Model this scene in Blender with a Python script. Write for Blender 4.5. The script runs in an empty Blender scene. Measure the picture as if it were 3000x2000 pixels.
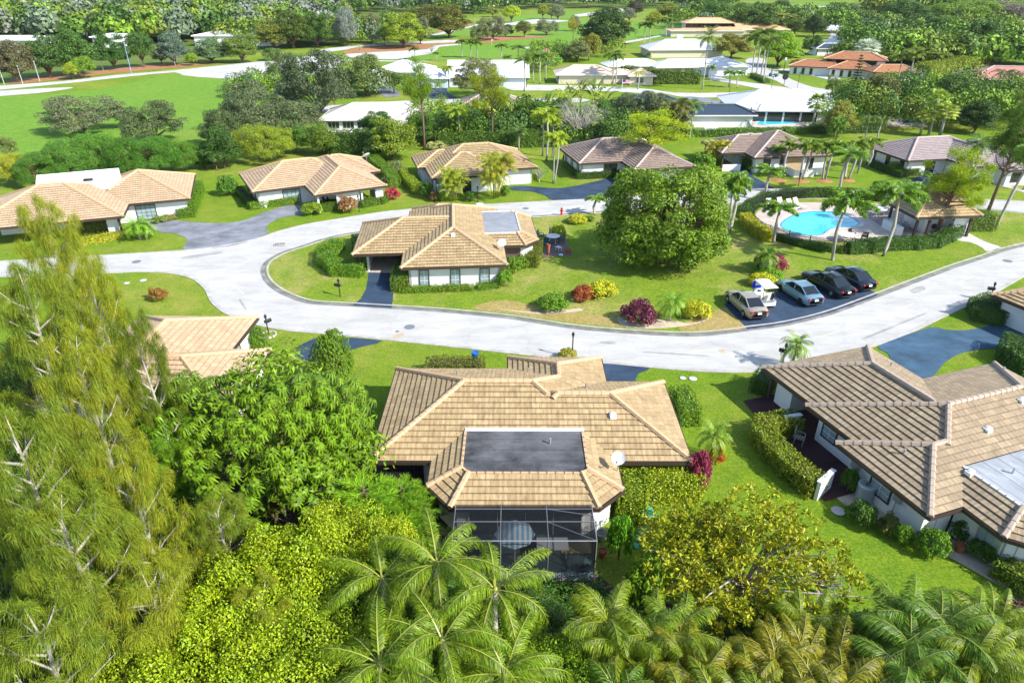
import bpy, math, random
import numpy as np
from mathutils import Vector, Matrix
R = math.radians
S = bpy.context.scene
COL = S.collection
# ------------------------------------------------------------- camera, world, sun, exposure
F, YH, HC = 2000.0, -80.0, 24.7            # focal length in photo pixels (3000 wide), horizon row, camera height
PT = math.atan((1000 - YH) / F)
cam = bpy.data.cameras.new('camera'); camo = bpy.data.objects.new('camera', cam); COL.objects.link(camo)
camo.location = (0, 0, HC); camo.rotation_euler = (math.pi / 2 - PT, 0, 0)
cam.sensor_width = 36; cam.lens = 36 * F / 3000; cam.clip_end = 6000; cam.clip_start = .3
S.camera = camo
SUN_AZ, SUN_EL = -30.0, 38.0               # direction the light comes from (degrees from +X), elevation
w = bpy.data.worlds.new('World'); S.world = w; w.use_nodes = True
nt = w.node_tree; bg = nt.nodes['Background']
sky = nt.nodes.new('ShaderNodeTexSky'); sky.sky_type = 'NISHITA'; sky.sun_disc = False
sky.sun_elevation = R(SUN_EL); sky.sun_rotation = R(90 - SUN_AZ); sky.air_density = 1; sky.dust_density = .6
nt.links.new(sky.outputs[0], bg.inputs[0]); bg.inputs[1].default_value = .15
sl = bpy.data.lights.new('sun', 'SUN'); sl.energy = 4.2; sl.angle = R(.53); sl.color = (1, .955, .88)
so = bpy.data.objects.new('sun', sl); COL.objects.link(so)
so.rotation_euler = Vector((math.cos(R(SUN_AZ)) * math.cos(R(SUN_EL)), math.sin(R(SUN_AZ)) * math.cos(R(SUN_EL)), math.sin(R(SUN_EL)))).to_track_quat('Z', 'Y').to_euler()
S.view_settings.view_transform = 'Standard'; S.view_settings.look = 'None'
S.view_settings.exposure = 0.95; S.view_settings.gamma = 1
S.render.engine = 'CYCLES'
S.cycles.max_bounces = 5; S.cycles.diffuse_bounces = 3; S.cycles.glossy_bounces = 2; S.cycles.transmission_bounces = 4; S.cycles.transparent_max_bounces = 8

# ------------------------------------------------------------- helpers
def G(x, y, h=0.0):
    """photo pixel -> point on the horizontal plane z = h"""
    u = (x - 1500) / F; v = (y - 1000) / F
    t = (h - HC) / (-math.sin(PT) - v * math.cos(PT))
    return Vector((u * t, (math.cos(PT) - v * math.sin(PT)) * t, h))
def PX(X, Y, Z=0.0):
    z = Z - HC; zc = Y * math.cos(PT) - z * math.sin(PT); yc = -Y * math.sin(PT) - z * math.cos(PT)
    return 1500 + F * X / zc, 1000 + F * yc / zc
def height_at(b, ty):
    lo, hi = 0., 24.
    for _ in range(30):
        m = (lo + hi) / 2
        if PX(b[0], b[1], m)[1] > ty: lo = m
        else: hi = m
    return lo
def mpp(b, z=0):                            # metres per photo pixel at a point
    return (b[1] * math.cos(PT) - (z - HC) * math.sin(PT)) / F
def tag(o, label=None, cat=None, group=None, kind=None):
    if label: o['label'] = label
    if cat: o['category'] = cat
    if group: o['group'] = group
    if kind: o['kind'] = kind
    return o
def empty(name, loc=(0, 0, 0), rz=0, sc=None):
    o = bpy.data.objects.new(name, None); COL.objects.link(o); o.location = loc; o.rotation_euler = (0, 0, rz)
    if sc: o.scale = sc
    o.empty_display_size = .2
    return o
def link(name, me, parent=None, loc=None, rz=0, sc=None, col=None):
    o = bpy.data.objects.new(name, me); COL.objects.link(o)
    if parent: o.parent = parent
    if loc is not None: o.location = loc
    if rz: o.rotation_euler = (0, 0, rz)
    if sc: o.scale = sc
    if col: o.color = (*col, 1)
    return o
class MB:
    """collects shapes into one mesh"""
    def __init__(s): s.v = []; s.f = []; s.m = []; s.uv = []; s.T = None
    def add(s, vs, fs, m=0, uvs=None):
        b = len(s.v)
        if s.T is not None: vs = [s.T @ Vector(p) for p in vs]
        s.v += [tuple(p) for p in vs]
        for i, f in enumerate(fs):
            s.f.append([b + k for k in f]); s.m.append(m)
            s.uv.append([uvs[k] for k in f] if uvs else [(0, 0)] * len(f))
        return s
    def box(s, c, d, m=0, rz=0, taper=1.0, bev=0.0):
        x, y, z = d[0] / 2, d[1] / 2, d[2] / 2; cs, sn = math.cos(rz), math.sin(rz)
        vs = []
        for k in (-1, 1):
            q = taper if k > 0 else 1
            for a, b in ((-1, -1), (1, -1), (1, 1), (-1, 1)):
                px, py = a * x * q, b * y * q
                vs.append((c[0] + px * cs - py * sn, c[1] + px * sn + py * cs, c[2] + k * z))
        return s.add(vs, [(3, 2, 1, 0), (4, 5, 6, 7), (0, 1, 5, 4), (1, 2, 6, 5), (2, 3, 7, 6), (3, 0, 4, 7)], m)
    def tube(s, pts, rs, n=6, m=0, caps=True):
        pts = [Vector(p) for p in pts]; vs = []; fs = []
        if not hasattr(rs, '__len__'): rs = [rs] * len(pts)
        for i, p in enumerate(pts):
            d = (pts[min(i + 1, len(pts) - 1)] - pts[max(i - 1, 0)]).normalized()
            a = d.orthogonal().normalized() if abs(d.z) < .99 else Vector((1, 0, 0)); 
            if abs(d.z) < .99: a = Vector((-d.y, d.x, 0)).normalized()
            b = d.cross(a)
            for k in range(n):
                t = 2 * math.pi * k / n; vs.append(p + (a * math.cos(t) + b * math.sin(t)) * rs[i])
        for i in range(len(pts) - 1):
            for k in range(n): fs.append((i * n + k, i * n + (k + 1) % n, (i + 1) * n + (k + 1) % n, (i + 1) * n + k))
        if caps: fs += [tuple(range(n))[::-1], tuple(range((len(pts) - 1) * n, len(pts) * n))]
        return s.add(vs, fs, m)
    def lathe(s, prof, c=(0, 0, 0), n=16, m=0):
        vs = [(c[0] + r * math.cos(2 * math.pi * k / n), c[1] + r * math.sin(2 * math.pi * k / n), c[2] + z) for r, z in prof for k in range(n)]
        fs = [(i * n + k, i * n + (k + 1) % n, (i + 1) * n + (k + 1) % n, (i + 1) * n + k) for i in range(len(prof) - 1) for k in range(n)]
        fs += [tuple(range(n))[::-1], tuple(range((len(prof) - 1) * n, len(prof) * n))]
        return s.add(vs, fs, m)
    def prism(s, poly, z0, z1, m=0):
        n = len(poly); vs = [(p[0], p[1], z0) for p in poly] + [(p[0], p[1], z1) for p in poly]
        return s.add(vs, [tuple(range(n))[::-1], tuple(range(n, 2 * n))] + [(i, (i + 1) % n, n + (i + 1) % n, n + i) for i in range(n)], m)
    def build(s, name, mats, parent=None, smooth=False, **k):
        me = bpy.data.meshes.new(name); me.from_pydata(s.v, [], s.f)
        for mt in (mats if isinstance(mats, (list, tuple)) else [mats]): me.materials.append(mt)
        me.polygons.foreach_set('material_index', s.m)
        uv = me.uv_layers.new(name='UVMap'); uv.data.foreach_set('uv', [c for f in s.uv for p in f for c in p])
        if smooth: me.polygons.foreach_set('use_smooth', [True] * len(s.f))
        me.update()
        return link(name, me, parent, **k)
def quads(name, V, mats, midx=None, smooth=False):
    """numpy (N*4,3) -> mesh of N quads"""
    n = len(V) // 4; me = bpy.data.meshes.new(name)
    me.vertices.add(4 * n); me.vertices.foreach_set('co', np.asarray(V, np.float32).ravel())
    me.loops.add(4 * n); me.loops.foreach_set('vertex_index', np.arange(4 * n, dtype=np.int32))
    me.polygons.add(n); me.polygons.foreach_set('loop_start', np.arange(0, 4 * n, 4, dtype=np.int32)); me.polygons.foreach_set('loop_total', np.full(n, 4, np.int32))
    for mt in (mats if isinstance(mats, (list, tuple)) else [mats]): me.materials.append(mt)
    if midx is not None: me.polygons.foreach_set('material_index', np.asarray(midx, np.int32))
    me.update(calc_edges=True)
    return me
def spline(pts, k=6, closed=False):
    """Catmull-Rom through 2-D points"""
    out = []; n = len(pts)
    for i in range(n if closed else n - 1):
        g = (lambda j: pts[j % n]) if closed else (lambda j: pts[max(0, min(n - 1, j))])
        p0, p1, p2, p3 = [np.array(g(i + j), float) for j in (-1, 0, 1, 2)]
        for q in range(k):
            t = q / k
            out.append(tuple(.5 * (2 * p1 + (p2 - p0) * t + (2 * p0 - 5 * p1 + 4 * p2 - p3) * t * t + (3 * p1 - p0 - 3 * p2 + p3) * t ** 3)))
    if not closed: out.append(tuple(pts[-1]))
    return out

# ------------------------------------------------------------- materials
class NT:
    def __init__(s, name):
        s.mat = bpy.data.materials.new(name); s.mat.use_nodes = True; s.t = s.mat.node_tree; s.p = s.t.nodes['Principled BSDF']
    def n(s, typ, **k):
        nd = s.t.nodes.new('ShaderNode' + typ)
        for a, b in k.items():
            if hasattr(nd, a): setattr(nd, a, b)
            else: nd.inputs[a.replace('_', ' ')].default_value = b
        return nd
    def l(s, a, b): s.t.links.new(a, b)
    def co(s, kind='Object'): return s.n('TexCoord').outputs[kind]
    def noise(s, scale, co=None, detail=4, rough=.55, sc=None, dim=None):
        nd = s.n('TexNoise'); nd.inputs['Scale'].default_value = scale; nd.inputs['Detail'].default_value = detail; nd.inputs['Roughness'].default_value = rough
        c = co or s.co()
        if sc:
            mp = s.n('Mapping'); mp.inputs['Scale'].default_value = sc; s.l(c, mp.inputs[0]); c = mp.outputs[0]
        s.l(c, nd.inputs['Vector']); return nd.outputs['Fac']
    def ramp(s, fac, stops):
        r = s.n('ValToRGB'); e = r.color_ramp.elements
        while len(e) < len(stops): e.new(.5)
        for i, (p, c) in enumerate(stops): e[i].position = p; e[i].color = (*c, 1) if len(c) == 3 else c
        s.l(fac, r.inputs[0]); return r.outputs[0]
    def mix(s, fac, a, b, blend='MIX'):
        m = s.n('Mix', data_type='RGBA', blend_type=blend)
        for sock, v in ((m.inputs[0], fac), (m.inputs[6], a), (m.inputs[7], b)):
            if isinstance(v, bpy.types.NodeSocket): s.l(v, sock)
            elif isinstance(v, (int, float)): sock.default_value = v
            else: sock.default_value = (*v, 1)
        return m.outputs[2]
    def math(s, op, a, b=0.0, clamp=False):
        m = s.n('Math', operation=op, use_clamp=clamp)
        for sock, v in ((m.inputs[0], a), (m.inputs[1], b)):
            if isinstance(v, bpy.types.NodeSocket): s.l(v, sock)
            else: sock.default_value = v
        return m.outputs[0]
    def bump(s, h, strength=.3, dist=.02):
        b = s.n('Bump'); b.inputs['Strength'].default_value = strength; b.inputs['Distance'].default_value = dist
        s.l(h, b.inputs['Height']); s.l(b.outputs[0], s.p.inputs['Normal'])
    def base(s, c):
        if isinstance(c, bpy.types.NodeSocket): s.l(c, s.p.inputs['Base Color'])
        else: s.p.inputs['Base Color'].default_value = (*c, 1)
    def rough(s, r, spec=.5): s.p.inputs['Roughness'].default_value = r; s.p.inputs['Specular IOR Level'].default_value = spec; return s
def gray(v): return (v, v, v)
def simple(name, col, rough=.6, metal=0, spec=.5, var=.12, scale=3, bump=0, coat=0):
    m = NT(name); m.rough(rough, spec); m.p.inputs['Metallic'].default_value = metal; m.p.inputs['Coat Weight'].default_value = coat
    if var:
        f = m.noise(scale, detail=5)
        a = [min(1, c * (1 - var)) for c in col]; b = [min(1, c * (1 + var)) for c in col]
        m.base(m.mix(f, a, b))
    else: m.base(col)
    if bump: m.bump(m.noise(scale * 6), bump, .02)
    return m.mat
def leafmat(name, trans=.2, rough=.5, var=.6, warm=.35, spec=.35):
    m = NT(name); m.rough(rough, spec)
    oc = m.n('ObjectInfo').outputs['Color']; ri = m.n('NewGeometry').outputs['Random Per Island']
    patch = m.noise(.9, detail=2)
    v = m.math('MULTIPLY_ADD', ri, var * 2); m.t.nodes[-1].inputs[2].default_value = 1 - var
    a = m.mix(1.0, oc, v, 'MULTIPLY')
    yel = m.mix(1.0, a, (1.5, 1.05, .45), 'MULTIPLY')
    f = m.math('MULTIPLY', m.math('MULTIPLY', m.math('SUBTRACT', patch, .35, True), 3.0, True), warm)
    c = m.mix(f, a, yel); m.base(c)
    tr = m.n('BsdfTranslucent'); m.l(m.mix(1.0, c, (1.25, 1.25, .6), 'MULTIPLY'), tr.inputs[0])
    mx = m.n('MixShader'); mx.inputs[0].default_value = trans
    m.l(m.p.outputs[0], mx.inputs[1]); m.l(tr.outputs[0], mx.inputs[2]); m.l(mx.outputs[0], m.t.nodes['Material Output'].inputs[0])
    return m.mat
LEAF = leafmat('foliage'); LEAFG = leafmat('glossy foliage', .14, .5, .55, .4, .3); PALML = leafmat('palm leaflets', .12, .45, .5, .5, .4); NEEDLE = leafmat('needle foliage', .18, .6, .5, .6, .2)
FLOWER = leafmat('petals', .3, .6, .3, 0)
def barkmat(name, c, sc=6):
    m = NT(name); m.rough(.9, .2); f = m.noise(sc, sc=(1, 1, .3)); m.base(m.mix(f, [x * .55 for x in c], [x * 1.35 for x in c])); m.bump(f, .6, .03); return m.mat
BARK = barkmat('brown bark', (.16, .11, .075)); PALE = barkmat('pale bark', (.42, .38, .33)); PALMT = barkmat('grey palm trunk', (.36, .33, .29), 4); RACH = simple('frond stalk', (.26, .28, .04), .5)
def lawnmat(name, c1, c2, dry, dryamt, fine=1.0, big=.06, stripes=0):
    m = NT(name); m.rough(.95, .15)
    co = m.co()
    a = m.noise(big, co, 5, .6); b = m.noise(.7, co, 5, .65); d = m.noise(9 * fine, co, 4, .7); e = m.noise(45 * fine, co, 2, .7)
    c = m.mix(m.ramp(b, [(.3, (0, 0, 0)), (.7, (1, 1, 1))]), c1, c2)
    dr = m.math('MULTIPLY', m.ramp(a, [(.46, (0, 0, 0)), (.66, (1, 1, 1))]), dryamt)
    dr2 = m.math('MULTIPLY', dr, m.ramp(m.noise(.45, co, 6, .7), [(.35, (.1, .1, .1)), (.6, (1, 1, 1))]))
    c = m.mix(dr2, c, dry)
    if stripes:
        wv = m.n('TexWave', bands_direction='Y'); wv.inputs['Scale'].default_value = stripes; wv.inputs['Distortion'].default_value = 1.5; m.l(co, wv.inputs[0])
        c = m.mix(m.math('MULTIPLY', wv.outputs['Fac'], .28), c, [x * 1.35 for x in c2])
    f1 = m.noise(2.6, co, 5, .75); f2 = m.noise(6.5 * fine, co, 3, .75)
    c = m.mix(m.math('MULTIPLY', m.ramp(f1, [(.5, gray(0)), (.68, gray(1))]), .45), c, [dry[0] * .75, dry[1] * .95, dry[2] * .6])
    c = m.mix(m.math('MULTIPLY', m.ramp(f1, [(.3, gray(1)), (.45, gray(0))]), .5), c, [c1[0] * .55, c1[1] * .68, c1[2]])
    g = m.ramp(d, [(.3, (.55, .6, .55)), (.7, (1.35, 1.3, 1.3))]); c = m.mix(.8, c, m.mix(1., c, g, 'MULTIPLY'))
    g2 = m.ramp(f2, [(.32, (.55, .58, .55)), (.68, (1.4, 1.35, 1.3))]); c = m.mix(.75, c, m.mix(1., c, g2, 'MULTIPLY'))
    m.base(c); m.bump(m.math('ADD', e, d), .6, .05)
    return m.mat
LAWN = lawnmat('lawn grass', (.10, .205, .010), (.185, .28, .014), (.38, .33, .08), .8)
LAWN2 = lawnmat('dry lawn grass', (.12, .22, .014), (.20, .285, .018), (.42, .34, .13), 1.0, big=.11)
DRY = lawnmat('dry straw grass', (.30, .27, .07), (.38, .29, .11), (.42, .30, .14), 1.0, big=.3)
FAIR = lawnmat('fairway grass', (.10, .23, .022), (.18, .33, .03), (.25, .31, .05), .5, .5, big=.03)
ROUGH = lawnmat('rough grass', (.07, .13, .015), (.12, .19, .025), (.27, .22, .1), .6, .5)
def asphalt(name, c, blot=.25, sc=1.0, crack=.3):
    m = NT(name); m.rough(.85, .3); co = m.co()
    a = m.noise(.25 * sc, co, 6, .6); b = m.noise(30, co, 3, .6); t = m.noise(.9 * sc, co, 6, .7, sc=(.35, 1, 1))
    x = m.mix(m.ramp(a, [(.3, (0, 0, 0)), (.7, (1, 1, 1))]), [v * (1 - blot) for v in c], [v * (1 + blot) for v in c])
    x = m.mix(.35, x, m.mix(1., x, m.ramp(t, [(.35, gray(.6)), (.65, gray(1.3))]), 'MULTIPLY'))
    x = m.mix(.5, x, m.mix(1., x, m.ramp(b, [(.3, gray(.8)), (.7, gray(1.2))]), 'MULTIPLY'))
    vo = m.n('TexVoronoi', feature='DISTANCE_TO_EDGE'); vo.inputs['Scale'].default_value = .16 * sc; wn = m.n('TexNoise'); wn.inputs['Scale'].default_value = .8; m.l(co, wn.inputs[0])
    wa = m.n('Mix', data_type='VECTOR'); wa.inputs[0].default_value = .12; m.l(co, wa.inputs[4]); ws = m.n('VectorMath', operation='SCALE'); m.l(wn.outputs['Color'], ws.inputs[0]); ws.inputs['Scale'].default_value = 12; wb = m.n('VectorMath', operation='ADD'); m.l(co, wb.inputs[0]); m.l(ws.outputs[0], wb.inputs[1]); m.l(wb.outputs[0], wa.inputs[5]); m.l(wa.outputs[1], vo.inputs['Vector'])
    ck = m.math('MULTIPLY', m.ramp(vo.outputs['Distance'], [(0, gray(1)), (.018, gray(0))]), crack); x = m.mix(ck, x, [v * .45 for v in c])
    m.base(x); m.bump(b, .2, .01); return m.mat
ROAD = asphalt('pale worn asphalt', (.455, .445, .42), .08, 1.0, .14); DRIVE = asphalt('blue black sealed asphalt', (.03, .055, .095), .35, 2); DRIVEG = asphalt('grey asphalt', (.2, .21, .235), .35, 2)
DRIVEB = asphalt('sun bleached blue asphalt', (.045, .095, .15), .35, 2, .1); CONC = asphalt('kerb concrete', (.42, .4, .37), .2, 4); KERBD = asphalt('stained gutter concrete', (.2, .2, .19), .35, 4); PATH = asphalt('pale path', (.50, .485, .455), .14); PAVER = asphalt('pink beige pavers', (.5, .42, .36), .15, 4)
MULCH = asphalt('orange brown mulch', (.36, .17, .07), .25, 3); SAND = asphalt('sandy soil', (.48, .4, .3), .2, 3); MAROON = asphalt('maroon paving', (.055, .022, .025), .3, 3); SOIL = asphalt('dark soil', (.05, .04, .028), .4, 4)  # SOIL is a mottled dark brown
WHITEP = simple('white stucco', (.72, .72, .70), .85, var=.06, scale=1.2, bump=.15); CREAMP = simple('cream stucco', (.6, .52, .4), .85, var=.08, bump=.15)
TRIM = simple('dark brown trim', (.045, .028, .02), .6); WTRIM = simple('white trim', (.75, .75, .74), .5, var=.04); BLACKM = simple('black metal', (.015, .016, .018), .4)
METAL = simple('grey metal', (.45, .46, .47), .4, .6); SOFFIT = simple('soffit board', (.30, .25, .2), .8)
def tilemat(name, c1, c2, stain=.4, tw=.42, th=.36):
    m = NT(name); m.rough(.8, .3); uv = m.co('UV')
    br = m.n('TexBrick', offset=.5, squash=1.0); m.l(uv, br.inputs['Vector'])
    for k, v in (('Scale', 1.0), ('Mortar Size', .012), ('Mortar Smooth', .2), ('Bias', 0.0), ('Brick Width', tw), ('Row Height', th)): br.inputs[k].default_value = v
    br.inputs['Color1'].default_value = (*c1, 1); br.inputs['Color2'].default_value = (*c2, 1); br.inputs['Mortar'].default_value = (*[x * .55 for x in c2], 1)
    st = m.noise(.45, uv, 6, .65); st2 = m.noise(2.2, uv, 5, .7, sc=(1, .35, 1)); fi = m.noise(14, uv, 3, .7, sc=(1, .25, 1))
    c = m.mix(m.math('MULTIPLY', m.ramp(st2, [(.52, gray(0)), (.72, gray(1))]), stain), br.outputs[0], [x * .3 for x in c2])
    c = m.mix(m.math('MULTIPLY', m.ramp(st, [(.35, gray(0)), (.75, gray(1))]), .45), c, c2)
    c = m.mix(.55, c, m.mix(1., c, m.ramp(fi, [(.3, gray(.68)), (.7, gray(1.3))]), 'MULTIPLY'))
    m.base(c)
    wv = m.n('TexWave', bands_direction='X'); wv.inputs['Scale'].default_value = 1.1; m.l(uv, wv.inputs[0]); m.bump(wv.outputs['Fac'], .35, .03)
    return m.mat
TILE_TAN = tilemat('tan roof tiles', (.475, .35, .185), (.34, .24, .125), .6); TILE_LT = tilemat('light tan roof tiles', (.56, .41, .26), (.45, .31, .19), .25)
TILE_GB = tilemat('grey brown roof tiles', (.40, .31, .195), (.28, .21, .135), .45); TILE_PK = tilemat('weathered pinkish brown roof tiles', (.34, .26, .215), (.25, .185, .15), .35)
TILE_LAV = tilemat('pinkish grey roof tiles', (.42, .345, .33), (.33, .265, .26), .2); TILE_OR = tilemat('orange brown roof tiles', (.42, .19, .09), (.30, .12, .06), .25); TILE_RED = tilemat('pink red roof tiles', (.5, .24, .19), (.42, .18, .15), .2)
CAPT = simple('tan ridge caps', (.52, .35, .2), .8, var=.25, scale=4); CAPG = simple('grey brown ridge caps', (.40, .31, .24), .8, var=.25, scale=4); CAPP = simple('pinkish ridge caps', (.47, .37, .33), .8, var=.2, scale=4)
def ribmat(name, c, sc=1.0, amt=.25):
    m = NT(name); m.rough(.5, .4); uv = m.co('UV'); wv = m.n('TexWave', bands_direction='X', wave_profile='SAW'); wv.inputs['Scale'].default_value = sc * .62; m.l(uv, wv.inputs[0])
    f = m.ramp(wv.outputs['Fac'], [(.80, gray(0)), (.9, gray(1))]); m.base(m.mix(m.math('MULTIPLY', f, amt), c, [x * .55 for x in c])); m.bump(f, .5, .04); return m.mat
METW = ribmat('white tile roof', (.62, .63, .65), 1.6, .22); METC = ribmat('cream metal roof', (.55, .51, .45), .8, .5); METD = ribmat('dark blue metal roof', (.035, .055, .085), .8, .5); METP = ribmat('peach tile roof', (.60, .47, .38), 1.6, .18)
def deckmat(name, c1, c2, seams=.35):
    m = NT(name); m.rough(.6, .4); co = m.co(); a = m.noise(.5, co, 6, .65); b = m.noise(3, co, 5, .7, sc=(.3, 1, 1))
    c = m.mix(m.ramp(a, [(.35, gray(0)), (.62, gray(1))]), c1, c2); c = m.mix(m.math('MULTIPLY', m.ramp(b, [(.5, gray(0)), (.75, gray(1))]), .5), c, [min(1, x * 1.6) for x in c2])
    sp = m.n('SeparateXYZ'); m.l(co, sp.inputs[0]); fr = m.math('FRACT', m.math('MULTIPLY', sp.outputs[1], 1.1)); ln = m.math('LESS_THAN', fr, .07)
    c = m.mix(m.math('MULTIPLY', ln, seams), c, [x * .4 for x in c1]); m.base(c); return m.mat
DECKD = deckmat('dark membrane roof', (.035, .035, .037), (.12, .12, .125)); DECKG = deckmat('grey membrane roof', (.20, .21, .23), (.28, .29, .31), .15); DECKW = deckmat('pale membrane roof', (.24, .26, .28), (.36, .38, .40), .6)
def glassmat(name, c, rough=.08):
    m = NT(name); m.rough(rough, .8); m.base(m.mix(m.noise(1.5), [x * .6 for x in c], [x * 1.5 for x in c])); return m.mat
PANE = glassmat('window glass', (.26, .34, .36)); PANED = glassmat('dark window glass', (.02, .025, .03)); CARGL = glassmat('car glass', (.012, .016, .02), .04)
def watermat(name, c1, c2):
    m = NT(name); m.rough(.05, .5); co = m.co(); v = m.n('TexVoronoi', feature='DISTANCE_TO_EDGE'); v.inputs['Scale'].default_value = 2.2; m.l(co, v.inputs['Vector'])
    m.base(m.mix(m.math('MULTIPLY', m.ramp(v.outputs[0], [(0, gray(1)), (.12, gray(0))]), .35), m.mix(m.noise(.35, co), c1, c2), [min(1, x * 1.4) for x in c2])); m.bump(m.noise(5, co), .12, .03); return m.mat  # pale web along the cell edges is sunlight caustics put into the colour
WATER = watermat('pool water', (.04, .50, .66), (.10, .64, .78)); WATERD = watermat('dark pool water', (.02, .14, .2), (.03, .2, .28))
def screenmat():
    m = NT('insect screen'); m.rough(.8, .1); m.base((.012, .014, .016)); tr = m.n('BsdfTransparent'); mx = m.n('MixShader'); mx.inputs[0].default_value = .66
    m.l(tr.outputs[0], mx.inputs[1]); m.l(m.p.outputs[0], mx.inputs[2]); m.l(mx.outputs[0], m.t.nodes['Material Output'].inputs[0]); return m.mat
SCREEN = screenmat()
# ------------------------------------------------------------- ground, roads, lawns
def px(l, ox=0, oy=0, s=1.0): return [(ox + a * s, oy + b * s) for a, b in l]
def sheet(name, pts, mat, z, smooth=4, closed=True, kind='structure', world=False, **k):
    """flat sheet from an outline given in photo pixels"""
    if smooth and not world: pts = spline(pts, smooth, True)
    W = [tuple(p) for p in pts] if world else [tuple(G(*p))[:2] for p in pts]
    import mathutils
    vs = [(x, y, z) for x, y in W]
    tris = mathutils.geometry.tessellate_polygon([[Vector(v) for v in vs]])
    mb = MB(); mb.add(vs, [list(t) for t in tris]); o = mb.build(name, mat, None)
    me = o.data
    import bmesh
    bm = bmesh.new(); bm.from_mesh(me)
    for f in bm.faces:
        if f.normal.z < 0: f.normal_flip()
    bm.to_mesh(me); bm.free()
    tag(o, kind=kind, **k); return o
def wline(pts, k=5): return [tuple(G(*p))[:2] for p in spline(pts, k)]
def ribbon(name, line, w0, w1, z0, z1, mat, kind='structure', tagk=None, parent=None):
    """strip along a world line; offset w0..w1 to its left, top z1, side down to z0"""
    n = len(line); vs = []; fs = []
    for i, p in enumerate(line):
        a = line[max(0, i - 1)]; b = line[min(n - 1, i + 1)]; d = Vector((b[0] - a[0], b[1] - a[1])).normalized(); nn = Vector((-d.y, d.x))
        for w_, z in ((w0, z0), (w0, z1), (w1, z1), (w1, z0)): vs.append((p[0] + nn.x * w_, p[1] + nn.y * w_, z))
    for i in range(n - 1):
        for k in range(3): fs.append((4 * i + k, 4 * i + k + 1, 4 * i + 5 + k, 4 * i + 4 + k))
    o = MB().add(vs, fs).build(name, mat, parent)
    if kind: tag(o, kind=kind)
    if tagk: tag(o, **tagk)
    return o
g = MB(); g.add([(-3500, -60, 0), (3500, -60, 0), (3500, 6000, 0), (-3500, 6000, 0)], [(0, 1, 2, 3)]); tag(g.build('ground', LAWN), kind='structure')
INNER = [(3060, 700), (3000, 716), (2931, 733), (2872, 754), (2799, 777), (2723, 805), (2638, 837), (2565, 865), (2425, 916), (2298, 947), (2187, 962), (2085, 975), (2000, 978), (1850, 971), (1680, 956), (1510, 930), (1383, 916), (1255, 905), (1149, 899), (1034, 892), (914, 884), (846, 862), (799, 833), (778, 799), (787, 769), (829, 743), (893, 722), (957, 701), (1040, 684), (1200, 664), (1400, 650), (1553, 637), (1740, 624), (1960, 606), (2183, 597), (2300, 584), (2430, 582), (2600, 590), (2808, 605), (3000, 626), (3120, 640)]
OUTER_BACK = [(-300, 775), (0, 765), (130, 757), (264, 750), (383, 743), (540, 733), (638, 722), (744, 701), (808, 680), (893, 658), (1000, 640), (1128, 620), (1250, 609), (1383, 601), (1629, 588), (1748, 582), (1960, 568), (2187, 556), (2264, 554), (2425, 556), (2595, 563), (2808, 580), (3000, 590), (3120, 596)]
OUTER_FRONT = [(-300, 820), (0, 812), (200, 806), (315, 801), (425, 797), (510, 803), (566, 820), (600, 850), (617, 884), (651, 914), (700, 936), (757, 954), (842, 969), (1000, 983), (1128, 996), (1383, 1023), (1553, 1042), (1765, 1064), (2000, 1085), (2128, 1091), (2234, 1089), (2370, 1072), (2549, 1019), (2680, 970), (2791, 917), (2893, 871), (3000, 811), (3080, 765)]
LI, LB, LF = wline(INNER), wline(OUTER_BACK), wline(OUTER_FRONT)
tag(sheet('road', LF + [(70, 80), (62, 95)] + LB[::-1], ROAD, .008, world=True), kind='structure')
# the lawn inside the road loop lies 8 cm above the gutter on its own sheet
tag(sheet('central_lawn', LI + [(80, 95), (76, 70)], LAWN2, .06, world=True), kind='structure')
ribbon('inner_kerb', LI, -.10, .42, 0, .035, KERBD); ribbon('inner_kerb_edge', LI, -.28, -.10, 0, .075, CONC)
ribbon('front_kerb', LF, -.02, .30, 0, .05, CONC); ribbon('back_kerb', LB, -.30, .02, 0, .05, CONC)
# driveways, parking, patios (outlines read from the photograph)
def drv(name, pts, mat=DRIVE, z=.068, sm=3): return sheet(name, pts, mat, z, sm)
drv('parking', [(2120, 893), (2150, 884), (2330, 845), (2480, 815), (2570, 862), (2566, 870), (2430, 918), (2300, 950), (2190, 966), (2170, 945), (2140, 915)], z=.072, sm=0)
drv('driveway', [(1080, 800), (1158, 800), (1155, 830), (1152, 870), (1148, 903), (1034, 896), (1058, 876), (1072, 850), (1078, 820)], z=.072, sm=0)
sheet('carport_slab', [(1062, 742), (1185, 740), (1160, 802), (1070, 800)], PAVER, .08, 0)
drv('driveway', px([(1270, 665), (1290, 610), (1270, 575), (1190, 548), (1100, 540), (900, 470), (1100, 465), (1200, 460), (1350, 475), (1550, 480), (1700, 455), (1850, 395), (2040, 350), (2130, 410), (1950, 440), (1870, 475), (1830, 515), (1850, 545), (1700, 610), (1500, 648)], 0, 450, .4252), DRIVEG, .03, 3)
drv('driveway', [(1492, 548), (1540, 545), (1640, 552), (1740, 533), (1800, 518), (1850, 518), (1850, 545), (1790, 575), (1750, 583), (1630, 589), (1600, 575), (1560, 562), (1500, 558)], DRIVE, .03, 2)
drv('driveway', [(2125, 485), (2185, 490), (2210, 520), (2270, 554), (2190, 558), (2180, 530), (2150, 510)], DRIVE, .03, 2)
drv('driveway', [(2625, 552), (2650, 533), (2700, 515), (2790, 500), (2830, 520), (2760, 540), (2700, 560), (2690, 572), (2600, 566)], DRIVE, .03, 2)
drv('driveway', [(925, 990), (1120, 998), (1060, 1016), (1000, 1034), (930, 1060), (860, 1040)], DRIVE, .03, 2)
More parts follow.
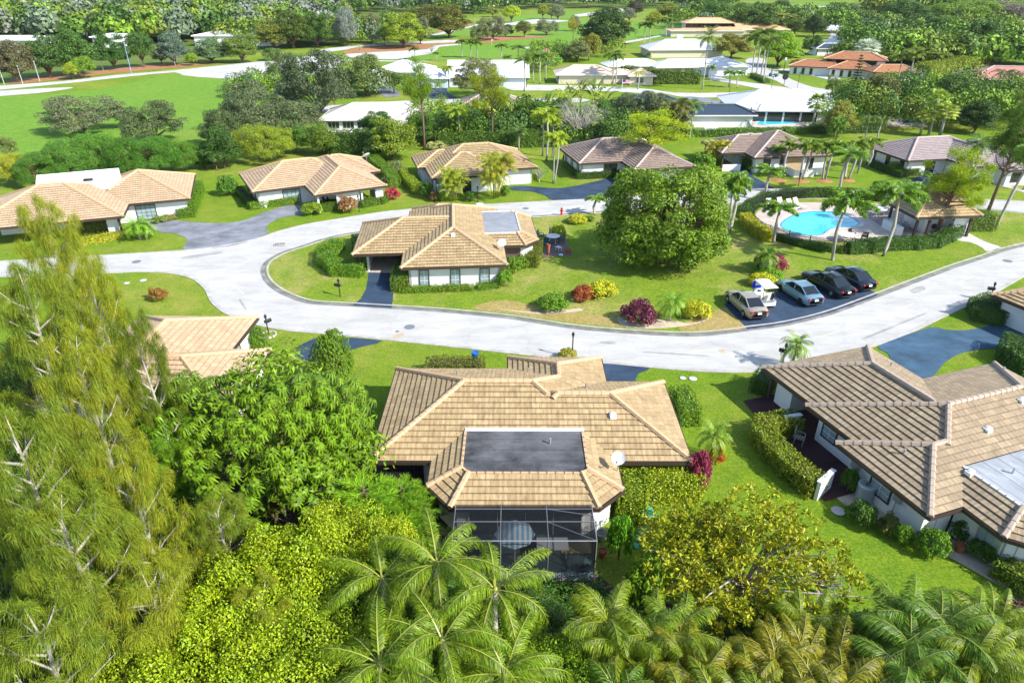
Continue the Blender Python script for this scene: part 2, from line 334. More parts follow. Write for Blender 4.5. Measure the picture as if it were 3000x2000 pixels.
drv('driveway', [(1770, 1066), (1905, 1078), (1870, 1095), (1860, 1130), (1870, 1170), (1770, 1150)], DRIVE, .03, 2)
drv('driveway', px([(1340, 275), (1450, 225), (1700, 140), (1800, 155), (1950, 160), (2110, 130), (2210, 95), (2352, 150), (2560, 230), (2352, 260), (2150, 280), (1950, 310), (1850, 350), (1780, 410), (1740, 460), (1640, 520), (1480, 480), (1420, 420), (1430, 350), (1400, 310)], 2000, 900, .4252), DRIVEB, .03, 2)
drv('driveway', px([(1130, 1210), (1250, 1180), (1420, 1180), (1460, 1240), (1480, 1290), (1600, 1365), (1240, 1362), (1150, 1320)], 1000, 0, .2126), DRIVE, .03, 2)
drv('driveway', px([(470, 1210), (560, 1195), (700, 1210), (780, 1270), (800, 1330), (600, 1340), (520, 1280)], 1000, 0, .2126), DRIVEG, .03, 2)
sheet('path', px([(1880, 545), (1950, 545), (2040, 590), (2120, 625), (2195, 652), (2100, 680), (2060, 650), (1980, 615), (1880, 600)], 2000, 450, .4252), PATH, .075, 2)
# upper streets
def up(l): return px(l, 1800, 60, .2976)
sheet('street', up([(-1000, 640), (-400, 640), (0, 655), (370, 680), (600, 714), (1120, 712), (1560, 690), (2000, 700), (2500, 745), (2500, 830), (1900, 800), (1500, 760), (1100, 755), (720, 762), (520, 725), (300, 720), (0, 700), (-400, 690), (-1000, 690)]), PATH, .02, 2)
sheet('street', up([(1060, 470), (1290, 480), (1290, 400), (1340, 372), (1480, 380), (1500, 470), (1600, 510), (1760, 590), (1960, 660), (2250, 710), (2250, 790), (1900, 740), (1720, 668), (1600, 600), (1440, 545), (1300, 522), (1050, 558), (1030, 540)]), ROAD, .035, 2)
sheet('street', up([(920, 540), (1060, 520), (1050, 555), (1100, 580), (1300, 610), (1540, 640), (1710, 668), (1720, 690), (1500, 688), (1300, 650), (1100, 612), (960, 590)]), PATH, .05, 2)
sheet('driveway', up([(1530, 480), (1820, 480), (1960, 500), (2130, 545), (2230, 575), (2120, 590), (1800, 512), (1600, 497)]), PATH, .05, 2)
sheet('street', px([(1970, 345), (2140, 350), (2170, 390), (2250, 440), (2240, 500), (2100, 570), (2000, 620), (1990, 560), (2040, 480), (1990, 420), (1960, 380)], 2000, 0, .2126), ROAD, .04, 3)
sheet('driveway', px([(0, 668), (120, 672), (260, 700), (250, 720), (60, 690)], 2000, 0, .4252), DRIVEG, .05, 2)
sheet('path', up([(880, 985), (960, 1000), (1020, 1050), (980, 1085), (850, 1098), (700, 1090), (850, 1072), (920, 1040), (900, 1010)]), PATH, .05, 3)
sheet('street', [(600, 335), (700, 320), (880, 312), (1000, 308), (1240, 292), (1450, 290), (1700, 288), (1700, 300), (1450, 302), (1240, 306), (1000, 325), (880, 330), (700, 345)], ROAD, .02, 2)
# golf course
def gl(l): return px(l, 0, 0, .4252)
sheet('fairway', [(-400, 262), (0, 283), (280, 262), (500, 218), (640, 222), (780, 228), (900, 250), (960, 300), (800, 400), (640, 440), (500, 492), (300, 500), (-400, 520)], FAIR, .02, 2)
sheet('cart_path', gl([(-600, 640), (0, 592), (440, 560), (780, 520), (1180, 488), (1500, 455), (1840, 420), (2300, 380), (2300, 480), (1900, 545), (1500, 540), (1260, 520), (1200, 500), (900, 528), (500, 572), (0, 620), (-600, 670)]), PATH, .03, 2)
sheet('cart_path', gl([(-600, 690), (0, 628), (490, 603), (440, 620), (250, 645), (0, 665), (-600, 730)]), PATH, .04, 2)
sheet('mulch_bed', gl([(80, 580), (80, 550), (450, 520), (1000, 450), (1240, 440), (1500, 440), (1200, 470), (700, 515), (330, 560)]), MULCH, .05, 2)
def gm(l): return px(l, 1000, 0, .2126)
sheet('fairway', gm([(1350, 660), (1640, 625), (2300, 560), (3000, 330), (3100, 290), (3700, 285), (4300, 300), (4900, 280), (4700, 520), (4050, 540), (3700, 600), (3300, 760), (2600, 820), (1400, 830), (600, 825), (1000, 780), (1200, 750)]), FAIR, .02, 2)
sheet('fairway', gm([(1300, 540), (1750, 480), (2230, 500), (2352, 480), (2300, 370), (1750, 330), (1500, 420), (1250, 480)]), FAIR, .03, 2)
sheet('fairway', gm([(2300, 230), (2700, 200), (3400, 160), (3400, 230), (2900, 270), (2350, 300)]), FAIR, .03, 2)
sheet('sand_track', gm([(-300, 690), (0, 650), (200, 635), (560, 600), (640, 605), (950, 590), (1250, 565), (1600, 555), (1600, 585), (1250, 600), (900, 620), (300, 645), (60, 690), (-300, 730)]), PATH, .06, 2)
sheet('sand_track', gm([(80, 745), (500, 720), (900, 700), (1190, 680), (1300, 630), (1600, 608), (1640, 625), (1360, 650), (1320, 690), (1200, 750), (1000, 780), (850, 815), (600, 822), (250, 800), (100, 790)]), PATH, .06, 2)
sheet('mulch_bed', gm([(40, 745), (60, 700), (300, 655), (640, 640), (900, 625), (1160, 605), (1700, 590), (1600, 606), (1310, 625), (1190, 678), (900, 700), (500, 720), (200, 742)]), MULCH, .08, 2)
sheet('mulch_bed', gm([(1900, 520), (2300, 505), (2900, 500), (2700, 525), (2352, 550), (2100, 590), (1950, 600), (1880, 560)]), MULCH, .08, 2)
sheet('sand_track', gm([(1250, 480), (1450, 430), (1700, 350), (2300, 320), (2700, 265), (3100, 285), (3090, 300), (2700, 330), (2352, 350), (1800, 375), (1500, 455), (1280, 495)]), PATH, .06, 2)
sheet('mulch_bed', gm([(1300, 430), (1480, 400), (1750, 340), (1850, 345), (1700, 385), (1500, 420), (1350, 450)]), MULCH, .08, 0)
sheet('sand_track', gm([(3190, 210), (3600, 155), (3860, 118), (3850, 170), (3480, 210), (3250, 235)]), PATH, .06, 2)
sheet('cart_path', gm([(-200, 825), (300, 832), (940, 843), (1300, 850), (940, 856), (300, 846), (-200, 835)]), PATH, .05, 2)
sheet('cart_path', gm([(2700, 800), (2850, 778), (3020, 770), (3150, 762), (3020, 795), (2800, 815)]), PATH, .05, 2)
sheet('bunker', gm([(2510, 658), (2570, 648), (2640, 660), (2730, 690), (2630, 688), (2550, 682)]), PATH, .07, 3)
sheet('cart_path', gm([(3860, 585), (4150, 535), (4450, 480), (4750, 458), (4750, 470), (4450, 498), (4200, 550), (3900, 600)]), PATH, .06, 2)
sheet('fairway', px([(2080, 155), (2352, 140), (2800, 150), (2800, 420), (2352, 440), (2150, 450), (2050, 430), (2020, 330), (1980, 250)], 2000, 0, .4252), FAIR, .03, 2)
sheet('cart_path', px([(2060, 290), (2110, 310), (2180, 335), (2290, 352), (2450, 362), (2450, 370), (2270, 362), (2150, 340), (2070, 305)], 2000, 0, .4252), PATH, .06, 2)
sheet('fairway', px([(1430, 50), (1700, 40), (2352, 30), (2352, 110), (1900, 140), (1880, 200), (1480, 220), (1400, 140)], 2000, 0, .2126), FAIR, .03, 0)
sheet('cart_path', px([(1430, 195), (1600, 190), (1590, 215), (1430, 220)], 2000, 0, .2126), PATH, .09, 0)
sheet('cart_path', px([(1400, 85), (1600, 75), (1900, 88), (2200, 85), (2200, 97), (1700, 100), (1400, 98)], 2000, 0, .2126), PATH, .09, 2)
sheet('cart_path', px([(1880, 142), (2352, 138), (2352, 160), (1880, 158)], 2000, 0, .2126), PATH, .09, 2)
sheet('wood_floor', [(-600, 120), (-600, 60), (0, 20), (3000, 5), (3800, 5), (3000, 60), (2500, 50), (2100, 25), (1500, 28), (1150, 60), (1000, 130), (800, 150), (500, 190), (0, 240), (-300, 260)], ROUGH, .015, 0)
# planting beds and bare soil close by
for nm, pts, mt, z in (('planting_bed', [(1450, 905), (1560, 915), (1700, 905), (1690, 915), (1580, 922)], SAND, .066),
    ('planting_bed', [(1810, 930), (1850, 948), (1900, 950), (1940, 935), (2010, 948), (2060, 940), (2090, 925), (2060, 945), (1980, 960), (1880, 965), (1820, 955)], SAND, .066),
    ('bare_soil', [(2000, 950), (2090, 915), (2130, 905), (2185, 962), (2085, 972), (2000, 974)], DRY, .064),
    ('bare_soil', [(1380, 905), (1480, 880), (1600, 905), (1760, 925), (1900, 960), (1700, 950), (1500, 922)], DRY, .063),
    ('bare_soil', [(2120, 800), (2320, 840), (2560, 858), (2700, 800), (2850, 750), (2780, 745), (2600, 800), (2450, 800), (2300, 790)], LAWN2, .063),
    ('planting_bed', [(2560, 1530), (2700, 1590), (2830, 1660), (2990, 1750), (3060, 1790), (3060, 1700), (2900, 1640), (2760, 1560), (2640, 1500), (2480, 1420), (2440, 1450)], SAND, .03),
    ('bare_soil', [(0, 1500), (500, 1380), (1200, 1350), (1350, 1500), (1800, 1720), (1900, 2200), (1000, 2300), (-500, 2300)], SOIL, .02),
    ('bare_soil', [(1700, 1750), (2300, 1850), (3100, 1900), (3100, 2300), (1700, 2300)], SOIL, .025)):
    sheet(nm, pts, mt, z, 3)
dl = [((570, 1185), (790, 1205), 1000, 450), ((2090, 1118), (2300, 1135), 0, 450), ((1610, 905), (1680, 970), 0, 450), ((1450, 225), (1665, 250), 1000, 900), ((50, 300), (285, 295), 2000, 900), ((905, 213), (1075, 168), 2000, 900), ((1480, 1078), (1600, 1030), 2000, 450), ((1900, 888), (2005, 845), 2000, 450), ((2280, 738), (2400, 715), 2000, 450)]
for a, b, ox, oy in dl:
    A = G(ox + a[0] * .4252, oy + a[1] * .4252); B = G(ox + b[0] * .4252, oy + b[1] * .4252); d = (B - A).normalized(); nn = Vector((-d.y, d.x, 0)) * .055
    sheet('lane_mark', [tuple(p)[:2] for p in (A - nn, B - nn, B + nn, A + nn)], simple('faded yellow paint', (.56, .52, .36), .8), .014, world=True)
MANH = simple('iron cover', (.17, .18, .2), .6)
for i, (x, y, r, lb) in enumerate(((1200, 958, .42, 'round manhole cover in the road below the white front wing of the middle house'), (1164, 971, .16, 'small valve cover beside the manhole near the kerb'), (2368, 1004, .42, 'round manhole cover in the road beside the small mailbox palm'), (2952, 765, .42, 'round manhole cover in the road at the right edge'), (1540, 611, .4, 'round manhole cover in the back road beyond the middle house'), (400, 767, .42, 'round manhole cover in the road stub on the left'))):
    b = G(x, y); m = MB().lathe([(r, 0), (r, .012), (r * .8, .018), (r * .78, .014)], (0, 0, 0), 20)
    tag(m.build('manhole_cover', MANH, loc=(b.x, b.y, .01)), lb, 'manhole cover', 'covers set in the road')
b = G(820, 718); m = MB().box((0, 0, .03), (1.1, .7, .06)); 
for k in range(6): m.box((-.42 + k * .17, 0, .07), (.06, .6, .02), 1)
tag(m.build('storm_drain', [CONC, BLACKM], loc=(b.x, b.y, .06), rz=.2), 'concrete storm drain with iron grate at the edge of the round lawn', 'storm drain')
STAIN = asphalt('worn grey patch', (.33, .325, .31), .15, 2, .3); RUSTY = asphalt('tan stain', (.46, .38, .27), .12, 3, 0)
for pts, mt in (([(2436, 872), (2475, 860), (2500, 868), (2488, 882), (2445, 886)], STAIN), ([(2665, 850), (2700, 838), (2712, 848), (2680, 860)], STAIN), ([(1150, 985), (1175, 975), (1185, 980), (1160, 993)], RUSTY), ([(2105, 1024), (2120, 1023), (2126, 1036), (2112, 1034)], RUSTY), ([(1760, 1000), (1800, 1002), (1802, 1008), (1762, 1006)], STAIN), ([(540, 752), (640, 738), (642, 744), (545, 758)], STAIN), ([(700, 880), (716, 905), (722, 903), (706, 878)], STAIN), ([(2540, 985), (2700, 920), (2702, 924), (2545, 990)], STAIN), ([(1900, 1030), (2060, 1040), (2060, 1044), (1900, 1034)], STAIN)):
    tag(sheet('road_patch', pts, mt, .016, 3), kind='structure')
# ------------------------------------------------------------- houses: hipped blocks joined by real roof planes
EPS = 1e-6
def clip(poly, a, b, c):
    """keep a*x+b*y+c >= 0 of a convex polygon"""
    out = []; n = len(poly)
    for i in range(n):
        p, q = poly[i], poly[(i + 1) % n]; dp = a * p[0] + b * p[1] + c; dq = a * q[0] + b * q[1] + c
        if dp >= 0: out.append(p)
        if (dp > 0 and dq < 0) or (dp < 0 and dq > 0):
            t = dp / (dp - dq); out.append((p[0] + (q[0] - p[0]) * t, p[1] + (q[1] - p[1]) * t))
    return out if len(out) >= 3 and abs(parea(out)) > 1e-3 else []
def parea(p): return .5 * sum(p[i][0] * p[(i + 1) % len(p)][1] - p[(i + 1) % len(p)][0] * p[i][1] for i in range(len(p)))
class Block:
    def __init__(s, poly, he=2.2, pitch=.43, cap=None, gable=(), over=.6, walls=True):
        if len(poly) == 4 and not hasattr(poly[0], '__len__'):
            x0, y0, x1, y1 = poly; poly = [(x0, y0), (x1, y0), (x1, y1), (x0, y1)]
        if parea(poly) < 0: poly = poly[::-1]
        s.poly = poly; s.he = he; s.pl = []; s.over = over; s.walls = walls; s.gable = gable
        n = len(poly)
        for i in range(n):
            p, q = poly[i], poly[(i + 1) % n]; L = math.hypot(q[0] - p[0], q[1] - p[1]); nx, ny = -(q[1] - p[1]) / L, (q[0] - p[0]) / L
            if i in gable: s.pl.append(None); continue
            s.pl.append((pitch * nx, pitch * ny, he - pitch * (nx * p[0] + ny * p[1]), (nx, ny, -(nx * p[0] + ny * p[1])), pitch))
        if cap: s.pl.append((0, 0, cap, None, 0))
    def inside(s, x, y, m=0.0):
        n = len(s.poly)
        return all((s.poly[(i + 1) % n][0] - s.poly[i][0]) * (y - s.poly[i][1]) - (s.poly[(i + 1) % n][1] - s.poly[i][1]) * (x - s.poly[i][0]) > m * math.dist(s.poly[i], s.poly[(i + 1) % n]) for i in range(n))
    def h(s, x, y): return min(p[0] * x + p[1] * y + p[2] for p in s.pl if p) if s.inside(x, y, -1e-4) else -9
    def face(s, k):
        f = s.poly
        for j, p in enumerate(s.pl):
            if j == k or not p or not f: continue
            a, b, c = p[0] - s.pl[k][0], p[1] - s.pl[k][1], p[2] - s.pl[k][2]
            if abs(a) + abs(b) < 1e-9: continue
            f = clip(f, a, b, c)
        return f
    def inset(s, d):
        n = len(s.poly); L = []
        for i in range(n):
            p, q = s.poly[i], s.poly[(i + 1) % n]; l = math.dist(p, q); nx, ny = -(q[1] - p[1]) / l, (q[0] - p[0]) / l; L.append((nx, ny, nx * p[0] + ny * p[1] + d))
        out = []
        for i in range(n):
            a, b = L[i - 1], L[i]; D = a[0] * b[1] - a[1] * b[0]
            out.append(((a[2] * b[1] - a[1] * b[2]) / D, (a[0] * b[2] - a[2] * b[0]) / D))
        return out
def visible(blocks, i, k):
    f = blocks[i].face(k); pieces = [f] if f else []; P = blocks[i].pl[k]
    for j, B in enumerate(blocks):
        if j == i: continue
        hs = []; dead = False
        n = len(B.poly)
        for e in range(n):
            p, q = B.poly[e], B.poly[(e + 1) % n]; l = math.dist(p, q); nx, ny = -(q[1] - p[1]) / l, (q[0] - p[0]) / l
            hs.append((nx, ny, -(nx * p[0] + ny * p[1])))
        for p in B.pl:
            if not p: continue
            a, b, c = p[0] - P[0], p[1] - P[1], p[2] - P[2]
            if abs(a) + abs(b) < 1e-6:
                if c < (-1e-4 if j < i else 1e-4): dead = True
            else: hs.append((a, b, c))
        if dead: continue
        new = []
        for f in pieces:
            cur = f
            for a, b, c in hs:
                if not cur: break
                o = clip(cur, -a, -b, -c)
                if o: new.append(o)
                cur = clip(cur, a, b, c)
        pieces = new
    return pieces
def runs(pts, ok, step=.15):
    """sample an edge and return the stretches where ok(x,y) holds"""
    (x0, y0), (x1, y1) = pts; L = math.dist(*pts); n = max(2, int(L / step)); out = []; st = None
    for i in range(n):
        t = (i + .5) / n; good = ok(x0 + (x1 - x0) * t, y0 + (y1 - y0) * t)
        if good and st is None: st = i / n
        if not good and st is not None: out.append((st, i / n)); st = None
    if st is not None: out.append((st, 1.0))
    return [((x0 + (x1 - x0) * a, y0 + (y1 - y0) * a), (x0 + (x1 - x0) * b, y0 + (y1 - y0) * b)) for a, b in out]
FASC = .2
def house(name, origin, rot, blocks, tile, capm, label, cat='house', wall=WHITEP, fascia=TRIM, deck=DECKG, course=.36, lift=.065, windows=(), posts=(), vents=(), coursed=True, group=None, gutter=None, door=(), flash=WTRIM):
    K = 1.018; root = empty(name, (origin[0] * K, origin[1] * K, 0), R(rot), (K, K, 1)); tag(root, label, cat, group)
    rf = MB(); dk = MB()
    for i, B in enumerate(blocks):
        for k, P in enumerate(B.pl):
            if not P: continue
            for pc in visible(blocks, i, k):
                if P[3] is None: dk.add([(x, y, P[2] + .01) for x, y in pc], [tuple(range(len(pc)))]); continue
                nx, ny, c0 = P[3]; sl_ = math.sqrt(1 + P[4] ** 2); hz = lambda x, y: P[0] * x + P[1] * y + P[2]
                uvf = lambda x, y: (-ny * x + nx * y, (nx * x + ny * y + c0) * sl_)
                if not coursed:
                    rf.add([(x, y, hz(x, y)) for x, y in pc], [tuple(range(len(pc)))], 0, [uvf(x, y) for x, y in pc]); continue
                ds = [nx * x + ny * y + c0 for x, y in pc]; cw = course / sl_; k0 = int(math.floor(min(ds) / cw + 1e-6)); k1 = int(math.ceil(max(ds) / cw - 1e-6))
                for q in range(k0, k1):
                    st = clip(clip(pc, nx, ny, c0 - q * cw), -nx, -ny, -c0 + (q + 1) * cw + .05)
                    if not st: continue
                    vs = []
                    for x, y in st:
                        d = nx * x + ny * y + c0; t = (d - q * cw) / cw; vs.append((x, y, hz(x, y) + .01 + lift * (1 - t)))
                    rf.add(vs, [tuple(range(len(st)))], 0, [uvf(x, y) for x, y in st])
                    lo = [v for v in vs if abs(nx * v[0] + ny * v[1] + c0 - q * cw) < 1e-5]
                    if len(lo) == 2:   # thickness of the tile edge, leaving a dark gap below it
                        a, b = lo; rf.add([a, b, (b[0], b[1], b[2] - lift * .35), (a[0], a[1], a[2] - lift * .35)], [(0, 1, 2, 3)], 0, [uvf(*a[:2]), uvf(*b[:2]), uvf(*b[:2]), uvf(*a[:2])])
    # ridge and hip caps
    fl = MB(); lines = []
    for i, B in enumerate(blocks):
        seen = set()
        for k, P in enumerate(B.pl):
            if not P: continue
            f = B.face(k)
            for e in range(len(f)):
                p, q = f[e], f[(e + 1) % len(f)]
                key = tuple(sorted([(round(p[0], 1), round(p[1], 1)), (round(q[0], 1), round(q[1], 1))]))
                hp, hq = [P[0] * a + P[1] * b + P[2] for a, b in (p, q)]
                if key in seen or math.dist(p, q) < .3: continue
                seen.add(key)
                if max(hp, hq) < B.he + .02: continue
                isflat = B.pl[-1] is not None and B.pl[-1][3] is None and hp > B.pl[-1][2] - .02 and hq > B.pl[-1][2] - .02
                L = math.sqrt(math.dist(p, q) ** 2 + (hp - hq) ** 2); n = max(1, int(L / .40)); cp = MB(); last = -1; lines.append(cp)
                for s_ in range(n):
                    t0, t1 = s_ / n, (s_ + 1.12) / n; tm = (s_ + .5) / n
                    mx, my = p[0] + (q[0] - p[0]) * tm, p[1] + (q[1] - p[1]) * tm; mz = hp + (hq - hp) * tm
                    dx_, dy_ = q[0] - p[0], q[1] - p[1]; l_ = math.hypot(dx_, dy_); ex, ey = -dy_ / l_ * .35, dx_ / l_ * .35; U = lambda x, y: max(C.h(x, y) for C in blocks)
                    if U(mx, my) > mz + .02 or max(U(mx + ex, my + ey), U(mx - ex, my - ey)) > mz - (.03 if not isflat else -.01) or (isflat and U(mx, my) > mz + .01): continue
                    up_ = (hp < hq)
                    a = Vector((p[0] + (q[0] - p[0]) * t0, p[1] + (q[1] - p[1]) * t0, hp + (hq - hp) * t0 + .05)); b = Vector((p[0] + (q[0] - p[0]) * t1, p[1] + (q[1] - p[1]) * t1, hp + (hq - hp) * t1 + .05))
                    if isflat: fl.box(((a.x + b.x) / 2, (a.y + b.y) / 2, B.pl[-1][2] + .035), (math.dist(a[:2], b[:2]), .12, .07), rz=math.atan2(b.y - a.y, b.x - a.x)); continue
                    if last >= 0 and s_ != last + 1: cp = MB(); lines.append(cp)
                    last = s_
                    cp.tube([a, b], [.16, .13] if up_ else [.13, .16], 6)
    rfo = rf.build('roof', tile, root)
    for cp in lines:
        if cp.v: cp.build('ridge_cap', capm, rfo)
    if dk.v: dk.build('roof_deck', deck, rfo)
    if fl.v: fl.build('deck_flashing', flash, rfo)
    # fascia, soffit and walls
    fa = MB(); wl = MB(); sf = MB()
    for i, B in enumerate(blocks):
        n = len(B.poly)
        sf.add([(x, y, B.he - FASC - .003 * i) for x, y in B.poly], [tuple(range(n))[::-1]])
        for e in range(n):
            p, q = B.poly[e], B.poly[(e + 1) % n]; l = math.dist(p, q); nx, ny = (q[1] - p[1]) / l, -(q[0] - p[0]) / l
            for a, b in runs((p, q), lambda x, y: not any(C.inside(x + nx * .02, y + ny * .02, 0) or (j < i and C.inside(x + nx * .02, y + ny * .02, -.03)) for j, C in enumerate(blocks) if j != i)):
                ll = math.dist(a, b); fa.box(((a[0] + b[0]) / 2 + nx * (.03 + .003 * i), (a[1] + b[1]) / 2 + ny * (.03 + .003 * i), B.he - FASC / 2 + .02), (ll + .06, .07, FASC + .003 * i), rz=math.atan2(b[1] - a[1], b[0] - a[0]))
            if B.gable and e in B.gable:
                mx, my = (p[0] + q[0]) / 2, (p[1] + q[1]) / 2; hz = min(P_[0] * mx + P_[1] * my + P_[2] for P_ in B.pl if P_)
                wl.add([(p[0] - nx * .3, p[1] - ny * .3, B.he - FASC), (q[0] - nx * .3, q[1] - ny * .3, B.he - FASC), (mx - nx * .3, my - ny * .3, hz - .08)], [(0, 1, 2)])
        if B.walls:
            W = B.inset(B.over); others = [(j, C, C.inset(C.over)) for j, C in enumerate(blocks) if j != i and C.walls]
            for e in range(n):
                p, q = W[e], W[(e + 1) % n]; l = math.dist(p, q)
                if l < .2: continue
                nx, ny = (q[1] - p[1]) / l, -(q[0] - p[0]) / l
                def free(x, y):
                    for j, C, cw_ in others:
                        T = Block.__new__(Block); T.poly = cw_
                        if T.inside(x + nx * .02, y + ny * .02, 0) or (j < i and T.inside(x - nx * .01, y - ny * .01, -.01) and T.inside(x + nx * .02, y + ny * .02, -.03)): return False
                    return True
                for a, b in runs((p, q), free):
                    wl.box(((a[0] + b[0]) / 2 - nx * .1, (a[1] + b[1]) / 2 - ny * .1, (B.he - FASC) / 2), (math.dist(a, b), .2 - .004 * i, B.he - FASC - .002 * i), rz=math.atan2(b[1] - a[1], b[0] - a[0]))
    if wl.v: wl.build('wall', wall, root)
    fa.build('fascia', fascia, root); sf.build('soffit', SOFFIT, root)
    for wdw in windows: window(root, *wdw)
    for x, y, *r in posts:
        MB().box((x, y, 1.0), (.22, .22, 2.02)).build('post', r[0] if r else TRIM, root)
    for x, y, kind in vents:
        z = max(B.h(x, y) for B in blocks)
        m = MB()
        if kind == 'hood': m.lathe([(.2, -.1), (.2, .12), (.17, .2), (.08, .25)], (x, y, z), 10); m.box((x + .02, y - .18, z + .06), (.34, .12, .2))
        else: m.lathe([(.05, -.1), (.05, .28), (.07, .28), (.07, .33)], (x, y, z), 8)
        m.build('roof_vent' if kind == 'hood' else 'vent_pipe', WTRIM if kind == 'hood' else METAL, rfo)
    return root
def window(root, x, y, ang, w, h, z, frame=None, pane=None, nx=2, nz=3, name='window'):
    """framed window or glazed door on a wall; ang = outward direction in degrees"""
    z *= .84; h *= .84; a = R(ang); T = Matrix.Translation((x, y, z)) @ Matrix.Rotation(a + math.pi / 2, 4, 'Z'); f = MB(); f.T = T
    t = .07
    f.box((0, -.03, h / 2 + t / 2), (w + 2 * t, .08, t)); f.box((0, -.03, -h / 2 - t / 2), (w + 2 * t, .1, t)); f.box((-w / 2 - t / 2, -.03, 0), (t, .08, h)); f.box((w / 2 + t / 2, -.03, 0), (t, .08, h))
    o = f.build(name, frame or TRIM, root)
    g_ = MB(); g_.T = T; g_.box((0, -.01, 0), (w, .03, h)); g_.build('pane', pane or PANE, o)
    b = MB(); b.T = T
    for i in range(1, nx): b.box((-w / 2 + w * i / nx, -.03, 0), (.03, .03, h))
    for i in range(1, nz): b.box((0, -.032, -h / 2 + h * i / nz), (w, .026, .03))
    if b.v: b.build('glazing_bar', WTRIM if frame in (None, TRIM) and pane is None else (frame or TRIM), o)
    return o
def to_local(root, x, y, h=0):
    p = G(x, y, h); c, s = math.cos(-root.rotation_euler.z), math.sin(-root.rotation_euler.z); dx, dy = p.x - root.location.x, p.y - root.location.y
    return c * dx - s * dy, s * dx + c * dy
# ---- the near house in the middle, with its dark flat deck
A = house('ranch_house', (-7.34, 27.96), -.2, [Block((0, 0, 13.1, 9.28)), Block((6, 0, 16.6, 7.75)), Block((7.05, 3, 13.1, 10.75), walls=False), Block([(3.2, 4.5), (3.2, -1.94), (4.43, -3.46), (11.44, -3.46), (12.74, -2.2), (12.74, 4.5)], cap=2.92, over=.5)],
    TILE_TAN, CAPT, 'near tan tiled house with a blackened flat roof deck and screened patio', deck=DECKD, flash=CAPT,
    windows=[(14.6, .6, -90, .9, 1.1, 1.5), (12.2, -1.2, -20, .8, 1.3, 1.3), (8, -2.96, -90, 5.4, 2.0, 1.05, WTRIM, PANED, 4, 1), (1.7, .6, -90, 1.8, 1.9, 1.2, TRIM, PANED, 4, 4)], posts=[(12.9, 10.4, WHITEP), (7.4, 10.4, WHITEP)],
    vents=[(12.75, 2.55, 'hood'), (4.05, 6.9, 'pipe'), (8.3, 7.9, 'pipe'), (11.6, 5.6, 'pipe'), (9.3, .6, 'pipe')])
MB().box((8.0, 1.72, 3.0), (6.3, .16, .12)).build('back_flashing', WTRIM, A)
m = MB().box((14.9, 8.0, .9), (1.6, .16, 1.8)).box((16.55, 5.2, .95), (.18, 3.6, 1.9)); m.build('garden_wall', WHITEP, A)
# ---- the grey brown house at the right
Bh = house('ranch_house', (15.94, 37.41), -70.8, [Block((0, 0, 13.6, 8.4), walls=False), Block((4.45, -.35, 13.9, 14.4)), Block((7.95, -1.3, 13.9, 8)), Block([(10, .7), (15.95, .7), (17.4, 1.95), (17.4, 8.9), (15.95, 10.2), (10, 10.2)], cap=2.92, over=.5)],
    TILE_GB, CAPG, 'grey brown tiled house at the right with a pale roof deck and maroon courtyard', deck=DECKW, fascia=TRIM,
    windows=[(6.0, .25, -90, 1.0, 1.2, 1.45), (10.7, -.7, -90, 1.2, 1.25, 1.45), (16.9, 4.2, 0, 2.4, 1.8, 1.15, METAL, PANE, 5, 1), (15.2, 1.2, -90, 1.0, 1.7, 1.15, METAL, PANE, 3, 1), (16.35, 1.75, -49, 1.3, 1.8, 1.15, METAL, PANE, 3, 1)],
    posts=[(.5, .5), (.5, 7.8)], vents=[(10.9, 5.4, 'hood'), (9.9, 8.9, 'hood'), (12.7, 2.3, 'hood'), (10.5, .4, 'pipe'), (3.5, 6.6, 'pipe'), (6.2, 12.6, 'pipe'), (13.4, 4.2, 'pipe')])
MB().box((1.6, 1.4, 1.02), (1.4, 1.6, 2.04)).build('storage_room', WHITEP, Bh)
MB().box((9.0, -.78, 1.5), (.5, .16, .7)).build('utility_box', METAL, Bh); MB().box((11.8, -.8, 1.5), (.42, .14, .55)).tube([(11.75, -.8, 1.3), (11.75, -.82, .2)], .03).build('utility_box', METAL, Bh)
# ---- the middle house inside the road loop
Ch = house('ranch_house', (-9.31, 53.99), 4.6, [Block((-.15, 0, 8.95, 15.9)), Block((-4.65, 3.5, 8.8, 12.2), walls=False), Block([(5.5, 4.7), (11.0, 4.6), (12.3, 5.9), (12.3, 12.9), (11.0, 14.4), (5.5, 14.4)], cap=2.9, over=.5), Block((.1, 11, 6.5, 16.7))],
    TILE_TAN, CAPT, 'tan tiled house inside the road loop, between a carport and a furnished patio', deck=DECKG,
    windows=[(1.75, .6, -90, .75, 1.75, 1.15), (4.45, .6, -90, .75, 1.75, 1.15), (7.0, .6, -90, .75, 1.75, 1.15), (11.8, 8.5, 0, 2.2, 1.9, 1.1, METAL, PANED, 4, 1)], posts=[(-4.1, 4.1), (-4.1, 11.6)],
    vents=[(4.35, 3.6, 'hood'), (4.7, 13.4, 'hood'), (7.2, 15.0, 'hood')])
MB().box((-3.5, 8, 1.15), (.2, 6.5, 2.3)).box((-1.6, 11.3, 1.15), (3.8, .2, 2.3)).build('carport_wall', WHITEP, Ch)
MB().box((9.6, 5.15, 1.15), (1.9, .08, 2.1)).build('dark_siding', simple('brown board siding', (.12, .08, .06), .7), Ch)
